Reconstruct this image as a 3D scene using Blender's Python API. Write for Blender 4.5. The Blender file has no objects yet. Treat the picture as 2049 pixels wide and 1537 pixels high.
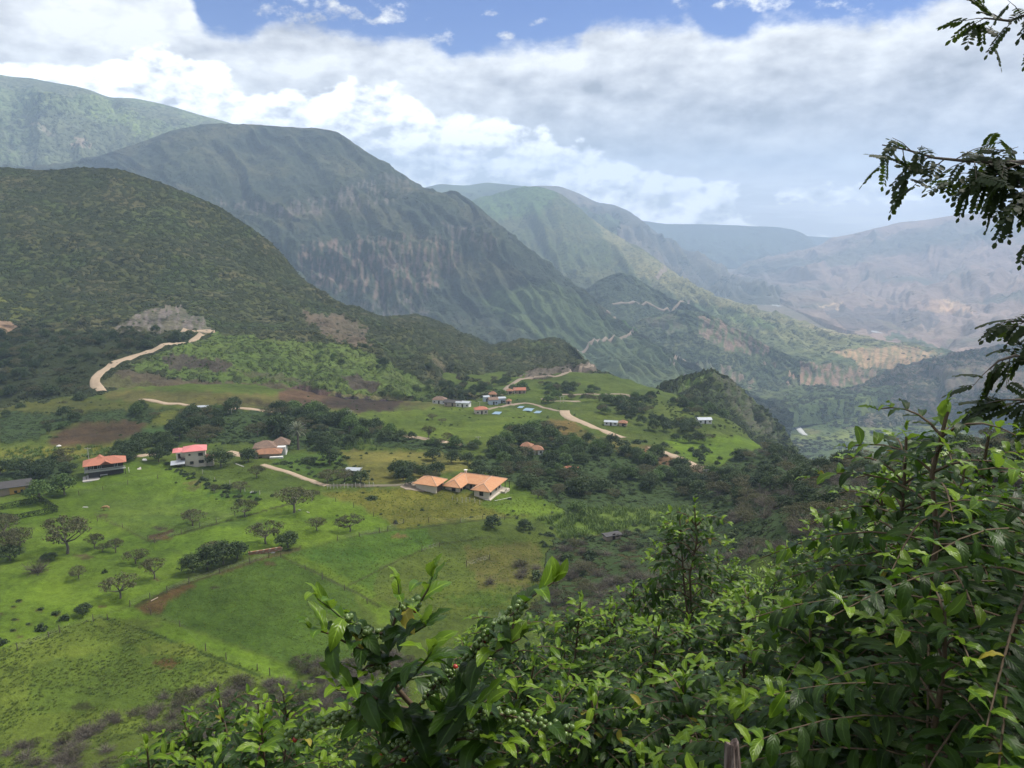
import bpy, math, random
import numpy as np
from mathutils import Vector, Matrix, Euler

# ------------------------------------------------------------------ camera, sky, sun, exposure
FPX, CX, CY = 1578.0, 1024.5, 768.5
PITCH = math.radians(11.9)
cP, sP = math.cos(PITCH), math.sin(PITCH)
scene = bpy.context.scene
COL = scene.collection
cam_d = bpy.data.cameras.new('camera')
cam = bpy.data.objects.new('camera', cam_d)
COL.objects.link(cam)
cam.location = (0, 0, 0)
cam.rotation_euler = (math.pi/2 - PITCH, 0, 0)
cam_d.sensor_width = 36.0
cam_d.lens = 36.0*FPX/2049.0
cam_d.clip_start = 0.05
cam_d.clip_end = 80000.0
scene.camera = cam
scene.view_settings.view_transform = 'Standard'
scene.view_settings.look = 'None'
scene.view_settings.gamma = 1.0
scene.view_settings.exposure = 0.3
scene.view_settings.use_curve_mapping = False
scene.render.engine = 'CYCLES'
scene.cycles.use_denoising = True
scene.cycles.volume_bounces = 2
scene.cycles.max_bounces = 6
scene.cycles.diffuse_bounces = 3
scene.cycles.glossy_bounces = 2
scene.cycles.transmission_bounces = 3
scene.cycles.transparent_max_bounces = 6
scene.cycles.sample_clamp_indirect = 3.0

SUN_EL, SUN_AZ = math.radians(56), math.radians(62)   # azimuth clockwise from the view direction (+Y)
sd = bpy.data.lights.new('sun', 'SUN')
sd.energy = 4.2
sd.angle = math.radians(14)
sd.color = (1.0, 0.95, 0.87)
sun = bpy.data.objects.new('sun', sd)
COL.objects.link(sun)
sdir = Vector((math.sin(SUN_AZ)*math.cos(SUN_EL), math.cos(SUN_AZ)*math.cos(SUN_EL), math.sin(SUN_EL)))
sun.rotation_euler = (-sdir).to_track_quat('-Z', 'Y').to_euler()
sun.location = (0, 0, 200)

# ---- tiny node expression helper
class E:
    nt = None
    def __init__(s, v): s.v = v
    @staticmethod
    def m(op, *a, clamp=False):
        n = E.nt.nodes.new('ShaderNodeMath'); n.operation = op; n.use_clamp = clamp
        for i, x in enumerate(a):
            x = x.v if isinstance(x, E) else x
            if isinstance(x, (int, float)): n.inputs[i].default_value = x
            else: E.nt.links.new(x, n.inputs[i])
        return E(n.outputs[0])
    def __add__(a, b): return E.m('ADD', a, b)
    def __radd__(a, b): return E.m('ADD', b, a)
    def __sub__(a, b): return E.m('SUBTRACT', a, b)
    def __rsub__(a, b): return E.m('SUBTRACT', b, a)
    def __mul__(a, b): return E.m('MULTIPLY', a, b)
    def __rmul__(a, b): return E.m('MULTIPLY', b, a)
    def __truediv__(a, b): return E.m('DIVIDE', a, b)
def emax(a, b): return E.m('MAXIMUM', a, b)
def emin(a, b): return E.m('MINIMUM', a, b)
def sstep(x, lo, hi):
    n = E.nt.nodes.new('ShaderNodeMapRange'); n.interpolation_type = 'SMOOTHSTEP'
    E.nt.links.new(x.v, n.inputs[0])
    n.inputs[1].default_value = lo; n.inputs[2].default_value = hi
    n.inputs[3].default_value = 0.0; n.inputs[4].default_value = 1.0
    return E(n.outputs[0])
def vec(x, y, z):
    n = E.nt.nodes.new('ShaderNodeCombineXYZ')
    for i, a in enumerate((x, y, z)):
        a = a.v if isinstance(a, E) else a
        if isinstance(a, (int, float)): n.inputs[i].default_value = a
        else: E.nt.links.new(a, n.inputs[i])
    return n.outputs[0]
def noise(v, scale=1.0, detail=6.0, rough=0.55, dist=0.0, lac=2.0):
    n = E.nt.nodes.new('ShaderNodeTexNoise')
    if v is not None: E.nt.links.new(v, n.inputs['Vector'])
    n.inputs['Scale'].default_value = scale; n.inputs['Detail'].default_value = detail
    n.inputs['Roughness'].default_value = rough; n.inputs['Distortion'].default_value = dist
    n.inputs['Lacunarity'].default_value = lac
    return E(n.outputs[0])
def mixc(f, a, b):
    n = E.nt.nodes.new('ShaderNodeMix'); n.data_type = 'RGBA'
    f = f.v if isinstance(f, E) else f
    if isinstance(f, (int, float)): n.inputs[0].default_value = f
    else: E.nt.links.new(f, n.inputs[0])
    for i, c in ((6, a), (7, b)):
        if isinstance(c, tuple): n.inputs[i].default_value = (c[0], c[1], c[2], 1)
        else: E.nt.links.new(c, n.inputs[i])
    return n.outputs[2]
def fcurve(x, pts, x0, x1, y0, y1, ty='AUTO_CLAMPED'):
    n = E.nt.nodes.new('ShaderNodeFloatCurve')
    X = (x - x0)/(x1 - x0)
    E.nt.links.new(X.v, n.inputs['Value'])
    c = n.mapping.curves[0]
    pts = [((a-x0)/(x1-x0), (b-y0)/(y1-y0)) for a, b in pts]
    c.points[0].location = pts[0]; c.points[1].location = pts[-1]
    for p in pts[1:-1]: c.points.new(*p)
    for p in c.points: p.handle_type = ty
    n.mapping.update()
    return E(n.outputs[0])*(y1-y0) + y0

def px_azel(px, py):
    u = (px-CX)/FPX; v = (CY-py)/FPX
    x, y, z = u, cP + v*sP, -sP + v*cP
    return math.degrees(math.atan2(x, y)), math.degrees(math.atan2(z, math.hypot(x, y)))

# ---- the world: Nishita blue behind several layers of broken cloud, defined by direction
world = bpy.data.worlds.new('World')
scene.world = world
world.use_nodes = True
nt = world.node_tree; nt.nodes.clear(); E.nt = nt
wout = nt.nodes.new('ShaderNodeOutputWorld')
bg = nt.nodes.new('ShaderNodeBackground')
nt.links.new(bg.outputs[0], wout.inputs[0])
sky = nt.nodes.new('ShaderNodeTexSky'); sky.sky_type = 'NISHITA'
sky.sun_disc = False; sky.sun_elevation = SUN_EL; sky.sun_rotation = SUN_AZ
sky.altitude = 1500; sky.air_density = 1.0; sky.dust_density = 0.3; sky.ozone_density = 3.0
tc = nt.nodes.new('ShaderNodeTexCoord')
sep = nt.nodes.new('ShaderNodeSeparateXYZ'); nt.links.new(tc.outputs['Generated'], sep.inputs[0])
dx, dy, dz = E(sep.outputs[0]), E(sep.outputs[1]), E(sep.outputs[2])
AZ = E.m('ARCTAN2', dx, dy)*57.29578
EL = E.m('ARCSINE', dz)*57.29578
def az_curve(pts):   # pts in photo pixels -> elevation curve over azimuth
    q = [px_azel(*p) for p in pts]
    q = [p for p in q if -39 < p[0] < 39]
    q = [(-40, q[0][1])] + q + [(40, q[-1][1])]
    return fcurve(emin(emax(AZ, -40.0), 40.0), q, -40, 40, -10, 40)
# soft domain warp
P0 = vec(dx*1.0, dy*1.0, dz*2.2)
wv = noise(P0, 5.0, 5, 0.6) - 0.5
wv2 = noise(vec(dx+7.3, dy*1.0, dz*2.2), 16.0, 6, 0.62) - 0.5
wv3 = noise(vec(dx-3.1, dy*1.0, dz*1.6), 44.0, 6, 0.6) - 0.5
def voro(v, scale, det=2.0):
    n = nt.nodes.new('ShaderNodeTexVoronoi'); n.feature = 'F1'; n.inputs['Scale'].default_value = scale
    n.inputs['Detail'].default_value = det; n.inputs['Roughness'].default_value = 0.55
    nt.links.new(v, n.inputs['Vector']); return E(n.outputs[0])
WX, WY, WZ = dx + wv2*0.030 + wv3*0.010, dy + wv3*0.008, dz*1.35 + wv2*0.024 + wv3*0.012
vor0 = voro(vec(WX, WY, WZ), 20.0)
bil = voro(vec(WX - 0.010, WY, WZ + 0.016), 20.0) - vor0
# layer 1: upper overcast deck; its upper edge leaves a blue gap at the top of the view
edge1 = az_curve([(-200, -120), (150, -100), (360, -30), (425, 60), (480, 62), (560, 40), (640, 45), (760, 70), (860, 78),
                  (930, 102), (1000, 92), (1060, 88), (1150, 84), (1190, 46), (1290, 46), (1370, 40), (1420, 66), (1470, 84), (1530, 44),
                  (1620, 32), (1740, 38), (1830, 20), (1930, -20), (2300, -60)])
deck = sstep(edge1 - EL + wv*1.6 + wv2*2.0 + wv3*1.3, -0.35, 0.9)
# broken deck again overhead
over = sstep(noise(vec(dx*1.0, dy*1.0, dz*1.4), 2.6, 7, 0.58), 0.40, 0.54)*sstep(EL, 15.2, 18.0)
# small shreds in the gap
def puff(px, py, rx, ry, soft=1.0):
    a, e = px_azel(px, py); k = 57.3/FPX
    ex = (AZ - a)/(rx*k); ey = (EL - e)/(ry*k)
    return 1.0 - (ex*ex + ey*ey)
shred = None
for s_ in [(650, 12, 150, 42), (770, 36, 34, 16), (880, 88, 60, 26), (1078, 43, 24, 8), (1360, 8, 30, 12), (1500, 4, 80, 18), (1690, 10, 60, 16), (980, 25, 22, 10), (1010, 70, 20, 9)]:
    p = puff(*s_)
    shred = p if shred is None else emax(shred, p)
shred = sstep(shred - 0.35 + wv2*4.0 + wv3*5.0, 0.0, 1.6)
cov1 = emin(emax(emax(deck, over), shred), 1.0)
# shading of the deck: bright near its top edge, lilac grey in its body, by relief of the noise field
depth = edge1 - EL
body = fcurve(emin(depth, 13.9), [(-3, 0.92), (0, 0.90), (1.2, 0.86), (2.6, 0.72), (4.5, 0.60), (7, 0.56), (9.5, 0.62), (12, 0.58), (14, 0.58)], -3, 14, 0, 1.2)
rightness = sstep(AZ, -14, 6)
relief = (noise(P0, 9.0, 5, 0.6) - noise(vec(dx*1.0-0.012, dy*1.0, dz*2.2+0.05), 9.0, 5, 0.6))*2.2
relief2 = (noise(P0, 30.0, 4, 0.55) - noise(vec(dx*1.0-0.004, dy*1.0, dz*2.2+0.016), 30.0, 4, 0.55))*0.8
blot = sstep(noise(vec(dx*1.0, dy*1.0, dz*3.4), 6.0, 5, 0.5), 0.38, 0.62)
bodyL = 0.74 + blot*0.20
b1 = body*rightness + bodyL*(1.0-rightness) - relief*0.46 - relief2*0.40 + bil*0.22 + (blot-0.5)*0.12
b1 = emin(emax(b1, 0.30), 1.05)
overb = 0.86 + wv*0.3
sel = sstep(EL, 15.0, 18.0)
b1 = b1*(1.0-sel) + overb*sel
c1 = mixc(sstep(b1, 0.45, 0.92), (0.99, 0.975, 1.0), (1.0, 0.995, 0.98))
# low pale band above the horizon (right side), faint blue-grey streaks
lowb = sstep(4.2 - EL + wv*2.0, 0.0, 3.0)*sstep(AZ, 2, 12)
streak = sstep(noise(vec(dx*1.0, dy*1.0, dz*9.0), 5.0, 6, 0.6), 0.42, 0.6)
b_low = 0.80 + streak*0.36 - relief*0.1
b1 = b1*(1.0-lowb) + b_low*lowb
# layer 2: the cumulus bank leaning down over the left-hand range
edge2 = az_curve([(-200, 90), (0, 120), (170, 150), (230, 118), (360, 105), (420, 130), (520, 190), (580, 178), (640, 195), (700, 170), (780, 172),
                  (850, 215), (890, 245), (950, 240), (1000, 245), (1040, 268), (1080, 255), (1120, 290), (1180, 305), (1260, 325), (1320, 345),
                  (1380, 360), (1440, 385), (1475, 405), (1500, 440), (1560, 470), (2100, 520)])
bank_n = (noise(P0, 14.0, 7, 0.55)-0.5)*1.8 + wv3*1.1 + (0.40 - vor0)*1.2 + 0.95
bank = sstep(edge2 - EL + bank_n, -0.05, 0.55)
relB = (noise(vec(dx*1.0, dy*1.0, dz*1.7), 15.0, 4, 0.56) - noise(vec(dx*1.0-0.010, dy*1.0, dz*1.7+0.022), 15.0, 4, 0.56))
relC = (noise(vec(dx*1.0, dy*1.0, dz*1.7), 45.0, 4, 0.56) - noise(vec(dx*1.0-0.004, dy*1.0, dz*1.7+0.009), 45.0, 4, 0.56))
dB = edge2 - EL
topw = fcurve(emin(dB, 9.9), [(-3, 1.75), (0, 1.7), (1.0, 1.6), (2.0, 1.25), (3.6, 1.05), (5, 1.0), (10, 0.95)], -3, 10, 0, 2)
b2 = emin(emax(topw*1.02 - relB*3.0 - relC*1.7 + bil*1.0, 0.66), 1.7)
c2 = mixc(sstep(b2, 0.55, 1.1), (0.93, 0.945, 1.0), (1.0, 0.995, 0.98))
# second, lower row of warm puffs near the horizon
row = None
for s_ in [(1250, 425, 230, 32), (1400, 410, 70, 28), (1450, 385, 40, 22), (1660, 392, 90, 20), (1760, 385, 130, 24), (1880, 380, 120, 16)]:
    p = puff(*s_)
    row = p if row is None else emax(row, p)
rowm = sstep(row + 0.05 + wv2*3.0 + wv3*3.6, 0.0, 0.9)
def bri(c, b):
    n = nt.nodes.new('ShaderNodeMix'); n.data_type = 'RGBA'; n.blend_type = 'MULTIPLY'; n.inputs[0].default_value = 1
    nt.links.new(c, n.inputs[6]); nt.links.new(vec(b, b, b), n.inputs[7]); return n.outputs[2]
skyc = nt.nodes.new('ShaderNodeMix'); skyc.data_type = 'RGBA'; skyc.blend_type = 'MULTIPLY'; skyc.inputs[0].default_value = 1
nt.links.new(sky.outputs[0], skyc.inputs[6]); skyc.inputs[7].default_value = (0.019, 0.041, 0.086, 1)
lay = mixc(cov1, skyc.outputs[2], bri(c1, b1))
lay = mixc(bank, lay, bri(c2, b2))
roww = emin(1.65 - relB*2.6 - relC*1.4 + bil*1.2, 1.9)
lay = mixc(rowm, lay, bri(mixc(0.5, (1, 1, 1), (1.0, 0.98, 0.93)), roww))
nt.links.new(lay, bg.inputs[0]); bg.inputs[1].default_value = 1.0

# ------------------------------------------------------------------ geometry of the view
def ray(px, py):
    u = (np.asarray(px, float)-CX)/FPX; v = (CY-np.asarray(py, float))/FPX
    return u, cP + v*sP, -sP + v*cP
def P3(px, py, D):
    x, y, z = ray(px, py); k = np.asarray(D, float)/np.sqrt(x*x+y*y)
    return np.stack([x*k, y*k, z*k], -1)
def proj(V):
    x, y, z = V[..., 0], V[..., 1], V[..., 2]
    d = np.maximum(y*cP - z*sP, 1e-3)
    return CX + FPX*x/d, CY - FPX*(y*sP + z*cP)/d

# ---- numpy gradient noise
def _h(ix, iy, seed):
    h = (ix.astype(np.int64)*374761393 + iy.astype(np.int64)*668265263 + seed*974634777) & 0xffffffff
    h = ((h ^ (h >> 13))*1274126177) & 0xffffffff
    return (h ^ (h >> 16)) & 0xffffffff
def gn(x, y, seed=0):
    ix = np.floor(x); iy = np.floor(y); fx = x-ix; fy = y-iy
    ux = fx*fx*fx*(fx*(fx*6-15)+10); uy = fy*fy*fy*(fy*(fy*6-15)+10)
    def g(dx_, dy_):
        a = _h(ix+dx_, iy+dy_, seed)*(2*math.pi/4294967296.0)
        return np.cos(a)*(fx-dx_)+np.sin(a)*(fy-dy_)
    n = (g(0, 0)*(1-ux)+g(1, 0)*ux)*(1-uy)+(g(0, 1)*(1-ux)+g(1, 1)*ux)*uy
    return n*1.5
def fbm(x, y, oct=5, seed=0, gain=0.5):
    s = 0; a = 1; f = 1
    for i in range(oct):
        s = s + a*gn(x*f+i*17.3, y*f-i*9.1, seed+i); a *= gain; f *= 2.03
    return s
def ridged(x, y, oct=4, seed=0, gain=0.5):
    s = 0; a = 1; f = 1
    for i in range(oct):
        s = s + a*(1-2*np.abs(gn(x*f+i*7.3, y*f+i*3.1, seed+i))); a *= gain; f *= 2.03
    return s
def inpoly(px, py, poly):
    px = np.asarray(px); py = np.asarray(py)
    c = np.zeros(px.shape, bool); n = len(poly)
    for i in range(n):
        x1, y1 = poly[i]; x2, y2 = poly[(i+1) % n]
        if y1 == y2: continue
        k = ((y1 > py) != (y2 > py)) & (px < (x2-x1)*(py-y1)/(y2-y1)+x1)
        c ^= k
    return c
def segdist(px, py, pts):
    d = np.full(np.shape(px), 1e9)
    for (x1, y1), (x2, y2) in zip(pts[:-1], pts[1:]):
        L = (x2-x1)**2+(y2-y1)**2+1e-9
        t = np.clip(((px-x1)*(x2-x1)+(py-y1)*(y2-y1))/L, 0, 1)
        d = np.minimum(d, np.hypot(px-x1-t*(x2-x1), py-y1-t*(y2-y1)))
    return d
def sm(x, a, b):
    t = np.clip((x-a)/(b-a), 0, 1); return t*t*(3-2*t)

def tag(o, label=None, cat=None, group=None, kind=None):
    if label: o['label'] = label
    if cat: o['category'] = cat
    if group: o['group'] = group
    if kind: o['kind'] = kind
    return o
def link(o, parent=None):
    COL.objects.link(o)
    if parent is not None: o.parent = parent
    return o

# ------------------------------------------------------------------ materials
MATS = {}
def new_mat(name):
    m = bpy.data.materials.new(name); m.use_nodes = True; MATS[name] = m
    nt_ = m.node_tree; E.nt = nt_
    return m, nt_, nt_.nodes['Principled BSDF']
def terrain_mat(name, s1, s2, s3, amp=0.5, bump=0.5, bdist=1.0, shrub=None):
    """tint attribute (what grows or lies there, with some sunlight painted in) broken up by noise; s1..s3 are feature sizes in metres, coarse to fine"""
    m, t, b = new_mat(name)
    b.inputs['Roughness'].default_value = 0.95; b.inputs['Specular IOR Level'].default_value = 0.1
    a = t.nodes.new('ShaderNodeAttribute'); a.attribute_name = 'tint'
    g = t.nodes.new('ShaderNodeNewGeometry'); pos = g.outputs['Position']
    n1 = noise(pos, 1.0/s1, 5, 0.6, 0.6); n2 = noise(pos, 1.0/s2, 5, 0.6, 0.3); n3 = noise(pos, 1.0/s3, 4, 0.65)
    v = (n1-0.5)*0.9 + (n2-0.5)*1.0 + (n3-0.5)*0.9
    f = E.m('MULTIPLY_ADD', v, amp*2, 1.0)
    f = emax(f, 0.25)
    mul = t.nodes.new('ShaderNodeMix'); mul.data_type = 'RGBA'; mul.blend_type = 'MULTIPLY'; mul.inputs[0].default_value = 1
    t.links.new(a.outputs['Color'], mul.inputs[6]); t.links.new(vec(f*(1.0+(n1-0.5)*0.35), f, f*(1.0-(n2-0.5)*0.3)), mul.inputs[7])
    col = mul.outputs[2]
    hgt = n2*0.6 + n3*0.4
    if shrub:
        size, th, c = shrub
        ns = noise(pos, 1.0/size, 3, 0.6, 0.2)
        a2 = t.nodes.new('ShaderNodeAttribute'); a2.attribute_name = 'scrub'
        k = sstep(ns + E(a2.outputs['Fac'])*0.35 - 0.17, th-0.03, th+0.07)*emin(E(a2.outputs['Fac'])*1.6, 1.0)
        col = mixc(k, col, c)
        hgt = hgt + k*0.9
    t.links.new(col, b.inputs['Base Color'])
    bn = t.nodes.new('ShaderNodeBump'); bn.inputs['Strength'].default_value = bump; bn.inputs['Distance'].default_value = bdist
    t.links.new(hgt.v, bn.inputs['Height']); t.links.new(bn.outputs[0], b.inputs['Normal'])
    return m

# ------------------------------------------------------------------ terrain meshes
TERR = {}
def grid_mesh(name, V, tint, scrub, mat, wrap=False, kind='structure', objname=None):
    nt_, ns = V.shape[:2]
    me = bpy.data.meshes.new(name)
    idx = np.arange(nt_*ns).reshape(nt_, ns)
    a, b = idx[:-1, :-1], idx[:-1, 1:]
    d, c = idx[1:, :-1], idx[1:, 1:]
    F = np.stack([a, b, c, d], -1).reshape(-1, 4)
    if wrap:
        F2 = np.stack([idx[:-1, -1], idx[:-1, 0], idx[1:, 0], idx[1:, -1]], -1).reshape(-1, 4); F = np.concatenate([F, F2])
    me.vertices.add(nt_*ns); me.vertices.foreach_set('co', V.reshape(-1).astype(np.float32))
    me.loops.add(F.size); me.loops.foreach_set('vertex_index', F.reshape(-1).astype(np.int32))
    me.polygons.add(len(F)); me.polygons.foreach_set('loop_start', np.arange(0, F.size, 4, dtype=np.int32))
    me.polygons.foreach_set('use_smooth', np.ones(len(F), bool))
    me.update(calc_edges=True)
    at = me.attributes.new('tint', 'FLOAT_COLOR', 'POINT')
    C = np.ones((nt_*ns, 4), np.float32); C[:, :3] = tint.reshape(-1, 3); at.data.foreach_set('color', C.reshape(-1))
    at = me.attributes.new('scrub', 'FLOAT', 'POINT'); at.data.foreach_set('value', scrub.reshape(-1).astype(np.float32))
    me.materials.append(mat)
    o = bpy.data.objects.new(objname or name, me); link(o); o['kind'] = kind
    TERR[name] = (o, V, F)
    return o

def interp_rows(rows, S):
    """rows: list of polylines [(px,py,D)...]; S: sample px -> arrays (nrows, len(S)) of py, lnD, lightly rounded"""
    PY = []; LD = []
    step = S[1]-S[0]
    for r in rows:
        r = np.array(r, float)
        py = np.interp(S, r[:, 0], r[:, 1]); ld = np.interp(S, r[:, 0], np.log(r[:, 2]))
        k = max(1, int(round(10/step))); ker = np.hanning(2*k+3)[1:-1]; ker /= ker.sum()
        pad = len(ker)//2
        py = np.convolve(np.pad(py, pad, mode='reflect', reflect_type='odd'), ker, 'valid')
        k2 = np.ones(4*k+1)/(4*k+1)
        ld = np.convolve(np.pad(ld, 2*k, mode='reflect', reflect_type='odd'), k2, 'valid')
        PY.append(py); LD.append(ld)
    return np.array(PY), np.array(LD)
def catmull(A, t):
    """A (n, m) values at knots 0..n-1; t (k,) -> (k, m)"""
    n = len(A); i = np.clip(np.floor(t).astype(int), 0, n-2); f = (t-i)[:, None]
    p0 = A[np.clip(i-1, 0, n-1)]; p1 = A[i]; p2 = A[i+1]; p3 = A[np.clip(i+2, 0, n-1)]
    m1 = (p2-p0)*0.5; m2 = (p3-p1)*0.5
    m1 = np.where((p2-p1)*(p1-p0) <= 0, 0, m1); m2 = np.where((p3-p2)*(p2-p1) <= 0, 0, m2)
    return (2*f**3-3*f**2+1)*p1+(f**3-2*f**2+f)*m1+(-2*f**3+3*f**2)*p2+(f**3-f**2)*m2
def loft(name, rows, px0, px1, ns, nper, disp, mat, tintf, back=True, objname=None):
    rows = [list(r) for r in rows]
    cr = rows[-1]; nb = 0
    S = np.linspace(px0, px1, ns)
    PY, LD = interp_rows(rows, S)
    nr = len(rows)
    t = np.linspace(0, nr-1, nper)
    py = catmull(PY, t); D = np.exp(catmull(LD, t))
    V = P3(np.broadcast_to(S, py.shape), py, D)
    Pxx = np.broadcast_to(S, py.shape)
    # back side: falls away behind the crest
    if back:
        top = V[-1]; rows_b = []
        r = np.hypot(top[:, 0], top[:, 1]); u = top[:, :2]/r[:, None]
        for k in range(1, 13):
            q = k/12.0
            rr = r*(1+0.22*q)
            z = top[:, 2]-r*(0.012*q + 0.11*q*q)*1.0
            rows_b.append(np.concatenate([u*rr[:, None], z[:, None]], -1))
        V = np.concatenate([V, np.array(rows_b)]);
        t = np.concatenate([t, nr-1+np.arange(1, 13)/12.0])
    T = np.broadcast_to(t[:, None], V.shape[:2])
    # normal
    du = np.gradient(V, axis=1); dv = np.gradient(V, axis=0)
    N = np.cross(du, dv); N /= np.linalg.norm(N, axis=-1, keepdims=True)+1e-9
    SS = np.broadcast_to(S, V.shape[:2])
    dd = disp(SS, T, V)
    V2 = V + N*dd[..., None]
    V2[..., 2] = np.maximum(V2[..., 2], -548.0)
    px, py = proj(V2)
    du = np.gradient(V2, axis=1); dv = np.gradient(V2, axis=0)
    N2 = np.cross(du, dv); N2 /= np.linalg.norm(N2, axis=-1, keepdims=True)+1e-9
    steep = 1-np.abs(N2[..., 2])
    tint, scrub = tintf(px, py, V2, steep, dd, T)
    # the foot dips under whatever lies in front
    sk = V2[:1].copy(); sk[..., :2] *= 0.985; sk[..., 2] = np.maximum(sk[..., 2]-max(8.0, 0.02*float(np.hypot(V2[0, :, 0], V2[0, :, 1]).mean())), -548.0)
    V2 = np.concatenate([sk, V2]); tint = np.concatenate([tint[:1], tint]); scrub = np.concatenate([scrub[:1], scrub])
    return grid_mesh(name, V2, tint, scrub, mat, objname=objname)

def blend(t, m, c):
    return t*(1-m[..., None]) + np.array(c)*m[..., None]
# ---- material zones are read off the photograph as outlines on the ground (soil, crops, pasture, rock, some painted sunlight)
_JC = {}
def zone(px, py, poly, jit=4.0, seed=3, soft=None):
    key = (id(px), seed % 3)
    if key not in _JC:
        if len(_JC) > 8: _JC.clear()
        sd_ = 3 + (seed % 3)*7
        _JC[key] = (px, fbm(px/22.0, py/22.0, 3, sd_), fbm(px/22.0, py/22.0, 3, sd_+50))
    _, jx, jy = _JC[key]
    P = np.array(poly, float); j = jit*2+1
    box = (px > P[:, 0].min()-j) & (px < P[:, 0].max()+j) & (py > P[:, 1].min()-j) & (py < P[:, 1].max()+j)
    out = np.zeros(px.shape)
    out[box] = inpoly((px+jx*jit)[box], (py+jy*jit)[box], poly)
    return out
def soften(m, k=1):
    for _ in range(k):
        m = (m + np.roll(m, 1, 0) + np.roll(m, -1, 0) + np.roll(m, 1, 1) + np.roll(m, -1, 1))/5.0
    return m

M_ground = terrain_mat('pasture_ground', 26.0, 5.0, 1.1, 0.66, 1.0, 0.9, shrub=(2.2, 0.54, (0.036, 0.058, 0.018)))
M_hill = terrain_mat('scrub_hillside', 60.0, 14.0, 3.0, 0.55, 1.0, 3.0, shrub=(5.0, 0.50, (0.026, 0.034, 0.013)))
M_mtn = terrain_mat('mountain_scrub', 200.0, 40.0, 9.0, 0.60, 1.0, 10.0, shrub=(16.0, 0.53, (0.034, 0.050, 0.026)))
M_mtn2 = terrain_mat('mountain_scrub_close', 130.0, 26.0, 6.0, 0.60, 1.0, 7.0, shrub=(10.0, 0.53, (0.032, 0.047, 0.024)))
M_far = terrain_mat('far_range', 900.0, 220.0, 60.0, 0.42, 1.0, 40.0, shrub=(160.0, 0.6, (0.05, 0.05, 0.03)))
M_valley = terrain_mat('valley_scrub', 120.0, 30.0, 8.0, 0.5, 1.0, 5.0, shrub=(17.0, 0.47, (0.024, 0.042, 0.014)))

# ---- near ground: the camera's own slope, the meadow terrace and the terrace edge
Dk = np.array([0.5, 1, 2, 4, 8, 16, 30, 60, 95, 120, 150, 190, 240, 300, 370, 450, 560, 700, 900, 1300, 1700.])
tab = {
 -180: [-1.3, -1.0, -.6, .3, 2.2, 6, 13, 28, 42, 50, 58, 64, 68, 70, 70, 70, 60, 40, 0, -300, -440],
 -120: [-1.6, -1.6, -1.5, -1.5, -1.4, -1, 0, 0, -5, -10, -15, -20, -25, -30, -40, -60, -80, -100, -150, -412, -440],
 -75: [-1.9, -2.2, -2.8, -4, -6.5, -12, -22, -42, -58, -66, -72, -76, -80, -84, -87, -89, -93, -112, -200, -412, -440],
 -45: [-1.9, -2.1, -2.9, -4.5, -7.8, -14.5, -27, -51, -71, -78, -81, -82, -84, -85, -86, -88, -94, -112, -200, -412, -440],
 -33: [-1.9, -2.1, -2.9, -4.5, -7.8, -14.5, -27, -52, -72, -79, -82, -82.5, -84, -85, -86.5, -89, -94, -112, -200, -412, -440],
 -21.6: [-1.9, -2.1, -2.9, -4.5, -7.8, -14.5, -27, -52, -72, -80, -82, -82.5, -84, -85.5, -87, -89, -94, -112, -200, -412, -440],
 -8.1: [-1.9, -2.1, -2.9, -4.4, -7.6, -14, -26, -50, -72, -81, -83, -84, -86, -90, -96, -104, -113, -128, -210, -412, -440],
 6.4: [-1.9, -2.1, -2.7, -3.8, -6.3, -11.9, -23, -43, -62, -74, -82, -86, -90, -96, -102, -107, -114, -170, -265, -412, -440],
 13.4: [-1.9, -2.1, -2.6, -3.5, -5.7, -10.5, -19.5, -38, -54, -64, -74, -82, -91, -99, -105, -108, -132, -210, -305, -412, -440],
 16.8: [-1.9, -2.1, -2.55, -3.4, -5.4, -9.9, -18, -35, -49, -58, -67, -75, -86, -96.5, -105, -117, -165, -245, -325, -412, -440],
 20: [-1.9, -2.1, -2.5, -3.3, -5.2, -9.3, -17, -33, -45, -52, -60, -68, -79, -92, -106, -150, -215, -285, -350, -412, -440],
 26: [-1.9, -2.0, -2.4, -3.1, -4.8, -8.3, -15, -28, -37, -43, -50, -58, -69, -96, -135, -185, -240, -300, -355, -412, -440],
 32.5: [-1.9, -2.0, -2.3, -2.9, -4.4, -7.4, -13, -24, -31, -35, -40, -47, -64, -92, -130, -180, -240, -300, -360, -412, -440],
 42: [-1.9, -2.0, -2.4, -3.2, -4.7, -7.5, -12, -19, -25, -29, -34, -43, -60, -88, -125, -175, -235, -300, -360, -412, -440],
 75: [-1.7, -1.7, -1.8, -2.0, -2.2, -2.8, -3, -5, -9, -13, -20, -32, -50, -80, -120, -170, -230, -300, -360, -412, -440],
 120: [-1.6, -1.5, -1.3, -1, 0, 2, 6, 14, 20, 24, 26, 26, 22, 10, -20, -70, -140, -230, -320, -412, -440],
 180: [-1.3, -1.0, -.6, .3, 2.2, 6, 13, 28, 42, 50, 58, 64, 68, 70, 70, 70, 60, 40, 0, -300, -440]}
azk = np.array(sorted(tab)); Zt = np.array([tab[a] for a in azk], float)
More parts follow.
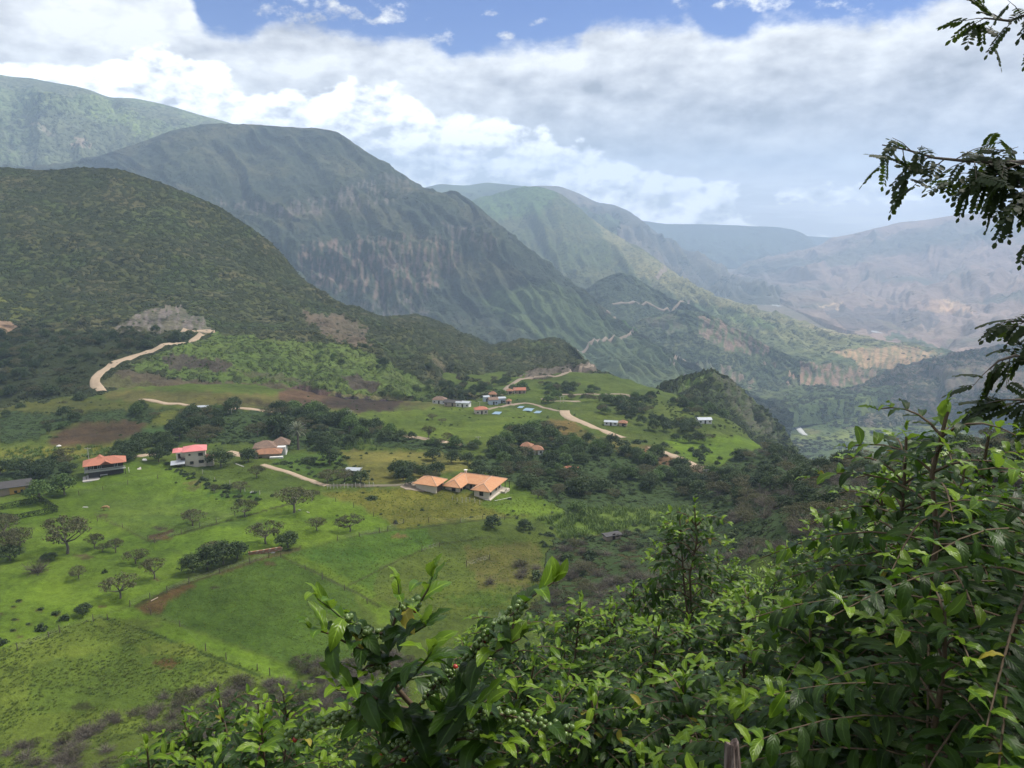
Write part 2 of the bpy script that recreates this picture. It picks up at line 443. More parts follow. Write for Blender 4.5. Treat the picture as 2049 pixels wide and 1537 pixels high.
def ground_base(az, D):
    """az degrees, D metres (arrays) -> z by monotone cubic in lnD, smooth-linear in azimuth"""
    az = np.asarray(az, float); ld = np.log(np.clip(D, 0.5, 1700)); lk = np.log(Dk)
    i = np.clip(np.searchsorted(azk, az)-1, 0, len(azk)-2)
    f = np.clip((az-azk[i])/(azk[i+1]-azk[i]), 0, 1)
    j = np.clip(np.searchsorted(lk, ld)-1, 0, len(lk)-2)
    g = np.clip((ld-lk[j])/(lk[j+1]-lk[j]), 0, 1)
    def row(ii):
        A = Zt[ii]
        r = lambda q: np.take_along_axis(Zt[ii], np.clip(q, 0, len(lk)-1)[..., None], -1)[..., 0]
        p0, p1, p2, p3 = r(j-1), r(j), r(j+1), r(j+2)
        h = lk[j+1]-lk[j]
        s0 = (p1-p0)/np.maximum(lk[j]-lk[np.clip(j-1, 0, None)], 1e-3); s1 = (p2-p1)/h
        s2 = (p3-p2)/np.maximum(lk[np.clip(j+2, 0, len(lk)-1)]-lk[j+1], 1e-3)
        m1 = np.where(s0*s1 > 0, 2*s0*s1/(s0+s1+np.where(s0+s1 == 0, 1, 0)), 0)*h
        m2 = np.where(s1*s2 > 0, 2*s1*s2/(s1+s2+np.where(s1+s2 == 0, 1, 0)), 0)*h
        return (2*g**3-3*g**2+1)*p1+(g**3-2*g**2+g)*m1+(-2*g**3+3*g**2)*p2+(g**3-g**2)*m2
    def col(ii): return row(np.clip(ii, 0, len(azk)-1))
    q0, q1, q2, q3 = col(i-1), col(i), col(i+1), col(i+2)
    a0, a1, a2, a3 = azk[np.clip(i-1, 0, None)], azk[i], azk[i+1], azk[np.clip(i+2, 0, len(azk)-1)]
    h = a2-a1
    m1 = np.where(a1 > a0, (q2-q0)/(a2-a0), 0)*h; m2 = np.where(a3 > a2, (q3-q1)/np.maximum(a3-a1, 1e-6), 0)*h
    return (2*f**3-3*f**2+1)*q1+(f**3-2*f**2+f)*m1+(-2*f**3+3*f**2)*q2+(f**3-f**2)*m2
def ground_z(x, y):
    x = np.asarray(x, float); y = np.asarray(y, float)
    D = np.hypot(x, y); az = np.degrees(np.arctan2(x, y))
    z = ground_base(az, D)
    w = sm(D, 90, 160)*(1-sm(D, 480, 600))
    z = z + w*(fbm(x/70, y/70, 3, 11)*1.8 + fbm(x/14, y/14, 4, 12)*0.7)
    z = z + sm(D, 6, 30)*(fbm(x/3.0, y/3.0, 3, 13)*0.16)
    z = z + sm(D, 480, 620)*fbm(x/60, y/60, 5, 14)*6
    return z

G_base = (0.085, 0.125, 0.030)
BRIGHT = (0.120, 0.200, 0.026); LAWN = (0.108, 0.178, 0.026); OLIVE = (0.118, 0.140, 0.034); DRY = (0.160, 0.150, 0.050)
SOIL = (0.085, 0.058, 0.044); DSOIL = (0.050, 0.038, 0.034); DARK = (0.032, 0.050, 0.016); CORN = (0.175, 0.185, 0.045)
CANE = (0.120, 0.185, 0.045); TAN = (0.42, 0.30, 0.20); GREYB = (0.075, 0.066, 0.050); FIELD = (0.070, 0.125, 0.024)
ZONES = [
 ([(200, 778), (420, 786), (700, 796), (850, 800), (840, 822), (560, 824), (300, 808), (215, 800)], (0.125, 0.120, 0.050), 0.15, 5),
 ([(560, 782), (640, 778), (690, 800), (640, 814), (560, 806)], (0.115, 0.075, 0.060), 0.0, 5),
 ([(640, 800), (700, 790), (800, 800), (850, 812), (770, 824), (660, 820)], (0.060, 0.044, 0.042), 0.0, 5),
 ([(780, 818), (860, 800), (930, 806), (900, 822), (820, 830)], (0.115, 0.125, 0.050), 0.1, 4),
 # polygon in photo pixels, colour, scrub amount, edge roughness
 ([(0, 790), (200, 800), (330, 815), (250, 850), (0, 880)], (0.10, 0.115, 0.035), 0.35, 5),
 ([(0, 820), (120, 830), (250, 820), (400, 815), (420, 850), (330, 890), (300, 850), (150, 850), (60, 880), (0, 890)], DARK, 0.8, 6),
 ([(95, 890), (110, 868), (160, 848), (250, 842), (300, 848), (285, 868), (240, 880), (215, 893), (120, 897)], SOIL, 0.0, 4),
 ([(0, 898), (120, 896), (240, 890), (262, 897), (190, 912), (120, 925), (60, 940), (0, 944)], CORN, 0.0, 3),
 ([(0, 945), (130, 910), (150, 955), (60, 990), (0, 985)], DARK, 0.9, 6),
 ([(285, 858), (330, 852), (330, 876), (280, 882)], (0.06, 0.115, 0.045), 0.1, 3),
 ([(315, 825), (370, 822), (365, 850), (300, 853)], OLIVE, 0.2, 4),
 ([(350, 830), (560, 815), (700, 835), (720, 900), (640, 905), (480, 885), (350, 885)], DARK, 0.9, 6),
 ([(430, 800), (560, 815), (700, 835), (600, 812), (450, 795)], DSOIL, 0.2, 4),
 ([(240, 925), (330, 925), (400, 965), (470, 1010), (530, 1000), (640, 988), (720, 1010), (790, 1050), (760, 1062), (700, 1075), (600, 1100), (540, 1100),
   (480, 1112), (370, 1112), (320, 1085), (190, 1030), (110, 1040), (0, 1060), (0, 1000), (60, 995), (150, 965)], LAWN, 0.12, 3),
 ([(190, 1030), (330, 1085), (300, 1084), (420, 1055), (520, 1020), (400, 1000), (300, 985), (210, 1000)], (0.105, 0.170, 0.034), 0.28, 5),
 ([(600, 990), (700, 1010), (790, 1045), (700, 1070), (560, 1050), (560, 1010)], BRIGHT, 0.02, 4),
 ([(300, 1085), (420, 1060), (560, 1030), (700, 1075), (540, 1100), (400, 1100), (330, 1100)], BRIGHT, 0.02, 4),
 ([(0, 1060), (110, 1040), (190, 1030), (330, 1095), (380, 1120), (370, 1160), (260, 1215), (200, 1232), (0, 1300)], LAWN, 0.05, 4),
 ([(0, 1150), (150, 1170), (250, 1190), (200, 1232), (0, 1300)], BRIGHT, 0.04, 6),
 ([(0, 1300), (200, 1232), (300, 1262), (545, 1352), (480, 1400), (0, 1537)], (0.125, 0.180, 0.036), 0.20, 4),
 ([(60, 1330), (260, 1290), (420, 1330), (300, 1420), (60, 1430)], (0.095, 0.150, 0.030), 0.3, 9),
 ([(195, 1232), (265, 1215), (320, 1240), (600, 1340), (590, 1365), (545, 1356), (300, 1265)], BRIGHT, 0.0, 2),
 ([(270, 1213), (345, 1175), (560, 1108), (600, 1130), (700, 1175), (730, 1240), (720, 1330), (600, 1335), (360, 1250)], FIELD, 0.22, 3),
 ([(268, 1218), (300, 1200), (345, 1180), (380, 1165), (390, 1172), (335, 1205), (320, 1225), (290, 1228)], (0.13, 0.085, 0.045), 0.0, 4),
 ([(560, 1112), (700, 1075), (850, 1050), (870, 1090), (760, 1130), (740, 1200), (690, 1170), (600, 1128)], (0.080, 0.150, 0.026), 0.30, 4),
 ([(560, 1112), (600, 1108), (760, 1190), (900, 1240), (760, 1250), (700, 1180)], LAWN, 0.05, 3),
 ([(740, 1200), (830, 1110), (1080, 1075), (1100, 1190), (1060, 1220), (850, 1225)], (0.100, 0.140, 0.032), 0.25, 6),
 ([(930, 1100), (1080, 1085), (1085, 1165), (960, 1175)], (0.125, 0.130, 0.045), 0.2, 9),
 ([(640, 988), (830, 975), (1060, 1000), (1180, 1000), (1110, 1030), (980, 1035), (800, 1058), (720, 1012)], (0.145, 0.155, 0.036), 0.28, 5),
 ([(1000, 965), (1110, 975), (1170, 1010), (1120, 1035), (1010, 1030), (960, 1010)], (0.115, 0.185, 0.030), 0.15, 5),
 ([(1080, 1040), (1180, 1020), (1400, 1020), (1420, 1060), (1250, 1060), (1130, 1080)], CANE, 0.35, 6),
 ([(680, 900), (900, 905), (965, 935), (860, 950), (800, 972), (720, 965)], (0.150, 0.150, 0.050), 0.1, 4),
 ([(560, 905), (690, 910), (650, 960), (540, 935)], (0.075, 0.13, 0.03), 0.3, 4),
 ([(400, 935), (520, 940), (650, 985), (500, 1000), (420, 975)], (0.090, 0.140, 0.032), 0.4, 4),
 ([(730, 830), (900, 812), (1050, 822), (1100, 845), (1060, 885), (960, 890), (870, 885), (780, 868)], (0.110, 0.160, 0.032), 0.15, 5),
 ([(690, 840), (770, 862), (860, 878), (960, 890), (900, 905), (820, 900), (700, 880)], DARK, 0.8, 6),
 ([(850, 778), (1000, 765), (1180, 775), (1270, 790), (1180, 810), (1050, 800), (860, 800)], (0.095, 0.140, 0.032), 0.49, 5),
 ([(1085, 858), (1100, 838), (1150, 845), (1180, 870), (1110, 890)], (0.190, 0.140, 0.060), 0.0, 6),
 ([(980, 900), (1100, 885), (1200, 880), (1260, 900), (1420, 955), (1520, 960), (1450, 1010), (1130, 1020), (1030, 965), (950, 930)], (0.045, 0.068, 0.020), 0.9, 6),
 ([(1240, 895), (1310, 893), (1350, 915), (1420, 945), (1370, 952), (1280, 922)], (0.17, 0.105, 0.070), 0.0, 3),
 ([(1150, 865), (1250, 880), (1300, 895), (1240, 905), (1170, 885)], (0.12, 0.12, 0.045), 0.2, 4),
 ([(1140, 815), (1300, 800), (1420, 830), (1560, 880), (1590, 905), (1540, 920), (1430, 935), (1350, 905), (1250, 870)], (0.095, 0.135, 0.034), 0.45, 5),
 ([(1330, 880), (1440, 870), (1590, 895), (1585, 915), (1450, 932), (1370, 915)], BRIGHT, 0.05, 4),
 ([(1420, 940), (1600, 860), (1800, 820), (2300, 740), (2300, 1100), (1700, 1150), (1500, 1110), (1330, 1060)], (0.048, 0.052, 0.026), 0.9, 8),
 ([(1100, 1080), (1330, 1060), (1500, 1110), (1500, 1260), (1040, 1240), (1090, 1180)], (0.065, 0.062, 0.032), 0.8, 10),
 ([(1280, 1060), (1500, 1060), (1500, 1110), (1290, 1100)], (0.05, 0.06, 0.025), 0.8, 10),
]
TRACKS = [ # dark ditches and trodden lines between the fields: (polyline, half width px, colour)
 ([(300, 1085), (420, 1052), (500, 1030), (590, 1005)], 2.5, (0.05, 0.06, 0.025)),
 ([(270, 1213), (345, 1178), (540, 1112), (600, 1095)], 3.0, (0.06, 0.06, 0.03)),
 ([(565, 1115), (640, 1150), (720, 1190), (760, 1215)], 3.0, (0.055, 0.07, 0.025)),
 ([(190, 1030), (250, 1058), (295, 1083)], 3.0, (0.085, 0.11, 0.035)),
 ([(200, 1235), (300, 1266), (410, 1310), (520, 1352)], 4.0, (0.042, 0.075, 0.018)),
 ([(700, 1170), (800, 1120), (870, 1090), (980, 1075)], 2.0, (0.06, 0.075, 0.028)),
 ([(720, 1070), (800, 1060), (930, 1045), (1060, 1030)], 2.0, (0.06, 0.075, 0.028)),
 ([(440, 1150), (520, 1120), (600, 1100)], 2.0, (0.10, 0.09, 0.045)),
 ([(300, 1075), (330, 1068), (345, 1062)], 5.0, (0.10, 0.065, 0.045)),
 ([(960, 1150), (1010, 1160), (1060, 1175)], 5.0, (0.11, 0.11, 0.045)),
]
SPOTS = [(207, 1031, 9, 3, SOIL), (539, 1128, 13, 4, (0.09, 0.06, 0.045)), (322, 1058, 14, 5, (0.07, 0.055, 0.05)), (320, 1077, 20, 4, (0.13, 0.07, 0.045)), (431, 1176, 11, 3, DSOIL),
         (168, 1115, 18, 5, (0.10, 0.08, 0.06)), (330, 1328, 26, 10, (0.10, 0.055, 0.03)), (165, 1414, 22, 8, (0.045, 0.05, 0.025)), (385, 977, 14, 4, (0.10, 0.10, 0.05)),
         (385, 967, 18, 4, (0.14, 0.13, 0.06)), (800, 1072, 14, 5, (0.16, 0.12, 0.06)), (720, 1110, 40, 14, (0.06, 0.13, 0.02)), (660, 1112, 40, 12, (0.06, 0.13, 0.02)),
         (500, 1048, 60, 8, (0.075, 0.13, 0.028)), (430, 1030, 50, 7, (0.08, 0.13, 0.03)), (330, 1040, 60, 10, (0.082, 0.14, 0.03)), (470, 990, 60, 8, (0.07, 0.14, 0.024)),
         (340, 1300, 60, 14, (0.14, 0.18, 0.04)), (260, 1250, 70, 12, (0.11, 0.15, 0.035)), (700, 1240, 60, 20, (0.085, 0.13, 0.03)), (960, 1200, 60, 14, (0.065, 0.12, 0.022))]
SPOTS += [(x_, y_, 8, 2.5, SOIL) for x_, y_ in ((37, 1203), (25, 1215), (8, 1229), (30, 1240), (25, 1262), (57, 1250), (82, 1222), (40, 1274), (112, 1230), (205, 1213), (315, 1160))]

# azimuth samples: fine inside the view, coarse round the back
az_f = np.linspace(-38.5, 38.5, 740)
az_s = np.concatenate([np.arange(-180, -38.5, 3.0), az_f, np.arange(41, 180, 3.0)])
Ds = np.concatenate([np.geomspace(0.5, 80, 70)[:-1], 1/np.linspace(1/80., 1/640., 400), np.geomspace(650, 1700, 40)])
AZg, DDg = np.meshgrid(np.radians(az_s), Ds)
Xg = DDg*np.sin(AZg); Yg = DDg*np.cos(AZg)
Zg = ground_z(Xg, Yg)
Vg = np.stack([Xg, Yg, Zg], -1)
px, py = proj(Vg); infront = (Yg*cP - Zg*sP > 1)
px = np.where(infront, px, -5000)
tint = np.ones(Vg.shape)*np.array(G_base); scr = np.full(Xg.shape, 0.35)
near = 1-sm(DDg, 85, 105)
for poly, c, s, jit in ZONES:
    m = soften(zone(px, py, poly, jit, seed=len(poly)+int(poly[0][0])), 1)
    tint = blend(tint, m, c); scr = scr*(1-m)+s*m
for pts, w, c in TRACKS:
    Q = np.array(pts); bx = (px > Q[:, 0].min()-9) & (px < Q[:, 0].max()+9) & (py > Q[:, 1].min()-9) & (py < Q[:, 1].max()+9)
    m = np.zeros(px.shape); m[bx] = 1-sm(segdist(px[bx] + fbm(px[bx]/20, py[bx]/20, 2, 4)*2, py[bx], pts), w*0.5, w)
    tint = blend(tint, m*0.95, c)
for x0, y0, rx, ry, c in SPOTS:
    bx = (abs(px-x0) < rx*3) & (abs(py-y0) < ry*3); m = np.zeros(px.shape)
    q = ((px[bx]-x0)/rx)**2+((py[bx]-y0)/ry)**2+fbm(px[bx]/14, py[bx]/7, 3, int(x0))*1.1
    m[bx] = 1-sm(q, 0.5, 1.5)
    tint = blend(tint, m*0.85, c); scr = scr*(1-m*0.6)
scr = np.where(scr < 0.5, scr*0.55, scr)
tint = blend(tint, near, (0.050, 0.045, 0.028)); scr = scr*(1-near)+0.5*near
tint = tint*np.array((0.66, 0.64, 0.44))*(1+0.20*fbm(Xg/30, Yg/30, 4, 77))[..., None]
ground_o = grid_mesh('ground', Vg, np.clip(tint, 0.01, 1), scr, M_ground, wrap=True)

# ---- valley floor, out to the horizon
vD = np.array([900, 1150, 1300, 1700, 2050, 2600, 3600, 4600, 6800, 9000, 11000.])
vZ = np.array([-372, -394, -402, -408, -420, -440, -455, -465, -480, -488, -495.])
Dv = 1/np.linspace(1/950., 1/11000., 300)
AZv, DDv = np.meshgrid(np.radians(np.linspace(-75, 75, 520)), Dv)
Xv = DDv*np.sin(AZv); Yv = DDv*np.cos(AZv)
def valley_z(x, y):
    D = np.hypot(x, y)
    return np.interp(D, vD, vZ) + fbm(x/260, y/260, 4, 31)*9*(1-sm(D, 2500, 4000)*0.6) + fbm(x/60, y/60, 3, 35)*2
Zv = valley_z(Xv, Yv)
Vv = np.stack([Xv, Yv, Zv], -1)
px, py = proj(Vv)
tint = np.ones(Vv.shape)*np.array((0.070, 0.098, 0.034))
n = fbm(Xv/120, Yv/120, 4, 21)
tint = blend(tint, sm(n, 0.1, 0.35), (0.125, 0.155, 0.040))
tint = blend(tint, sm(fbm(Xv/90, Yv/60, 3, 22), 0.35, 0.5)*0.6, (0.19, 0.18, 0.07))
tint = blend(tint, sm(DDv, 2100, 2600), (0.17, 0.14, 0.10))
scrv = 0.30*(1-sm(DDv, 2200, 3500)*0.3)
grid_mesh('valley_floor', Vv, tint, scrv, M_valley)

def gullies(S, T, V, wl, shear, amp, seed, nr, crest_keep=0.12, yfreq=0.45, octv=4):
    w = fbm(S/170.0, T*0.7, 3, seed+5)*0.55
    u = (S+shear*T)/wl + w
    r = ridged(u, T*yfreq + w, octv, seed, 0.52)-0.5
    env = sm(T, 0, 0.5)*(1-sm(T, nr-1.7, nr-1.02)*(1-crest_keep))
    env = np.where(T > nr-1, crest_keep, env)
    return r*amp*env

# ---- H: the scrub-covered dome hill on the left and its tail
H_rows = [
 [(-420, 900, 380), (0, 866, 400), (200, 850, 415), (400, 838, 430), (700, 826, 440), (850, 815, 455), (1000, 806, 475), (1150, 800, 510), (1300, 812, 560)],
 [(-420, 726, 560), (0, 724, 540), (120, 740, 500), (200, 752, 480), (300, 758, 470), (430, 750, 470), (700, 772, 470), (850, 792, 470), (1000, 788, 500), (1150, 790, 530), (1300, 811, 570)],
 [(-420, 665, 660), (0, 665, 640), (150, 674, 610), (300, 668, 590), (430, 664, 570), (560, 672, 560), (700, 704, 550), (800, 745, 530), (900, 772, 520), (1000, 770, 545), (1150, 772, 570), (1240, 795, 565), (1300, 810, 580)],
 [(-420, 640, 680), (0, 630, 665), (150, 636, 640), (300, 628, 622), (400, 630, 605), (520, 645, 600), (700, 676, 600), (800, 700, 590), (900, 735, 590), (1000, 745, 610), (1100, 745, 640), (1190, 764, 650), (1300, 809, 590)],
 [(-420, 560, 760), (0, 550, 740), (200, 560, 720), (350, 575, 700), (450, 590, 690), (560, 620, 680), (680, 655, 670), (800, 675, 690), (900, 706, 710), (1000, 722, 730), (1100, 722, 745), (1190, 757, 700), (1300, 808, 600)],
 [(-420, 450, 860), (0, 440, 840), (200, 445, 820), (350, 475, 800), (450, 515, 785), (540, 560, 770), (600, 600, 760), (680, 634, 750), (760, 655, 780), (830, 648, 830), (900, 673, 835), (980, 704, 840), (1100, 700, 830), (1190, 750, 745), (1300, 807, 610)],
 [(-420, 352, 1010), (0, 336, 950), (80, 338, 940), (150, 334, 930), (215, 336, 915), (250, 341, 910), (300, 356, 900), (350, 376, 890), (400, 397, 880), (450, 421, 870), (500, 452, 860), (540, 482, 850), (575, 520, 840),
  (600, 552, 830), (640, 585, 825), (680, 611, 820), (720, 626, 830), (770, 634, 850), (800, 632, 870), (830, 627, 900), (860, 634, 900), (900, 655, 900), (940, 674, 900), (980, 690, 900), (1040, 693, 900), (1075, 684, 890),
  (1100, 679, 880), (1125, 682, 860), (1150, 698, 820), (1190, 742, 760), (1240, 778, 660), (1300, 806, 620)]]
def H_disp(S, T, V):
    D = np.hypot(V[..., 0], V[..., 1])
    env = sm(T, 0.0, 0.6)*(0.25+0.75*(1-sm(T, 5.0, 5.9)))
    x, y = V[..., 0], V[..., 1]
    d = fbm(x/110, (y+V[..., 2])/150, 4, 41)*7*env
    d += gullies(S, T, V, 120, 40, 6.0, 42, 7, 0.05)*sm(S, 450, 650)
    d += (fbm(x/13, V[..., 2]/9+y/17, 4, 43)*1.5)*(0.25+0.75*env) + fbm(x/5, V[..., 2]/4, 2, 47)*0.5
    # eroded banks on the green shoulder
    px, py = proj(V)
    d += zone(px, py, [(330, 700), (480, 690), (830, 745), (830, 790), (600, 780), (420, 745)], 10)*ridged(x/22, y/14, 3, 44)*1.0
    return d
def H_tint(px, py, V, steep, dd, T):
    x, y, z = V[..., 0], V[..., 1], V[..., 2]
    n = fbm(x/45, (y+z)/45, 4, 51)
    t = np.ones(V.shape)*np.array((0.056, 0.064, 0.024)); s = np.full(px.shape, 0.55)
    t = blend(t, sm(n, 0.0, 0.5)*0.6, (0.100, 0.092, 0.044))
    t = blend(t, sm(fbm(x/60+9, (y+z)/60, 3, 53), 0.1, 0.5)*0.6, (0.050, 0.075, 0.022))
    low = zone(px, py, [(-500, 655), (430, 668), (330, 700), (200, 745), (175, 800), (-500, 800)], 6)
    t = blend(t, low, (0.028, 0.046, 0.016)); s = s*(1-low)+1.0*low
    yel = zone(px, py, [(-400, 560), (200, 600), (280, 640), (-400, 655)], 14)
    t = blend(t, yel*sm(fbm(x/14, (y+z)/14, 3, 54), 0.0, 0.4)*0.8, (0.105, 0.115, 0.030))
    g = zone(px, py, [(430, 668), (560, 680), (690, 690), (760, 715), (840, 760), (900, 795), (830, 815), (600, 800), (400, 760), (260, 735), (330, 700)], 8)
    g2 = g*sm(fbm(x/10, (y+z)/10, 3, 52)+0.5, 0.1, 0.5)
    t = blend(t, g, (0.070, 0.095, 0.026)); t = blend(t, g2*0.7, (0.085, 0.125, 0.028)); s = s*(1-g)+0.36*g
    # olive rough pasture below the green shoulder
    o = zone(px, py, [(200, 768), (235, 742), (300, 752), (460, 772), (620, 782), (830, 796), (820, 825), (500, 822), (300, 808)], 5)
    t = blend(t, o, (0.100, 0.095, 0.040)); s = s*(1-o)+0.12*o
    for pol, c, k in (
        ([(225, 745), (260, 740), (400, 765), (560, 768), (640, 785), (520, 800), (400, 785), (300, 770)], (0.080, 0.058, 0.042), 0.75),
        ([(550, 790), (600, 770), (660, 785), (650, 805), (570, 808)], (0.082, 0.052, 0.045), 0.95),
        ([(640, 800), (680, 790), (780, 800), (830, 812), (780, 822), (660, 820)], (0.042, 0.032, 0.034), 1.0),
        ([(325, 720), (345, 705), (390, 712), (470, 728), (450, 745), (400, 738), (340, 742)], (0.055, 0.042, 0.036), 0.9),
        ([(680, 755), (720, 752), (760, 772), (740, 785), (700, 775)], (0.055, 0.042, 0.036), 0.9),
        ([(470, 740), (560, 750), (640, 762), (600, 768), (500, 752)], (0.07, 0.055, 0.04), 0.6),
        ([(820, 800), (930, 805), (1000, 800), (1000, 830), (850, 830)], (0.09, 0.11, 0.035), 0.6)):
        m = zone(px, py, pol, 7, seed=int(pol[0][0])); t = blend(t, m*k, c); s = s*(1-m*0.8)
    r = zone(px, py, [(225, 662), (250, 640), (290, 622), (335, 612), (370, 618), (405, 638), (425, 662)], 8)
    t = blend(t, r*(0.45+0.55*sm(fbm(px/9, py/22, 3, 56), -0.2, 0.4)), (0.165, 0.140, 0.122)); s = s*(1-r)
    r = zone(px, py, [(-400, 655), (-20, 640), (20, 643), (36, 660), (0, 665)], 5)
    t = blend(t, r, (0.30, 0.20, 0.13)); s = s*(1-r)
    r = zone(px, py, [(600, 632), (680, 628), (740, 665), (735, 690), (690, 690), (640, 655)], 14)
    t = blend(t, r*0.75, (0.115, 0.088, 0.066)); s = s*(1-r*0.7)
    r = zone(px, py, [(1010, 778), (1050, 742), (1190, 725), (1195, 742), (1100, 752), (1050, 765), (1015, 790)], 4)
    t = blend(t, r*0.8, (0.14, 0.11, 0.09)); s = s*(1-r*0.8)
    r = zone(px, py, [(1060, 785), (1130, 778), (1270, 782), (1290, 800), (1150, 806)], 5)
    t = blend(t, r*0.8, (0.10, 0.08, 0.062)); s = s*(1-r*0.8)
    r = zone(px, py, [(860, 700), (905, 745), (960, 790), (940, 795), (880, 745)], 6)
    t = blend(t, r*0.7, (0.11, 0.095, 0.055)); s = s*(1-r*0.5)
    return np.clip(t, 0.01, 1), s
loft('hill', H_rows, -420, 1300, 560, 300, H_disp, M_hill, H_tint)

# ---- C: the big cliff-sided mountain
C_rows = [
 [(-100, 912, 1300), (1200, 905, 1300), (1350, 900, 1320), (1450, 890, 1340), (1580, 880, 1370)],
 [(-100, 750, 1750), (600, 730, 1650), (1000, 738, 1550), (1200, 765, 1450), (1350, 805, 1400), (1450, 830, 1390), (1580, 872, 1380)],
 [(-100, 600, 2000), (300, 590, 2000), (600, 598, 1950), (800, 612, 1920), (1000, 645, 1850), (1100, 680, 1750), (1200, 720, 1650), (1350, 775, 1530), (1450, 810, 1470), (1580, 868, 1400)],
 [(-100, 500, 2150), (300, 490, 2150), (600, 490, 2080), (800, 500, 2060), (900, 515, 2030), (1000, 560, 1980), (1080, 600, 1930), (1150, 655, 1850), (1220, 700, 1750), (1350, 760, 1600), (1450, 795, 1520), (1580, 864, 1410)],
 [(-100, 420, 2450), (300, 400, 2350), (500, 418, 2270), (600, 408, 2250), (750, 395, 2250), (850, 425, 2240), (950, 470, 2150), (1050, 540, 2050), (1120, 590, 2000), (1200, 648, 1920), (1260, 690, 1820), (1350, 745, 1680), (1450, 785, 1560), (1580, 860, 1420)],
 [(-100, 360, 2900), (200, 345, 2750), (350, 310, 2650), (550, 320, 2600), (700, 330, 2550), (800, 372, 2450), (900, 410, 2400), (1000, 480, 2250), (1100, 555, 2120), (1200, 632, 1980), (1270, 675, 1870), (1350, 730, 1720), (1450, 776, 1580), (1580, 857, 1430)],
 [(-100, 345, 3250), (100, 338, 3050), (180, 318, 2950), (240, 298, 2900), (300, 278, 2900), (340, 262, 2900), (400, 250, 2900), (440, 247, 2850), (500, 249, 2850), (550, 253, 2800), (600, 256, 2800), (650, 258, 2750),
  (675, 264, 2730), (700, 281, 2700), (740, 308, 2670), (780, 332, 2650), (820, 358, 2620), (845, 376, 2600), (865, 388, 2600), (885, 387, 2580), (905, 382, 2550), (930, 394, 2500), (950, 408, 2450), (975, 430, 2400),
  (1000, 450, 2350), (1050, 492, 2280), (1100, 535, 2200), (1150, 577, 2120), (1200, 618, 2050), (1240, 645, 2000), (1270, 665, 1950), (1310, 692, 1850), (1350, 716, 1780), (1450, 768, 1620), (1580, 854, 1440)]]
def C_disp(S, T, V):
    x, y, z = V[..., 0], V[..., 1], V[..., 2]
    d = gullies(S, T, V, 78, 95, 18, 61, 7, 0.06)
    d += fbm(x/220, (y*0.6+z)/220, 4, 62)*16*(1-sm(T, 5.2, 6.0)*0.9)
    d += fbm(x/40, (y*0.5+z)/40, 4, 63)*4.0*(1-sm(T, 5.6, 6.0)*0.6)
    px, py = proj(V)
    cl = zone(px, py, [(560, 510), (640, 480), (740, 470), (880, 440), (960, 460), (1010, 500), (960, 540), (900, 575), (830, 620), (680, 600), (600, 560)], 14)
    cl = soften(cl, 4)
    d += cl*ridged(S/17+z/300, T*0.5, 3, 64)*9
    d += 10*np.sin(z/16.0+fbm(x/120, y/120, 3, 66)*2.0)*cl
    return d
def C_tint(px, py, V, steep, dd, T):
    x, y, z = V[..., 0], V[..., 1], V[..., 2]
    t = np.ones(V.shape)*np.array((0.042, 0.055, 0.035)); s = np.full(px.shape, 0.40)
    n = fbm(x/170, (y*0.6+z)/170, 4, 71)
    t = blend(t, sm(n, 0.05, 0.5)*0.7, (0.082, 0.082, 0.044))
    t = blend(t, sm(dd, 5, 40)*0.35, (0.075, 0.095, 0.045))  # ridge highlight put into the tint: ground that stands out is lighter
    t = blend(t, zone(px, py, [(250, 300), (420, 250), (680, 262), (780, 340), (700, 370), (500, 350), (300, 350)], 20)*0.4*sm(n, -0.5, 0.3), (0.085, 0.092, 0.048))
    gr = soften(zone(px, py, [(950, 600), (1100, 560), (1280, 670), (1560, 850), (1300, 900), (1100, 700)], 10), 3)
    t = blend(t, gr*0.85, (0.074, 0.104, 0.044)); s = s*(1-gr*0.45)
    streak = sm(fbm(px/7, py/34, 3, 72)+0.25*fbm(px/25, py/25, 2, 73), -0.05, 0.30)
    rock = (0.20, 0.165, 0.150); red = (0.215, 0.145, 0.115)
    for pol, c, k, j in (
        ([(415, 395), (450, 398), (560, 412), (640, 392), (735, 362), (800, 395), (740, 410), (600, 432), (480, 425)], rock, 0.8, 9),
        ([(590, 505), (640, 480), (720, 478), (820, 472), (905, 480), (925, 505), (905, 540), (850, 600), (700, 598), (620, 560)], red, 0.85, 14),
        ([(880, 448), (950, 452), (1000, 480), (985, 497), (920, 480)], rock, 0.7, 9),
        ([(700, 610), (780, 592), (850, 600), (860, 635), (740, 640)], rock, 0.6, 12),
        ([(760, 345), (840, 362), (830, 395), (770, 375)], rock, 0.35, 8)):
        m = zone(px, py, pol, j, seed=int(pol[1][0]))
        t = blend(t, soften(m, 1)*streak*k*0.75, c); s = s*(1-m*streak*0.7)
    f = zone(px, py, [(1190, 735), (1260, 745), (1380, 770), (1450, 770), (1390, 750), (1270, 725)], 4)
    t = blend(t, f*0.4, (0.12, 0.14, 0.05))
    f = zone(px, py, [(1245, 640), (1280, 650), (1330, 668), (1300, 672), (1255, 655)], 3)
    t = blend(t, f*0.8, (0.11, 0.19, 0.05))
    return np.clip(t, 0.01, 1), s
loft('mountain_cliffs', C_rows, -100, 1580, 580, 320, C_disp, M_mtn2, C_tint, objname='mountain')

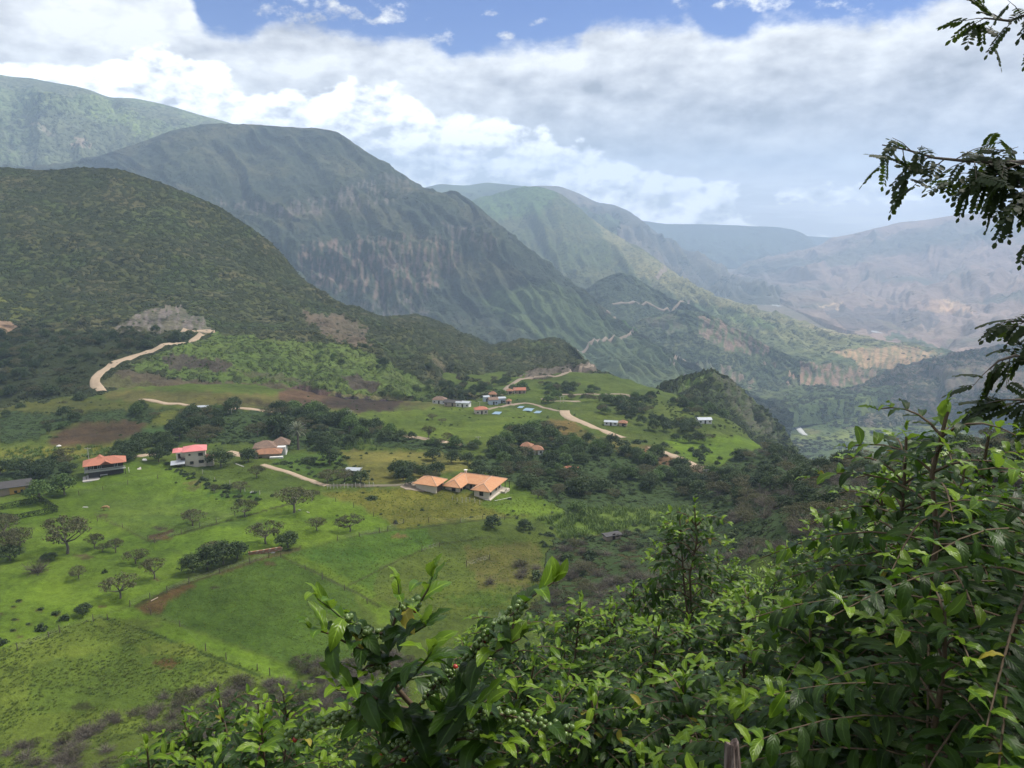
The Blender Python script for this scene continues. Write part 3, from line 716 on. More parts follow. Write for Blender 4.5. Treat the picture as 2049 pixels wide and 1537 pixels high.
# ---- B: the green mountain behind, its spur down to the river and the bench below
B_rows = [
 [(800, 820, 1650), (1560, 820, 1600), (1750, 792, 1800), (1830, 765, 2150), (1890, 738, 2350), (1990, 742, 2500)],
 [(800, 790, 1750), (1300, 782, 1800), (1450, 772, 1860), (1560, 770, 1930), (1650, 772, 1990), (1750, 770, 2080), (1830, 748, 2330), (1890, 726, 2480), (1990, 740, 2560)],
 [(800, 745, 1880), (1300, 718, 2000), (1450, 714, 2050), (1560, 720, 2080), (1650, 730, 2120), (1720, 735, 2200), (1770, 728, 2300), (1830, 722, 2420), (1890, 714, 2560), (1990, 738, 2600)],
 [(800, 690, 2250), (1200, 665, 2350), (1350, 672, 2300), (1450, 690, 2300), (1560, 704, 2300), (1650, 706, 2350), (1700, 700, 2400), (1760, 694, 2480), (1830, 705, 2560), (1890, 712, 2620), (1990, 737, 2640)],
 [(800, 600, 2900), (1100, 585, 2800), (1250, 605, 2800), (1350, 622, 2750), (1450, 648, 2650), (1560, 675, 2600), (1650, 688, 2580), (1750, 690, 2600), (1830, 700, 2640), (1890, 711, 2660), (1990, 736, 2680)],
 [(800, 530, 3500), (1000, 490, 3600), (1100, 480, 3500), (1200, 515, 3400), (1290, 555, 3200), (1400, 600, 3000), (1500, 632, 2880), (1600, 662, 2780), (1700, 683, 2720), (1800, 694, 2700), (1890, 709, 2700), (1990, 735, 2710)],
 [(800, 470, 4650), (900, 425, 4550), (940, 403, 4500), (975, 392, 4500), (1000, 385, 4500), (1025, 377, 4450), (1050, 373, 4430), (1075, 374, 4400), (1110, 382, 4350), (1135, 397, 4320), (1160, 416, 4280), (1185, 440, 4220),
  (1215, 460, 4150), (1240, 475, 4080), (1270, 490, 4000), (1300, 508, 3850), (1330, 532, 3700), (1365, 558, 3600), (1400, 578, 3500), (1440, 596, 3400), (1500, 614, 3300), (1560, 632, 3200), (1600, 646, 3100), (1650, 660, 3030), (1700, 673, 2950), (1750, 680, 2900),
  (1800, 688, 2850), (1850, 697, 2800), (1890, 708, 2750), (1990, 734, 2740)]]
def B_disp(S, T, V):
    x, y, z = V[..., 0], V[..., 1], V[..., 2]
    d = gullies(S, T, V, 62, 70, 26, 81, 7, 0.08)*(1-sm(S, 1500, 1800)*0.6)*(0.45+0.55*sm(T, 2.6, 4.2))
    d += fbm(x/240, (y*0.5+z)/240, 4, 82)*20*sm(T, 1.2, 2.5)*(1-sm(T, 5.3, 6)*0.9)*(1-sm(S, 1500, 1850)*0.5)
    d += fbm(x/50, (y*0.5+z)/50, 4, 83)*4.0
    d += sm(T, 0.8, 1.2)*(1-sm(T, 1.9, 2.3))*ridged(S/15, T*0.4, 3, 84)*8
    return d
def B_tint(px, py, V, steep, dd, T):
    x, y, z = V[..., 0], V[..., 1], V[..., 2]
    t = np.ones(V.shape)*np.array((0.088, 0.110, 0.046)); s = np.full(px.shape, 0.42)
    n = fbm(x/230, (y*0.5+z)/230, 4, 91)
    t = blend(t, sm(n, 0.0, 0.5)*0.6, (0.120, 0.120, 0.055))
    t = blend(t, soften(zone(px, py, [(930, 395), (1070, 365), (1120, 380), (1080, 430), (1000, 440), (940, 420)], 10), 3)*0.8, (0.085, 0.15, 0.045))
    t = blend(t, soften(zone(px, py, [(1180, 430), (1330, 530), (1500, 610), (1700, 670), (1890, 705), (1700, 720), (1500, 660), (1280, 560)], 10), 3)*0.75, (0.245, 0.225, 0.105))  # sunlight on the right-hand slopes, put into the tint as tan-green
    t = blend(t, soften(zone(px, py, [(1280, 600), (1500, 640), (1750, 685), (1700, 720), (1500, 705), (1300, 690)], 12), 3)*0.6, (0.165, 0.180, 0.072))  # sunlit tan-green painted on the lower slopes too
    t = blend(t, zone(px, py, [(1330, 600), (1480, 620), (1560, 650), (1540, 660), (1400, 630)], 8)*0.6, (0.105, 0.165, 0.050))
    t = blend(t, zone(px, py, [(1640, 645), (1700, 655), (1780, 672), (1700, 668), (1650, 655)], 3)*0.8, (0.24, 0.27, 0.07))
    t = blend(t, zone(px, py, [(1600, 650), (1650, 648), (1800, 682), (1700, 676)], 4)*0.5, (0.34, 0.29, 0.17))
    fl = sm(-T, -0.9, -0.5); t = blend(t, fl, (0.068, 0.095, 0.034)); t = blend(t, fl*sm(fbm(x/110, y/110, 4, 21), 0.1, 0.35), (0.12, 0.15, 0.04))
    streak = sm(fbm(px/8, py/26, 3, 92)+0.2, -0.1, 0.35)
    m = zone(px, py, [(1540, 725), (1600, 722), (1680, 732), (1760, 740), (1740, 770), (1650, 772), (1560, 768)], 7); t = blend(t, m*streak*0.8, (0.27, 0.17, 0.125)); s = s*(1-m*0.8)
    m = zone(px, py, [(1440, 725), (1540, 722), (1560, 765), (1440, 768)], 14); t = blend(t, m*streak*0.7, (0.23, 0.155, 0.12)); s = s*(1-m*0.6)
    m = zone(px, py, [(1290, 722), (1430, 715), (1500, 730), (1440, 760), (1320, 770)], 9); t = blend(t, m*streak*0.35, (0.20, 0.17, 0.14)); s = s*(1-m*0.6)
    m = zone(px, py, [(1660, 702), (1740, 694), (1800, 692), (1892, 708), (1870, 730), (1800, 742), (1730, 735)], 6)
    t = blend(t, m*(0.35+0.55*streak), (0.38, 0.245, 0.14)); t = blend(t, m*(1-streak)*0.4, (0.17, 0.15, 0.08)); s = s*(1-m*0.9)
    return np.clip(t, 0.01, 1), s
loft('mountain_green', B_rows, 800, 1990, 480, 300, B_disp, M_mtn, B_tint, objname='mountain')

def spur(name, crest, drop, dfrac, px0, px1, ns, nper, amp, wl, tintc, mat, seed, rockpoly=None, objname='hill', shear=40):
    crest = sorted(crest)
    rows = []
    for q, dd_, in ((1.0, 1.0), (0.66, 0.62), (0.33, 0.3), (0.12, 0.1)):
        rows.append([(x_, y_+drop*q*(1.0), D_*(1-dfrac*dd_)) for x_, y_, D_ in crest])
    rows.append(crest)
    def disp(S, T, V):
        x, y, z = V[..., 0], V[..., 1], V[..., 2]
        return gullies(S, T, V, wl, shear, amp, seed, 5, 0.1) + fbm(x/(wl*1.2), (y*.5+z)/(wl*1.2), 4, seed+1)*amp*0.35
    def tf(px, py, V, steep, dd, T):
        x, y, z = V[..., 0], V[..., 1], V[..., 2]
        t = np.ones(V.shape)*np.array(tintc[0]); s = np.full(px.shape, 0.6)
        t = blend(t, sm(fbm(x/(wl*2), (y*.5+z)/(wl*2), 4, seed+2), 0, 0.5)*0.7, tintc[1])
        if rockpoly:
            for pol, c, k in rockpoly:
                st = sm(fbm(px/7, py/22, 3, seed+3)+0.15, -0.1, 0.35)
                m = zone(px, py, pol, 5, seed=seed); t = blend(t, m*st*k, c); s = s*(1-m*0.8)
        return np.clip(t, 0.01, 1), s
    return loft(name, rows, px0, px1, ns, nper, disp, mat, tf, objname=objname)
# knob on the terrace edge
spur('knob', [(1290, 812, 560), (1330, 780, 590), (1365, 765, 620), (1395, 755, 650), (1425, 747, 680), (1450, 757, 690), (1480, 785, 690), (1510, 822, 690), (1540, 850, 700), (1580, 895, 700)],
     75, 0.17, 1290, 1580, 160, 90, 9, 34, ((0.055, 0.075, 0.028), (0.075, 0.095, 0.032)), M_hill, 101,
     [([(1425, 745), (1470, 760), (1545, 840), (1570, 880), (1500, 860), (1460, 800)], (0.10, 0.09, 0.075), 0.6),
      ([(1340, 792), (1375, 762), (1425, 747), (1430, 752), (1380, 775), (1350, 800)], (0.115, 0.17, 0.040), 1.0)])
spur('spur_a', [(1120, 640, 2450), (1160, 590, 2450), (1200, 560, 2480), (1236, 544, 2500), (1265, 552, 2500), (1300, 572, 2480), (1340, 596, 2450), (1385, 612, 2400), (1440, 640, 2350)],
     105, 0.13, 1120, 1440, 150, 80, 10, 46, ((0.065, 0.085, 0.040), (0.085, 0.11, 0.05)), M_mtn2, 111)
spur('spur_b', [(1210, 680, 2150), (1260, 650, 2180), (1310, 632, 2200), (1350, 622, 2200), (1400, 624, 2200), (1440, 640, 2180), (1490, 668, 2150), (1540, 695, 2100), (1600, 720, 2050)],
     80, 0.10, 1210, 1600, 170, 80, 10, 46, ((0.085, 0.110, 0.048), (0.125, 0.135, 0.06)), M_mtn2, 121,
     [([(1400, 630), (1440, 640), (1545, 695), (1530, 715), (1450, 700), (1400, 665)], (0.24, 0.16, 0.125), 0.8),
      ([(1280, 635), (1340, 628), (1380, 650), (1340, 670)], (0.17, 0.14, 0.115), 0.5)])

# ---- right-hand range across the river
R_rows = [
 [(1380, 612, 5400), (1460, 562, 6400), (1500, 575, 6000), (1560, 604, 4600), (1650, 645, 3600), (1750, 680, 3000), (1850, 708, 2640), (2049, 740, 2280), (2600, 770, 2100)],
 [(1380, 606, 6000), (1460, 559, 6600), (1510, 565, 6500), (1560, 590, 5100), (1650, 622, 4200), (1750, 650, 3700), (1850, 672, 3300), (2049, 700, 2800), (2600, 720, 2600)],
 [(1380, 602, 6500), (1470, 556, 6800), (1520, 552, 6700), (1580, 568, 6000), (1650, 588, 5200), (1750, 606, 4700), (1900, 622, 4200), (2049, 634, 3800), (2600, 650, 3500)],
 [(1380, 600, 6600), (1470, 553, 6900), (1540, 535, 6900), (1620, 535, 6500), (1700, 545, 6100), (1800, 552, 5800), (1900, 548, 5600), (2049, 545, 5300), (2600, 540, 5000)],
 [(1380, 598, 6800), (1470, 552, 7000), (1540, 526, 7150), (1620, 512, 7150), (1700, 502, 7000), (1800, 492, 6800), (1900, 480, 6600), (2049, 470, 6400), (2600, 450, 6000)],
 [(1380, 596, 7000), (1430, 570, 7050), (1470, 551, 7100), (1520, 532, 7300), (1560, 514, 7500), (1600, 503, 7600), (1640, 491, 7600), (1680, 474, 7600), (1720, 466, 7600), (1760, 456, 7600), (1800, 446, 7600), (1850, 441, 7600),
  (1900, 433, 7600), (1940, 428, 7600), (1980, 426, 7600), (2049, 419, 7600), (2600, 420, 6600)]]
def R_disp(S, T, V):
    x, y, z = V[..., 0], V[..., 1], V[..., 2]
    d = gullies(S, T, V, 115, -75, 52, 131, 6, 0.06, 0.6, 5)*(0.35+0.65*sm(T, 0.5, 3))
    d += fbm(x/420, (y*0.35+z)/330, 5, 132)*40*sm(T, 0, 1.2)*(1-sm(T, 4.3, 5)*0.85)
    return d
def R_tint(px, py, V, steep, dd, T):
    x, y, z = V[..., 0], V[..., 1], V[..., 2]
    t = np.ones(V.shape)*np.array((0.235, 0.172, 0.145)); s = np.full(px.shape, 0.30)
    n = fbm(x/700, (y*0.4+z)/500, 5, 141)
    t = blend(t, sm(n, 0.0, 0.6)*0.7, (0.28, 0.215, 0.175))
    t = blend(t, sm(-n, 0.0, 0.5)*0.8, (0.095, 0.100, 0.080))
    for pol, c, k in (([(1650, 628), (1680, 612), (1830, 618), (1880, 640), (1870, 655), (1790, 660), (1700, 665)], (0.085, 0.080, 0.085), 0.7),
                      ([(1840, 605), (1900, 600), (1960, 622), (1900, 632)], (0.42, 0.28, 0.18), 0.7),
                      ([(1640, 606), (1680, 610), (1675, 616), (1645, 614)], (0.48, 0.34, 0.22), 0.9),
                      ([(1880, 600), (1905, 615), (1900, 630), (1885, 622)], (0.55, 0.38, 0.22), 0.8),
                      ([(1760, 665), (1800, 668), (1900, 700), (1850, 700), (1780, 680)], (0.06, 0.10, 0.05), 0.8),
                      ([(1470, 555), (1540, 545), (1600, 560), (1560, 600), (1500, 575)], (0.19, 0.14, 0.12), 0.6)):
        m = zone(px, py, pol, 12, seed=int(pol[0][0])); t = blend(t, m*k, c)
    return np.clip(t, 0.01, 1), s
loft('range_right', R_rows, 1380, 2600, 460, 240, R_disp, M_far, R_tint, objname='mountain')
spur('spur_r', [(1690, 782, 2000), (1730, 768, 2050), (1770, 752, 2100), (1800, 738, 2150), (1840, 724, 2200), (1890, 714, 2200), (1950, 705, 2200), (2049, 696, 2200), (2200, 680, 2200), (2600, 650, 2200)],
     95, 0.19, 1690, 2600, 230, 90, 20, 70, ((0.105, 0.085, 0.062), (0.14, 0.135, 0.075)), M_mtn2, 151,
     [([(1860, 740), (1980, 730), (2049, 740), (2049, 780), (1900, 775)], (0.15, 0.11, 0.09), 0.6)])

# ---- far ranges
def far(name, rows, px0, px1, ns, nper, wl, shear, amp, seed, c1, c2, mat=None, extra=None, keep=0.1):
    nr = len(rows)
    def disp(S, T, V):
        x, y, z = V[..., 0], V[..., 1], V[..., 2]
        return gullies(S, T, V, wl, shear, amp, seed, nr, keep, 0.5, 5)*(1-0.9*sm(T, nr-2.2, nr-1)) + fbm(x/(amp*8), (y*.4+z)/(amp*8), 4, seed+1)*amp*0.5*(1-sm(T, nr-2, nr-1)*0.93)
    def tf(px, py, V, steep, dd, T):
        x, y, z = V[..., 0], V[..., 1], V[..., 2]
        t = np.ones(V.shape)*np.array(c1); s = np.full(px.shape, 0.45)
        t = blend(t, sm(fbm(x/(amp*9), (y*.4+z)/(amp*9), 5, seed+2), -0.05, 0.35)*0.85, c2)
        if extra:
            for pol, c, k, j in extra:
                m = zone(px, py, pol, j, seed=seed)*sm(fbm(px/14, py/9, 3, seed+4)+0.3, 0, 0.4); t = blend(t, m*k, c)
        return np.clip(t, 0.01, 1), s
    return loft(name, rows, px0, px1, ns, nper, disp, mat or M_far, tf, objname='mountain')
far('range_left', [
 [(-420, 440, 2894), (660, 430, 2809)],
 [(-420, 370, 3150), (0, 360, 3150), (150, 350, 3150), (300, 345, 3065), (660, 380, 2979)],
 [(-420, 300, 3405), (0, 318, 3363), (90, 300, 3363), (230, 300, 3363), (350, 310, 3320), (450, 320, 3320), (660, 360, 3320)],
 [(-420, 230, 3661), (0, 250, 3661), (60, 225, 3618), (120, 200, 3575), (200, 245, 3661), (300, 262, 3746), (450, 290, 3746), (660, 345, 3746)],
 [(-420, 160, 4086), (0, 195, 4001), (120, 192, 3916), (200, 210, 4001), (330, 240, 4086), (460, 268, 4171), (660, 340, 4171)],
 [(-420, 95, 4512), (-200, 120, 4427), (-60, 142, 4427), (0, 149, 4427), (25, 154, 4427), (60, 156, 4427), (110, 166, 4427), (150, 172, 4427), (180, 180, 4427), (205, 190, 4427), (220, 195, 4427), (270, 197, 4427), (320, 207, 4427), (350, 215, 4427),
  (400, 230, 4427), (450, 243, 4427), (480, 252, 4427), (560, 290, 4427), (660, 335, 4427)]],
 -420, 660, 400, 200, 88, 45, 30, 161, (0.130, 0.150, 0.085), (0.160, 0.205, 0.095), M_mtn,
 [([(170, 180), (230, 195), (330, 290), (270, 270), (180, 215)], (0.20, 0.26, 0.08), 0.8, 16), ([(150, 275), (185, 285), (180, 297), (140, 290)], (0.40, 0.30, 0.22), 0.7, 6),
  ([(60, 245), (80, 245), (110, 270), (95, 272)], (0.38, 0.30, 0.24), 0.5, 5), ([(0, 200), (50, 210), (40, 330), (0, 330)], (0.13, 0.18, 0.07), 0.6, 20)])
far('range_behind', [
 [(900, 600, 4350), (1560, 605, 4524)],
 [(900, 500, 5046), (1200, 500, 5133), (1350, 545, 5220), (1450, 578, 5307), (1560, 600, 5394)],
 [(900, 430, 5655), (1150, 430, 5742), (1250, 462, 5742), (1350, 512, 5829), (1450, 560, 5829), (1560, 596, 5916)],
 [(900, 385, 6525), (1000, 380, 6525), (1080, 372, 6525), (1120, 373, 6525), (1160, 388, 6525), (1195, 405, 6525), (1230, 410, 6525), (1262, 424, 6525), (1280, 440, 6525), (1310, 462, 6525), (1350, 490, 6481), (1400, 516, 6438), (1440, 540, 6351),
  (1480, 565, 6264), (1560, 594, 6177)]],
 900, 1560, 260, 120, 52, 60, 80, 171, (0.085, 0.082, 0.065), (0.145, 0.125, 0.095))
far('range_cloudy', [
 [(640, 520, 4300), (1240, 520, 4300)],
 [(640, 440, 5200), (860, 430, 5200), (1000, 430, 5200), (1240, 450, 5200)],
 [(640, 395, 6600), (760, 385, 6600), (840, 378, 6600), (880, 368, 6600), (930, 372, 6600), (975, 365, 6600), (1040, 372, 6600), (1100, 380, 6600), (1140, 410, 6600), (1240, 450, 6600)]],
 640, 1240, 200, 90, 60, 50, 70, 181, (0.05, 0.07, 0.04), (0.07, 0.10, 0.05))
far('range_blue', [
 [(1150, 535, 7900), (1760, 535, 7900)],
 [(1150, 500, 8300), (1300, 500, 8300), (1450, 505, 8300), (1600, 515, 8300), (1760, 528, 8300)],
 [(1150, 430, 9200), (1280, 441, 9200), (1330, 448, 9200), (1400, 449, 9200), (1470, 451, 9200), (1550, 454, 9200), (1585, 459, 9200), (1605, 466, 9200), (1625, 480, 9200), (1645, 498, 9200), (1680, 515, 9200), (1760, 530, 9200)]],
 1150, 1760, 200, 80, 90, 60, 60, 191, (0.045, 0.06, 0.045), (0.055, 0.075, 0.05))
far('range_farthest', [
 [(1450, 512, 9800), (2100, 512, 9800)],
 [(1450, 466, 10700), (1580, 470, 10700), (1640, 474, 10700), (1700, 477, 10700), (1740, 470, 10700), (1800, 462, 10700), (2100, 450, 10700)]],
 1450, 2100, 120, 50, 90, 60, 40, 201, (0.05, 0.06, 0.045), (0.06, 0.07, 0.05))

# ---- haze: one closed box of thin air round everything
zb, zt = -560.0, 860.0
hv = [(x, y, z) for z in (zb, zt) for y in (-2500, 12600) for x in (-11500, 11500)]
hf = [(0, 2, 3, 1), (4, 5, 7, 6), (0, 1, 5, 4), (2, 6, 7, 3), (0, 4, 6, 2), (1, 3, 7, 5)]
me = bpy.data.meshes.new('haze'); me.from_pydata(hv, [], hf); me.update()
hz = bpy.data.objects.new('haze', me); link(hz); hz['kind'] = 'stuff'
m = bpy.data.materials.new('haze_air'); m.use_nodes = True; t = m.node_tree; t.nodes.clear()
o_ = t.nodes.new('ShaderNodeOutputMaterial'); pv = t.nodes.new('ShaderNodeVolumePrincipled')
HAZE = 0.000150
pv.inputs['Density'].default_value = HAZE; pv.inputs['Color'].default_value = (0.60, 0.77, 1.0, 1); pv.inputs['Anisotropy'].default_value = 0.0
t.links.new(pv.outputs[0], o_.inputs['Volume']); me.materials.append(m)
m.cycles.homogeneous_volume = True
KEEP_OUT = []
# ------------------------------------------------------------------ vegetation
RNG = np.random.default_rng(7)
def mesh_np(name, V, F, mat=None, smooth=False, attr=None):
    V = np.asarray(V, np.float32); F = np.asarray(F, np.int32); k = F.shape[1]
    me = bpy.data.meshes.new(name)
    me.vertices.add(len(V)); me.vertices.foreach_set('co', V.reshape(-1))
    me.loops.add(F.size); me.loops.foreach_set('vertex_index', F.reshape(-1))
    me.polygons.add(len(F)); me.polygons.foreach_set('loop_start', np.arange(0, F.size, k, dtype=np.int32))
    if smooth: me.polygons.foreach_set('use_smooth', np.ones(len(F), bool))
    me.update(calc_edges=True)
    if attr:
        for an, av in attr.items():
            a = me.attributes.new(an, 'FLOAT', 'POINT'); a.data.foreach_set('value', np.asarray(av, np.float32))
    if mat: me.materials.append(mat)
    return me
def unit(v): return v/(np.linalg.norm(v, axis=-1, keepdims=True)+1e-9)
def leaf_cards(C, N, size, rng, aspect=0.55):
    """one bent four-sided leaf spray per centre"""
    n = len(C); a = unit(np.cross(N, rng.normal(size=(n, 3)))); b = np.cross(N, a)
    s = (size*rng.uniform(0.6, 1.35, n))[:, None]
    V = np.stack([C-a*s, C-b*s*aspect+N*s*0.25, C+a*s, C+b*s*aspect+N*s*0.25], 1).reshape(-1, 3)
    F = np.arange(4*n).reshape(n, 4)
    return V, F
def tube(path, rad, sides=6):
    path = np.array(path, float); V = []; F = []; n = len(path)
    for i in range(n):
        t = unit(path[min(i+1, n-1)]-path[max(i-1, 0)])
        up = np.array([0, 0, 1.0]) if abs(t[2]) < 0.9 else np.array([1.0, 0, 0])
        a = unit(np.cross(t, up)); b = np.cross(t, a)
        for k in range(sides):
            q = 2*math.pi*k/sides
            V.append(path[i]+(a*math.cos(q)+b*math.sin(q))*rad[i])
    for i in range(n-1):
        for k in range(sides):
            F.append((i*sides+k, i*sides+(k+1) % sides, (i+1)*sides+(k+1) % sides, (i+1)*sides+k))
    return np.array(V), np.array(F)
class Acc:
    def __init__(s): s.V = []; s.F = []; s.n = 0; s.A = []
    def add(s, V, F, a=0.0):
        s.V.append(V); s.F.append(np.asarray(F)+s.n); s.n += len(V); s.A.append(np.full(len(V), a) if np.isscalar(a) else a)
    def mesh(s, name, mat, smooth=False, attr=None):
        return mesh_np(name, np.concatenate(s.V), np.concatenate(s.F), mat, smooth, {attr: np.concatenate(s.A)} if attr else None)

def foliage_mat(name, c1, c2, trans=0.25, rough=0.6, vary=0.35, tval=None):
    m, t, b = new_mat(name)
    oi = t.nodes.new('ShaderNodeObjectInfo'); g = t.nodes.new('ShaderNodeNewGeometry')
    n = noise(g.outputs['Position'], 0.9, 3, 0.6)
    f = sstep(n*0.8 + E(oi.outputs['Random'])*0.5 - 0.15, 0.15, 0.75)
    col = mixc(f, c1, c2)
    isl = E(g.outputs['Random Per Island'])
    mul = t.nodes.new('ShaderNodeMix'); mul.data_type = 'RGBA'; mul.blend_type = 'MULTIPLY'; mul.inputs[0].default_value = 1
    k = isl*vary*2 + (1.0-vary)
    t.links.new(col, mul.inputs[6]); t.links.new(vec(k, k, k*0.9), mul.inputs[7])
    col = mul.outputs[2]
    t.links.new(col, b.inputs['Base Color']); b.inputs['Roughness'].default_value = rough; b.inputs['Specular IOR Level'].default_value = 0.25
    tr = t.nodes.new('ShaderNodeBsdfTranslucent'); t.links.new(col, tr.inputs[0])
    mx = t.nodes.new('ShaderNodeMixShader'); mx.inputs[0].default_value = trans
    t.links.new(b.outputs[0], mx.inputs[1]); t.links.new(tr.outputs[0], mx.inputs[2])
    out = t.nodes['Material Output']; t.links.new(mx.outputs[0], out.inputs[0])
    return m
F_umb = foliage_mat('acacia_foliage', (0.070, 0.072, 0.034), (0.120, 0.118, 0.060), trans=0.35)
F_rnd = foliage_mat('dark_foliage', (0.026, 0.048, 0.016), (0.055, 0.085, 0.026))
F_lit = foliage_mat('bright_foliage', (0.055, 0.095, 0.022), (0.090, 0.150, 0.036))
F_hill = foliage_mat('hill_scrub_foliage', (0.030, 0.043, 0.015), (0.062, 0.074, 0.024))
F_twig = foliage_mat('bare_twigs', (0.085, 0.072, 0.060), (0.135, 0.118, 0.100), trans=0.0, rough=0.9)
F_grass = foliage_mat('grass_blades', (0.125, 0.185, 0.036), (0.17, 0.215, 0.048), trans=0.45)
F_cane = foliage_mat('cane_blades', (0.085, 0.140, 0.035), (0.140, 0.205, 0.055), trans=0.3)
M_bark, t_, b_ = new_mat('bark'); n_ = noise(t_.nodes.new('ShaderNodeNewGeometry').outputs['Position'], 3.0, 5, 0.6)
t_.links.new(mixc(n_, (0.07, 0.055, 0.045), (0.17, 0.145, 0.12)), b_.inputs['Base Color']); b_.inputs['Roughness'].default_value = 0.9

def limbs(rng, top_pts, fork, rad, base=(0, 0, 0)):
    A = Acc(); base = np.array(base, float); fork = np.array(fork, float)
    mid = (base+fork)/2 + rng.normal(0, 0.03, 3)*[1, 1, 0]
    A.add(*tube([base, mid, fork], [rad, rad*0.8, rad*0.7], 7))
    for p in top_pts:
        q = fork+(p-fork)*0.5 + [0, 0, -0.06] + rng.normal(0, 0.03, 3)
        A.add(*tube([fork-[0, 0, 0.03], q, p], [rad*0.5, rad*0.32, rad*0.1], 5))
    return A
def crown_np(kind, seed):
    """crown of radius about 1 -> V, F, trunk Acc"""
    r = np.random.default_rng(seed)
    if kind == 'umb':
        nc = 34; a = r.uniform(0, 2*math.pi, nc); q = np.sqrt(r.uniform(0.02, 1, nc))*0.88
        ex = r.uniform(0.8, 1.12); C = np.stack([q*np.cos(a)*ex, q*np.sin(a)/ex, 1.10-0.42*q**2+r.uniform(-0.06, 0.06, nc)], -1)
        C = np.concatenate([C, np.stack([q*np.cos(a+.3)*.75, q*np.sin(a+.3)*.75, 0.88-0.30*q**2+r.uniform(-0.08, 0.06, nc)], -1)[:14]])
        rc = r.uniform(0.14, 0.27, len(C)); sq = 0.5; n = 30; leaf = 0.044; fork = (0, 0, 0.42); rad = 0.06
    elif kind == 'rnd':
        nc = 44; d = unit(r.normal(size=(nc, 3))); d[:, 2] = np.abs(d[:, 2])*1.1-0.32
        q = r.uniform(0.5, 0.9, nc)[:, None]; C = d*q*[0.95, 0.95, 0.80]+[0, 0, 0.78]
        rc = r.uniform(0.2, 0.36, nc); sq = 0.85; n = 36; leaf = 0.07; fork = (0, 0, 0.35); rad = 0.06
    elif kind == 'tall':
        nc = 40; z = r.uniform(0.5, 2.7, nc); a = r.uniform(0, 2*math.pi, nc); w = 0.62*np.sin(np.clip((z-0.2)/2.8, 0, 1)*math.pi)**0.6+0.08
        q = np.sqrt(r.uniform(0, 1, nc))*w; C = np.stack([q*np.cos(a), q*np.sin(a), z], -1)
        rc = r.uniform(0.2, 0.34, nc); sq = 0.9; n = 34; leaf = 0.07; fork = (0, 0, 0.9); rad = 0.05
    elif kind == 'bush':
        nc = 16; d = unit(r.normal(size=(nc, 3))); d[:, 2] = np.abs(d[:, 2])
        C = d*r.uniform(0.3, 0.72, nc)[:, None]*[1, 1, 0.8]+[0, 0, 0.12]
        rc = r.uniform(0.26, 0.42, nc); sq = 0.8; n = 20; leaf = 0.13; fork = (0, 0, 0.15); rad = 0.04
    V = []; 
    for c, q in zip(C, rc):
        d = unit(r.normal(size=(n, 3))); p = c + d*(q*r.uniform(0.55, 1.0, n)[:, None])*[1, 1, sq]
        N = unit(d*0.7+[0, 0, 0.55]+r.normal(0, 0.45, (n, 3)))
        V.append((p, N))
    P = np.concatenate([v[0] for v in V]); N = np.concatenate([v[1] for v in V])
    Vv, F = leaf_cards(P, N, leaf, r)
    k = r.permutation(len(C))[:9]
    T = limbs(r, C[k], fork, rad)
    return Vv, F, T
def twig_np(seed, n=150):
    r = np.random.default_rng(seed); A = Acc()
    for i in range(n):
        d = unit(r.normal(size=3)*[1, 1, 0.6]+[0, 0, 0.75]); L = r.uniform(0.6, 1.15)
        p0 = np.array([r.normal(0, 0.12), r.normal(0, 0.12), 0.0]); p1 = p0+d*L*0.55+r.normal(0, 0.05, 3); p2 = p0+d*L+r.normal(0, 0.10, 3)
        pts = [p0, p1, p2]
        s = unit(np.cross(d, r.normal(size=3)))
        for (a, b, w0, w1) in ((p0, p1, .016, .011), (p1, p2, .011, .005)):
            A.add(np.array([a-s*w0, a+s*w0, b+s*w1, b-s*w1]), [(0, 1, 2, 3)])
        for j in range(5):
            q = p1+(p2-p1)*r.uniform(0, 1); e = q+unit(r.normal(size=3)+d*0.6)*r.uniform(0.12, 0.32)
            A.add(np.array([q-s*.007, q+s*.007, e+s*.003, e-s*.003]), [(0, 1, 2, 3)])
    return A
PROTO = {}
for kind, nvar, mt in (('umb', 4, F_umb), ('rnd', 4, F_rnd), ('lit', 2, F_lit), ('tall', 2, F_rnd), ('bush', 3, F_rnd), ('hbush', 2, F_hill)):
    PROTO[kind] = []
    for i in range(nvar):
        V, F, T = crown_np({'lit': 'rnd', 'hbush': 'bush'}.get(kind, kind), 100+i*7+len(kind)*31)
        PROTO[kind].append((mesh_np('crown', V, F, mt), T.mesh('trunk', M_bark, True)))
PROTO['twig'] = [(twig_np(300+i).mesh('crown', F_twig), limbs(np.random.default_rng(i), [np.array([.2, .1, .4]), np.array([-.2, .1, .45])], (0, 0, .1), .03).mesh('trunk', M_bark)) for i in range(3)]

# positions on the terrain --------------------------------------------------
bpy.context.view_layer.update()
from mathutils.bvhtree import BVHTree
def hit(px, py, names=('ground', 'hill')):
    """first point of the named terrains under a sight line"""
    x, y, z = ray(px, py); d = Vector((float(x), float(y), float(z))).normalized(); best = None
    for n in names:
        ok, loc, nor, idx = TERR[n][0].ray_cast(Vector((0, 0, 0)), d)
        if ok and (best is None or loc.length < best[0].length): best = (loc.copy(), nor.copy())
    return best[0] if best else None
def gz(x, y, names=('ground', 'hill')):
    z = None
    for n in names:
        ok, loc, nor, idx = TERR[n][0].ray_cast(Vector((x, y, 900)), Vector((0, 0, -1)))
        if ok and (z is None or loc.z > z): z = loc.z
    return z if z is not None else -100.0

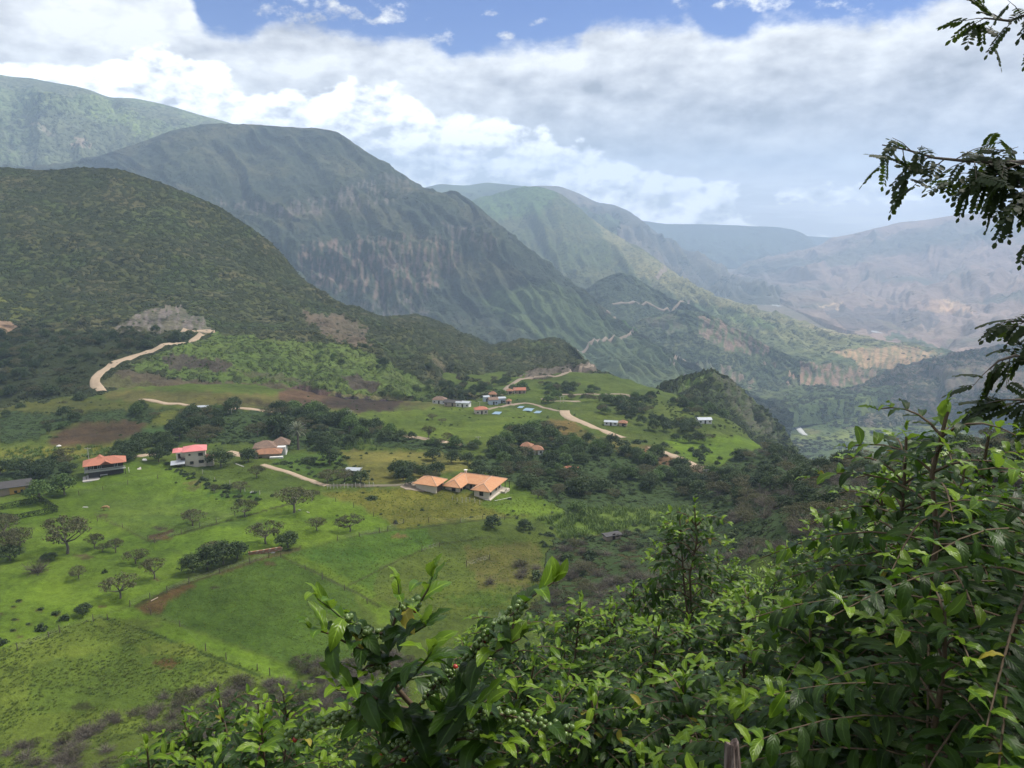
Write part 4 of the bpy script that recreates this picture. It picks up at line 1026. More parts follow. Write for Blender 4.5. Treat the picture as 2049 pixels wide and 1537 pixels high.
_FC = {}
def face_table(name):
    if name not in _FC:
        o, V, F = TERR[name]; W = V.reshape(-1, 3); Q = W[F]
        A = 0.5*np.linalg.norm(np.cross(Q[:, 2]-Q[:, 0], Q[:, 3]-Q[:, 1]), axis=1); C = Q.mean(1)
        px, py = proj(C); px = np.where(C[:, 1] > 1, px, -9999)
        _FC[name] = (Q, A, C, px, py)
    return _FC[name]
def scatter(name, poly, dens, rng, clump=0.0, cs=25.0, exclude=()):
    Q, A, C, px, py = face_table(name)
    m = inpoly(px, py, poly)
    for e in exclude: m &= ~inpoly(px, py, e)
    i = np.nonzero(m)[0]
    if len(i) == 0: return np.zeros((0, 3))
    w = A[i].copy()
    if clump: w *= sm(fbm(C[i, 0]/cs, C[i, 1]/cs, 3, 5), -clump, 0.25)
    n = int(w.sum()*dens)
    if n == 0: return np.zeros((0, 3))
    j = rng.choice(i, n, p=w/w.sum()); u = rng.uniform(size=(n, 2)); q = Q[j]
    return (q[:, 0]*(1-u[:, :1])+q[:, 1]*u[:, :1])*(1-u[:, 1:])+(q[:, 3]*(1-u[:, :1])+q[:, 2]*u[:, :1])*u[:, 1:]


def add_tree(kind, loc, r, label, group=None, name='tree', cat='tree', rz=None, squash=1.0, var=None):
    rng = random.Random(int(loc[0]*131+loc[1]*17))
    cm, tm = PROTO[kind][var if var is not None else rng.randrange(len(PROTO[kind]))]
    o = bpy.data.objects.new(name, None); link(o); o.empty_display_size = 0.1
    o.location = loc; o.rotation_euler = (0, 0, rng.uniform(0, 6.28) if rz is None else rz); o.scale = (r, r, r*squash)
    tag(o, label, cat, group)
    c = bpy.data.objects.new('crown', cm); link(c, o)
    c2 = bpy.data.objects.new('trunk', tm); link(c2, o)
    return o
def gn_scatter(name, proto, P, S, rng, squash=(0.8, 1.2), label=None):
    """one 'stuff' object: instances of a tree or bush mesh standing on points P"""
    if len(P) == 0: return
    me = bpy.data.meshes.new(name); me.vertices.add(len(P)); me.vertices.foreach_set('co', P.astype(np.float32).reshape(-1)); me.update()
    a = me.attributes.new('size', 'FLOAT_VECTOR', 'POINT')
    sc = np.stack([S, S*rng.uniform(0.85, 1.15, len(S)), S*rng.uniform(squash[0], squash[1], len(S))], -1)
    a.data.foreach_set('vector', sc.astype(np.float32).reshape(-1))
    a = me.attributes.new('turn', 'FLOAT_VECTOR', 'POINT')
    rt = np.stack([rng.normal(0, 0.06, len(S)), rng.normal(0, 0.06, len(S)), rng.uniform(0, 6.28, len(S))], -1)
    a.data.foreach_set('vector', rt.astype(np.float32).reshape(-1))
    o = bpy.data.objects.new(name, me); link(o); tag(o, kind='stuff', label=label)
    g = bpy.data.node_groups.new(name, 'GeometryNodeTree')
    g.interface.new_socket('Geometry', in_out='INPUT', socket_type='NodeSocketGeometry'); g.interface.new_socket('Geometry', in_out='OUTPUT', socket_type='NodeSocketGeometry')
    gi = g.nodes.new('NodeGroupInput'); go = g.nodes.new('NodeGroupOutput'); ip = g.nodes.new('GeometryNodeInstanceOnPoints')
    oi = g.nodes.new('GeometryNodeObjectInfo'); oi.inputs['Object'].default_value = proto; oi.transform_space = 'ORIGINAL'
    a1 = g.nodes.new('GeometryNodeInputNamedAttribute'); a1.data_type = 'FLOAT_VECTOR'; a1.inputs['Name'].default_value = 'size'
    a2 = g.nodes.new('GeometryNodeInputNamedAttribute'); a2.data_type = 'FLOAT_VECTOR'; a2.inputs['Name'].default_value = 'turn'
    g.links.new(gi.outputs[0], ip.inputs['Points']); g.links.new(oi.outputs['Geometry'], ip.inputs['Instance'])
    g.links.new(a1.outputs['Attribute'], ip.inputs['Scale']); g.links.new(a2.outputs['Attribute'], ip.inputs['Rotation'])
    g.links.new(ip.outputs[0], go.inputs[0])
    md = o.modifiers.new('scatter', 'NODES'); md.node_group = g
    return o

# ------------------------------------------------------------------ roads and river
def plain_mat(name, col, rough=0.8, var=0.15, scale=2.0, spec=0.3, metal=0.0, bump=0.0, col2=None):
    m, t, b = new_mat(name)
    tcn = t.nodes.new('ShaderNodeTexCoord')
    n = noise(tcn.outputs['Object'], scale, 6, 0.62)
    c2 = col2 or tuple(x*0.55 for x in col)
    t.links.new(mixc(sstep(n, 0.5-0.35, 0.5+0.35)*var*2.0, col, c2), b.inputs['Base Color'])
    b.inputs['Roughness'].default_value = rough; b.inputs['Specular IOR Level'].default_value = spec; b.inputs['Metallic'].default_value = metal
    if bump:
        bn = t.nodes.new('ShaderNodeBump'); bn.inputs['Strength'].default_value = bump; bn.inputs['Distance'].default_value = 0.05
        t.links.new(n.v, bn.inputs['Height']); t.links.new(bn.outputs[0], b.inputs['Normal'])
    return m
M_road = plain_mat('dirt_road', (0.40, 0.31, 0.22), 0.95, 0.3, 0.4, 0.1, col2=(0.26, 0.19, 0.13))
M_road2 = plain_mat('far_dirt_road', (0.27, 0.215, 0.165), 0.95, 0.2, 0.05, 0.1)
M_water = plain_mat('river_water', (0.62, 0.62, 0.60), 0.25, 0.2, 0.02, 0.5)
def terr_z(names, x, y, zmax=900):
    z = None
    for n in names:
        ok, loc, nor, idx = TERR[n][0].ray_cast(Vector((x, y, zmax)), Vector((0, 0, -1)))
        if ok and (z is None or loc.z > z): z = loc.z
    return z
def road(name, pix, width, names, mat, lift=0.25, step=3.0, keep=True, D=None, rough=0.0):
    pts = []
    for a, b in pix:
        p = hit(a, b, names)
        if p is not None: pts.append(np.array(p))
    if len(pts) < 2: return
    path = [pts[0]]
    # Catmull-Rom through the points, resampled
    Q = [pts[0]]+pts+[pts[-1]]; out = []
    for i in range(1, len(Q)-2):
        n = max(2, int(np.linalg.norm(Q[i+1]-Q[i])/step))
        for k in range(n):
            t = k/n
            out.append(0.5*((2*Q[i])+(Q[i+1]-Q[i-1])*t+(2*Q[i-1]-5*Q[i]+4*Q[i+1]-Q[i+2])*t*t+(3*Q[i]-Q[i-1]-3*Q[i+1]+Q[i+2])*t**3))
    out.append(pts[-1]); out = np.array(out)
    for _ in range(6):
        if len(out) > 4: out[1:-1] = (out[:-2]+2*out[1:-1]+out[2:])/4
    V = []; F = []; r = random.Random(len(out))
    for i, p in enumerate(out):
        t = out[min(i+1, len(out)-1)]-out[max(i-1, 0)]; s = np.array([-t[1], t[0], 0]); s /= np.linalg.norm(s)+1e-9
        for k, q in enumerate((-0.62, -0.5, -0.17, 0.17, 0.5, 0.62)):
            w = width*q*(1+(r.uniform(-rough, rough) if abs(q) > .4 else 0))
            x, y = p[0]+s[0]*w, p[1]+s[1]*w; z = terr_z(names, x, y)
            z = p[2] if z is None else z
            V.append((x, y, z+(lift if abs(q) < .55 else -0.3)))
        if keep and i % 2 == 0: KEEP_OUT.append((p[0], p[1], width*0.5+0.5))
    for i in range(len(out)-1):
        for k in range(5): F.append((i*6+k, i*6+k+1, i*6+k+7, i*6+k+6))
    o = bpy.data.objects.new(name, mesh_np(name, V, F, mat, True)); link(o); o['kind'] = 'structure'
    return o
GH = ('ground', 'hill')
road('road', [(364, 661), (395, 663), (430, 663)], 4, GH, M_road)
road('road', [(404, 668), (392, 676), (360, 686), (320, 696), (285, 706), (255, 717), (230, 728), (208, 741), (196, 752), (186, 763), (190, 771), (204, 782)], 4.4, GH, M_road)
road('road', [(282, 799), (310, 804), (345, 808), (380, 812)], 2.6, GH, M_road)
road('road', [(425, 815), (470, 818), (520, 821), (560, 822)], 2.4, GH, M_road)
road('road', [(1130, 822), (1128, 828), (1140, 836), (1170, 848), (1205, 861), (1246, 877)], 5, GH, M_road)
road('road', [(1304, 895), (1330, 905), (1360, 918), (1385, 930), (1414, 943)], 4.5, GH, M_road)
road('road', [(805, 871), (830, 876), (860, 881), (895, 886), (925, 890)], 4, GH, M_road)
road('road', [(1000, 786), (1020, 772), (1050, 757), (1090, 751), (1130, 748), (1160, 742), (1180, 735), (1186, 730)], 3, GH, M_road2)
road('road', [(1125, 790), (1180, 789), (1230, 788), (1262, 790), (1250, 796), (1225, 799)], 2.4, GH, M_road2)
road('road', [(525, 930), (545, 936), (575, 944), (605, 955), (635, 967), (655, 972)], 1.9, GH, M_road, 0.15)
road('road', [(655, 972), (690, 973), (740, 971), (780, 972), (812, 970)], 1.6, GH, plain_mat('grey_track', (0.17, 0.15, 0.10), 0.95), 0.15)
road('road', [(265, 914), (290, 911), (312, 909)], 4, GH, M_road, 0.15)
road('road', [(455, 905), (470, 909), (487, 912)], 3.5, GH, M_road, 0.15)
road('road', [(975, 820), (1010, 812), (1040, 807), (1060, 806), (1085, 815), (1110, 822), (1128, 825)], 2.4, GH, M_road2, 0.15)
road('road', [(1085, 798), (1120, 804), (1160, 803)], 2.5, GH, M_road2, 0.15)
for pts_, nm, w in (([(1152, 698), (1175, 693), (1188, 688), (1196, 680), (1225, 677), (1255, 673), (1268, 664), (1266, 657)], ('mountain_cliffs', 'mountain_green', 'spur_b'), 9),
                 ([(1312, 554), (1322, 548), (1331, 541), (1328, 534)], ('mountain_green',), 17), ([(1345, 776), (1362, 765), (1368, 755)], ('mountain_green', 'mountain_cliffs'), 6),
                 ([(1215, 622), (1222, 632), (1232, 637)], ('mountain_cliffs', 'spur_a', 'spur_b', 'mountain_green'), 9), ([(1225, 610), (1300, 607), (1360, 607), (1378, 602)], ('mountain_green', 'spur_b', 'spur_a'), 8),
                 ([(1342, 728), (1350, 720), (1400, 713), (1440, 708)], ('mountain_green', 'mountain_cliffs'), 6), ([(1440, 708), (1480, 706), (1530, 712)], ('mountain_green',), 6)):
    road('road', pts_, w*0.8, nm, M_road2, 3.0, 12, False)
road('river', [(1612, 872), (1600, 858), (1588, 843), (1572, 832), (1558, 822), (1551, 812), (1562, 800), (1600, 792), (1660, 788), (1720, 783), (1752, 778), (1768, 772), (1778, 765), (1786, 757), (1800, 746), (1830, 728)], 9, ('valley_floor',), M_water, 1.2, 10, False, rough=0.4)
road('river', [(1840, 722), (1870, 716), (1898, 710), (1890, 706), (1850, 700), (1810, 692), (1785, 683), (1775, 676), (1766, 669), (1740, 662)], 24, ('valley_floor',), M_water, 1.5, 16, False, rough=0.4)
road('river', [(1538, 606), (1551, 611), (1562, 614)], 22, ('valley_floor',), M_water, 2, 20, False, rough=0.4)
road('river', [(1446, 557), (1454, 557), (1464, 556)], 30, ('valley_floor',), M_water, 2, 20, False, rough=0.4)
road('river', [(1532, 782), (1545, 781), (1560, 782)], 10, ('valley_floor',), M_water, 1.2, 8, False)

# ------------------------------------------------------------------ buildings
def box_np(x0, x1, y0, y1, z0, z1):
    V = np.array([(x, y, z) for z in (z0, z1) for y in (y0, y1) for x in (x0, x1)], float)
    F = [(0, 2, 3, 1), (4, 5, 7, 6), (0, 1, 5, 4), (2, 6, 7, 3), (0, 4, 6, 2), (1, 3, 7, 5)]
    return V, F
def part(name, parent, mat, shapes, label=None, loc=None, smooth=False):
    V = []; F = []; n = 0
    for v, f in shapes:
        V += [tuple(p) for p in v]; F += [tuple(int(i)+n for i in q) for q in f]; n += len(v)
    me = bpy.data.meshes.new(name); me.from_pydata(V, [], F); me.update(); me.materials.append(mat)
    if smooth: me.polygons.foreach_set('use_smooth', [True]*len(me.polygons))
    o = bpy.data.objects.new(name, me); link(o, parent)
    if loc: o.location = loc
    if label: o['label'] = label
    return o
def B(*a): return box_np(*a)
def hip_np(x0, x1, y0, y1, z0, h, ov=0.6, axis=None, th=0.14, gable=False):
    """hip roof slab over a rectangle (with thickness); gable ends when asked"""
    x0 -= ov; x1 += ov; y0 -= ov; y1 += ov
    w, d = x1-x0, y1-y0; ax = axis or ('x' if w >= d else 'y'); k = min(w, d)/2
    if ax == 'x':
        ins = 0 if gable else min(k, w/2)
        r0, r1 = (x0+ins, (y0+y1)/2), (x1-ins, (y0+y1)/2)
    else:
        ins = 0 if gable else min(k, d/2)
        r0, r1 = ((x0+x1)/2, y0+ins), ((x0+x1)/2, y1-ins)
    V = []
    for dz in (0, th):
        V += [(x0, y0, z0+dz), (x1, y0, z0+dz), (x1, y1, z0+dz), (x0, y1, z0+dz), (r0[0], r0[1], z0+h+dz), (r1[0], r1[1], z0+h+dz)]
    if ax == 'x': tops = [(0, 1, 5, 4), (1, 2, 5), (2, 3, 4, 5), (3, 0, 4)]
    else: tops = [(0, 1, 4), (1, 2, 5, 4), (2, 3, 5), (3, 0, 4, 5)]
    F = [tuple(reversed(q)) for q in tops]+[tuple(i+6 for i in q) for q in tops]
    for a, b in ((0, 1), (1, 2), (2, 3), (3, 0)): F.append((a, b, b+6, a+6))
    return np.array(V), F
def window(parent, face, u, z, w, h, off, mat_f, mat_g, name='window'):
    """face: ('x',value,dir) or ('y',value,dir): a frame set 3 cm proud with a recessed dark pane"""
    ax, val, sg = face
    def bx(u0, u1, z0, z1, d0, d1):
        a, b = sorted((val+sg*d0, val+sg*d1))
        return B(a, b, u0, u1, z0, z1) if ax == 'x' else B(u0, u1, a, b, z0, z1)
    fr = part(name, parent, mat_f, [bx(u, u+w, z, z+0.1, 0.003, 0.09), bx(u, u+w, z+h-0.1, z+h, 0.003, 0.09), bx(u, u+0.1, z+0.1, z+h-0.1, 0.003, 0.09), bx(u+w-0.1, u+w, z+0.1, z+h-0.1, 0.003, 0.09), bx(u+w/2-0.04, u+w/2+0.04, z+0.1, z+h-0.1, 0.003, 0.07)])
    part('pane', fr, mat_g, [bx(u+0.1, u+w-0.1, z+0.1, z+h-0.1, 0.002, 0.03)])
    return fr
def tile_mat(name, c1, c2, step=0.45, dirty=0.4):
    m, t, b = new_mat(name)
    tcn = t.nodes.new('ShaderNodeTexCoord'); sp = t.nodes.new('ShaderNodeSeparateXYZ'); t.links.new(tcn.outputs['Object'], sp.inputs[0])
    g = t.nodes.new('ShaderNodeNewGeometry')
    n = noise(tcn.outputs['Object'], 0.9, 6, 0.65); n2 = noise(tcn.outputs['Object'], 7.0, 3, 0.7)
    col = mixc(sstep(n*0.6+n2*0.4, 0.35, 0.66), c1, c2)
    t.links.new(col, b.inputs['Base Color']); b.inputs['Roughness'].default_value = 0.85; b.inputs['Specular IOR Level'].default_value = 0.2
    zz = E.m('SINE', E(sp.outputs[2])*(6.283/0.11)); 
    bn = t.nodes.new('ShaderNodeBump'); bn.inputs['Strength'].default_value = 0.5; bn.inputs['Distance'].default_value = 0.05
    t.links.new((zz+n2*1.5).v, bn.inputs['Height']); t.links.new(bn.outputs[0], b.inputs['Normal'])
    return m
M_cream = plain_mat('cream_render', (0.62, 0.55, 0.45), 0.9, 0.12, 0.6, 0.1); M_white = plain_mat('white_paint', (0.72, 0.70, 0.66), 0.8, 0.15, 0.7, 0.1)
M_greyw = plain_mat('grey_render', (0.44, 0.42, 0.38), 0.9, 0.2, 0.6, 0.1)
M_glass = plain_mat('dark_pane', (0.012, 0.013, 0.015), 0.12, 0.1, 1, 0.5); M_wood = plain_mat('dark_wood', (0.045, 0.028, 0.02), 0.6, 0.3, 2)
M_orange = tile_mat('clay_tile_new', (0.50, 0.235, 0.115), (0.56, 0.31, 0.17)); M_red = tile_mat('clay_tile_red', (0.46, 0.17, 0.105), (0.36, 0.16, 0.11))
M_pink = plain_mat('pink_sheet_roof', (0.62, 0.20, 0.19), 0.5, 0.12, 0.5, 0.3); M_old = tile_mat('clay_tile_old', (0.16, 0.11, 0.085), (0.26, 0.175, 0.125)); M_rust = tile_mat('clay_tile_rust', (0.36, 0.18, 0.10), (0.22, 0.125, 0.085))
M_zinc = plain_mat('zinc_sheet', (0.48, 0.51, 0.54), 0.4, 0.3, 0.6, 0.4, 0.3); M_slate = plain_mat('dark_roof', (0.075, 0.07, 0.07), 0.7, 0.3, 1.0)
M_ochre = plain_mat('ochre_wall', (0.62, 0.38, 0.10), 0.85, 0.15, 1.0); M_conc = plain_mat('concrete_slab', (0.42, 0.39, 0.36), 0.9, 0.2, 0.5); M_brick = plain_mat('brick_terrace', (0.36, 0.17, 0.11), 0.9, 0.3, 1.2)
M_blue = plain_mat('blue_water', (0.20, 0.31, 0.40), 0.45, 0.2, 0.3, 0.5); M_bwall = plain_mat('pale_blue_wall', (0.50, 0.56, 0.64), 0.85, 0.15, 0.6); M_post = plain_mat('weathered_wood', (0.15, 0.12, 0.095), 0.95, 0.4, 6.0, 0.1, bump=0.6)
M_adobe = plain_mat('adobe_wall', (0.42, 0.33, 0.25), 0.95, 0.3, 0.6); M_rockgrey = plain_mat('grey_soil', (0.34, 0.27, 0.20), 0.95, 0.3, 0.3)
def house_root(name, px_, py_, rz, label, cat='house', rad=8, group=None, dz=0.0):
    p = hit(px_, py_); o = bpy.data.objects.new(name, None); link(o); o.location = (p.x, p.y, p.z+dz); o.rotation_euler = (0, 0, math.radians(rz)); tag(o, label, cat, group)
    a = math.radians(rz)
    return o
def keep(o, x, y, r):
    a = o.rotation_euler.z; KEEP_OUT.append((o.location.x+x*math.cos(a)-y*math.sin(a), o.location.y+x*math.sin(a)+y*math.cos(a), r))

# the U-shaped villa. local x runs right, y away from the camera, origin at its nearest corner
v = house_root('villa', 978, 1001, -22, 'U-shaped cream villa with orange tile hip roofs round a brick courtyard', dz=0.1)
W, L5 = 15.2, 12.4
eh = 2.8
part('plinth', v, M_conc, [B(-W, 0, 0.003, L5, -1.6, 0.25)]); part('courtyard', v, M_brick, [B(-10.1, -5.4, -0.6, 5.0, -1.5, 0.30)]); part('step', v, M_cream, [B(-5.4, -5.1, -0.4, 5, -1.4, 0.55), B(-5.1, 0.6, -0.6, -0.01, -1.5, 0.12), B(0.01, 0.7, -0.6, L5-2.5, -1.5, 0.12)], label='cream kerb around the villa')
part('wall', v, M_cream, [B(-W, -10.2, 0, 5.0, 0.25, eh), B(-5.0, 0, 0, 5.0, 0.25, eh), B(-W, 0, 5.003, L5-2.2, 0.25, eh)])
part('door', v, M_wood, [B(-8.9, -7.9, 4.9, 4.995, 0.31, 2.5)]); part('door', v, M_wood, [B(-10.19, -10.1, 3.6, 4.6, 0.31, 2.5)]); part('door', v, M_glass, [B(-5.09, -5.01, 0.7, 2.4, 0.31, 2.3)], label='dark sheet for the shade in the right wing opening facing the court')  # the last is a dark sheet painted as shade inside an opening
for f, u in ((('y', 0, -1), -12.9), (('y', 0, -1), -3.2)): window(v, f, u, 1.0, 1.35, 1.45, 0, M_wood, M_glass)
for u in (0.7, 2.6): window(v, ('x', -10.2, 1), u, 1.1, 1.1, 1.35, 0, M_wood, M_glass)
for u in (0.9, 5.4, 7.9): window(v, ('x', 0, 1), u, 1.1, 1.15, 1.35, 0, M_wood, M_glass)
window(v, ('y', 5.0, -1), -7.6, 1.0, 1.7, 1.3, 0, M_wood, M_glass)
def uroof():
    # eave outline of the U with overhang; ridge network of one back bar and two wings, hips at the free ends
    o_ = 0.9; x0, x1 = -W-o_, o_; yF = -o_; yC = 5.0-o_+0.2; yB = L5+o_; xa = -10.2+o_; xb = -5.0-o_
    cL = (x0+xa)/2; cR = (xb+x1)/2; yR = (yC+yB)/2; h = 1.8; hw = h*((xa-x0)/2)/((yB-yC)/2)+0.25
    pts = {'a': (x0, yF, 0), 'b': (xa, yF, 0), 'c': (xa, yC, 0), 'd': (xb, yC, 0), 'e': (xb, yF, 0), 'f': (x1, yF, 0), 'g': (x1, yB, 0), 'h': (x0, yB, 0),
           'L0': (cL, yF+2.6, hw), 'L1': (cL+0.3, yR, h), 'R0': (cR, yF+2.6, hw), 'R1': (cR-0.3, yR, h)}
    ks = list(pts); V = [(p[0], p[1], p[2]+eh-0.05) for p in pts.values()]; n = len(V); V += [(p[0], p[1], p[2]+0.16) for p in V]
    ix = {k: i for i, k in enumerate(ks)}
    faces = ['a b L0', 'b c L1 L0', 'c d R1 L1', 'd e R0 R1', 'e f R0', 'f g R1 R0', 'g h L1 R1', 'h a L0 L1']
    F = []
    for f in faces:
        q = [ix[k] for k in f.split()]; F.append(tuple(reversed(q))); F.append(tuple(i+n for i in q))
    rim = [ix[k] for k in 'a b c d e f g h'.split()]
    for i in range(8): a, b = rim[i], rim[(i+1) % 8]; F.append((a, b, b+n, a+n))
    caps = []
    for s_ in ('a L0', 'b L0', 'L0 L1', 'L1 R1', 'R1 R0', 'R0 e', 'R0 f', 'c L1', 'd R1', 'g R1', 'h L1'):
        a, b = s_.split(); A_, B_ = np.array(V[ix[a]+n]), np.array(V[ix[b]+n]); caps.append(tube([A_+[0, 0, .02], B_+[0, 0, .02]], [0.12, 0.12], 5))
    return (np.array(V), F), caps
rf, caps = uroof()
ro = part('roof', v, M_orange, [rf]); part('ridge_cap', ro, plain_mat('ridge_clay', (0.58, 0.38, 0.26), 0.8), caps)
part('chimney', v, M_cream, [B(-12.6, -12.0, 8.9, 9.5, 3.6, 5.5)]); part('chimney_cap', v, M_white, [B(-12.8, -11.8, 8.7, 9.7, 5.5, 5.65)])
pr = part('porch_railing', v, M_cream, [B(0.1, 2.2, 9.9, 10.0, 0.9, 1.05), B(2.1, 2.2, 8.2, 9.9, 0.9, 1.05), B(0.05, 2.2, 8.2, L5-0.3, -0.8, 0.25)]+[B(x, x+0.1, 9.9, 10.0, 0.25, 0.9) for x in np.arange(0.3, 2.1, 0.35)]+[B(2.1, 2.2, y, y+0.1, 0.25, 0.9) for y in np.arange(8.3, 9.8, 0.35)])
for x in (0.6, 2.1): part('porch_post', v, M_wood, [B(x-0.08, x+0.08, L5-0.4, L5-0.24, 0.25, eh)])
keep(v, -3, 2, 4.5); keep(v, -3, 8, 5); keep(v, -12, 3, 4.5); keep(v, -12, 9, 5); keep(v, -8, 8, 4); keep(v, -8, 2, 4)
part_ = None
g = house_root('garage', 872, 988, -22, 'detached cream garage with square orange tile roof and gravel yard, left of the villa', 'building')
part('wall', g, M_cream, [B(-7.0, 0, 0, 5.8, -1.5, 2.7)]); ro = part('roof', g, M_orange, [hip_np(-7, 0, 0, 5.8, 2.65, 1.7, 0.9)])
part('ridge_cap', ro, MATS['ridge_clay'], [tube([(-7.9, -.9, 2.83), (-4.1, 2.9, 4.52)], [.11, .11], 5), tube([(.9, -.9, 2.83), (-2.9, 2.9, 4.52)], [.11, .11], 5), tube([(-4.1, 2.9, 4.52), (-2.9, 2.9, 4.52)], [.11, .11], 5), tube([(.9, 6.7, 2.83), (-2.9, 2.9, 4.52)], [.11, .11], 5), tube([(-7.9, 6.7, 2.83), (-4.1, 2.9, 4.52)], [.11, .11], 5)])
part('door', g, M_wood, [B(0.003, 0.08, 1.0, 4.6, -1.2, 2.1)])
keep(g, -3.5, 3, 5.5); keep(g, -9, 3, 3)
yd = hit(826, 975); 
def ground_patch(name, poly, mat, lift, label=None, cat=None, kind='structure'):
    V = []; 
    for a, b in poly:
        p = hit(a, b); V.append((p.x, p.y, p.z+lift))
    me = bpy.data.meshes.new(name); c = np.mean(V, 0); n = len(V)
    # subdivide radially so that it follows the ground
    VV = [(c[0], c[1], gz(c[0], c[1])+lift)]; F = []
    R_ = 6; outl = []
    for i in range(n):
        for k in range(4):
            t = k/4; outl.append(np.array(V[i])*(1-t)+np.array(V[(i+1) % n])*t)
    m_ = len(outl)
    for r_ in range(1, R_+1):
        for p in outl:
            q = c+(p-c)*(r_/R_); VV.append((q[0], q[1], gz(q[0], q[1])+lift))
    for i in range(m_): F.append((0, 1+i, 1+(i+1) % m_))
    for r_ in range(R_-1):
        for i in range(m_): a = 1+r_*m_+i; b = 1+r_*m_+(i+1) % m_; F.append((a, a+m_, b+m_, b))
    me.from_pydata([tuple(p) for p in VV], [], F); me.update(); me.materials.append(mat)
    o = bpy.data.objects.new(name, me); link(o)
    if kind: o['kind'] = kind
    else: tag(o, label, cat)
    return o
ground_patch('yard', [(800, 975), (812, 966), (832, 959), (850, 964), (846, 975), (852, 984), (834, 983), (812, 980)], M_rockgrey, 0.12); KEEP_OUT.append((yd.x, yd.y, 4))

# two-storey house with the pink roof
h = house_root('two_storey_house', 372, 932, 20, 'two-storey cream house with a pink sheet roof and dark windows', dz=0)
part('wall', h, M_cream, [B(0, 7.2, 0, 7.0, -1.5, 5.4)]); part('back_wing', h, M_cream, [B(-3.2, -0.003, 1.2, 7.0, -1.5, 5.0)]); ro = part('roof', h, M_pink, [hip_np(-0.3, 7.2, 0, 7.0, 5.35, 1.5, 0.6, 'x')])
part('back_roof', h, M_pink, [hip_np(-4.2, -0.6, 1.6, 7.0, 4.95, 0.8, 0.3, 'y')]); part('annexe', h, M_cream, [B(7.203, 9.9, 0.6, 4.6, -1.5, 2.2)]); part('annexe_roof', h, M_pink, [hip_np(7.3, 9.9, 0.6, 4.6, 2.2, 0.7, 0.3)])
for u, z, w in ((1.2, 3.8, 0.7), (4.6, 3.4, 1.7), (1.5, 0.3, 1.3), (4.6, 0.5, 1.8)): window(h, ('y', 0, -1), u, z, w, 1.2 if w > 1 else .6, 0, M_wood, M_glass)
window(h, ('y', 0.6, -1), 8.0, 0.5, 1.1, 1.1, 0, M_wood, M_glass)
part('balcony', h, M_wood, [B(-1.6, -0.003, 0.0, 1.15, 2.5, 2.65), B(-1.6, -1.5, 0.0, 1.15, 2.65, 3.5), B(-1.5, -0.003, 0.0, 0.08, 3.4, 3.5)]); part('door', h, M_wood, [B(-2.6, -1.7, 1.1, 1.19, 2.7, 4.6)])
part('lean_to_roof', h, M_zinc, [(np.array([(-5.2, -2.4, 1.3), (-0.1, -2.4, 1.5), (-0.1, 1.0, 2.2), (-5.2, 1.0, 2.0), (-5.2, -2.4, 1.38), (-0.1, -2.4, 1.58), (-0.1, 1.0, 2.28), (-5.2, 1.0, 2.08)]), [(0, 3, 2, 1), (4, 5, 6, 7), (0, 1, 5, 4), (1, 2, 6, 5), (2, 3, 7, 6), (3, 0, 4, 7)])])
for x in (-5, -2.6, -0.4): part('post', h, M_wood, [B(x, x+.12, -2.3, -2.18, -1.5, 1.35)])
keep(h, 4, 3, 6); keep(h, -2, 1, 5); h.scale = (.92, .92, .92)

# brown house with the long white balcony
h = house_root('balcony_house', 173, 961, 27, 'house with orange tile roof, dark walls and a long white railed balcony', dz=0.2)
part('plinth', h, M_conc, [B(-1.2, 18.5, -2.2, 8.4, -2.2, 0.0)], label='grey stone terrace under the house'); part('wall', h, plain_mat('dark_stone_wall', (0.07, 0.06, 0.06), 0.9, 0.3, 1.5), [B(0.8, 12.5, 1.4, 7.2, 0.003, 2.4)]); part('upper_wall', h, M_wood, [B(0.8, 12.5, 1.4, 7.2, 2.603, 4.9)])
bal = part('balcony', h, plain_mat('balcony_white', (0.50, 0.49, 0.46), 0.85, 0.2, 1.0), [B(-0.4, 13.2, 0, 1.39, 2.4, 2.6), B(-0.4, 0.79, 1.4, 7.4, 2.4, 2.6), B(-0.4, 13.2, 0, 0.1, 3.35, 3.5), B(-0.4, -0.3, 0.1, 7.4, 3.35, 3.5)])
part('baluster', bal, MATS['balcony_white'], [B(x, x+0.12, 0.0, 0.1, 2.6, 3.35) for x in np.arange(-0.4, 13.1, 0.3)]+[B(-0.4, -0.3, y, y+0.12, 2.6, 3.35) for y in np.arange(0.3, 7.2, 0.3)])
ro = part('roof', h, M_red, [hip_np(-0.3, 13.2, 0.2, 7.8, 4.85, 1.9, 0.5, 'x'), hip_np(3.5, 6.5, 2.5, 7.4, 5.6, 1.7, 0.2, 'y'), hip_np(5.2, 8.4, -0.3, 3.0, 5.0, 1.05, 0.15, 'y', gable=True)])
for x in (1.5, 4.0, 9.5): window(h, ('y', 1.4, -1), x, 3.0, 1.2, 1.5, 0, M_white, M_glass)
for x in (0.0, 4.4, 8.8, 13.0): part('post', h, M_wood, [B(x-0.1, x+0.1, 0.1, 0.3, 0.003, 2.4)])
part('garden_table', h, M_white, [B(4.6, 7.0, 0.3, 1.2, 0.75, 0.85), B(4.7, 4.8, .4, 1.1, 0.003, 0.75), B(6.8, 6.9, .4, 1.1, 0.003, 0.75)]); window(h, ('x', 0.8, -1), 3.0, 3.0, 1.3, 1.5, 0, M_white, M_glass)
part('side_rail', h, M_white, [B(14.2, 14.3, 0.6, 6.5, 0.8, 0.9)]+[B(14.2, 14.3, y, y+.1, 0, .8) for y in np.arange(.6, 6.5, .7)])
keep(h, 3, 3, 6); keep(h, 10, 3, 6); keep(h, 16, 3, 5); h.scale = (.9, .9, .9)
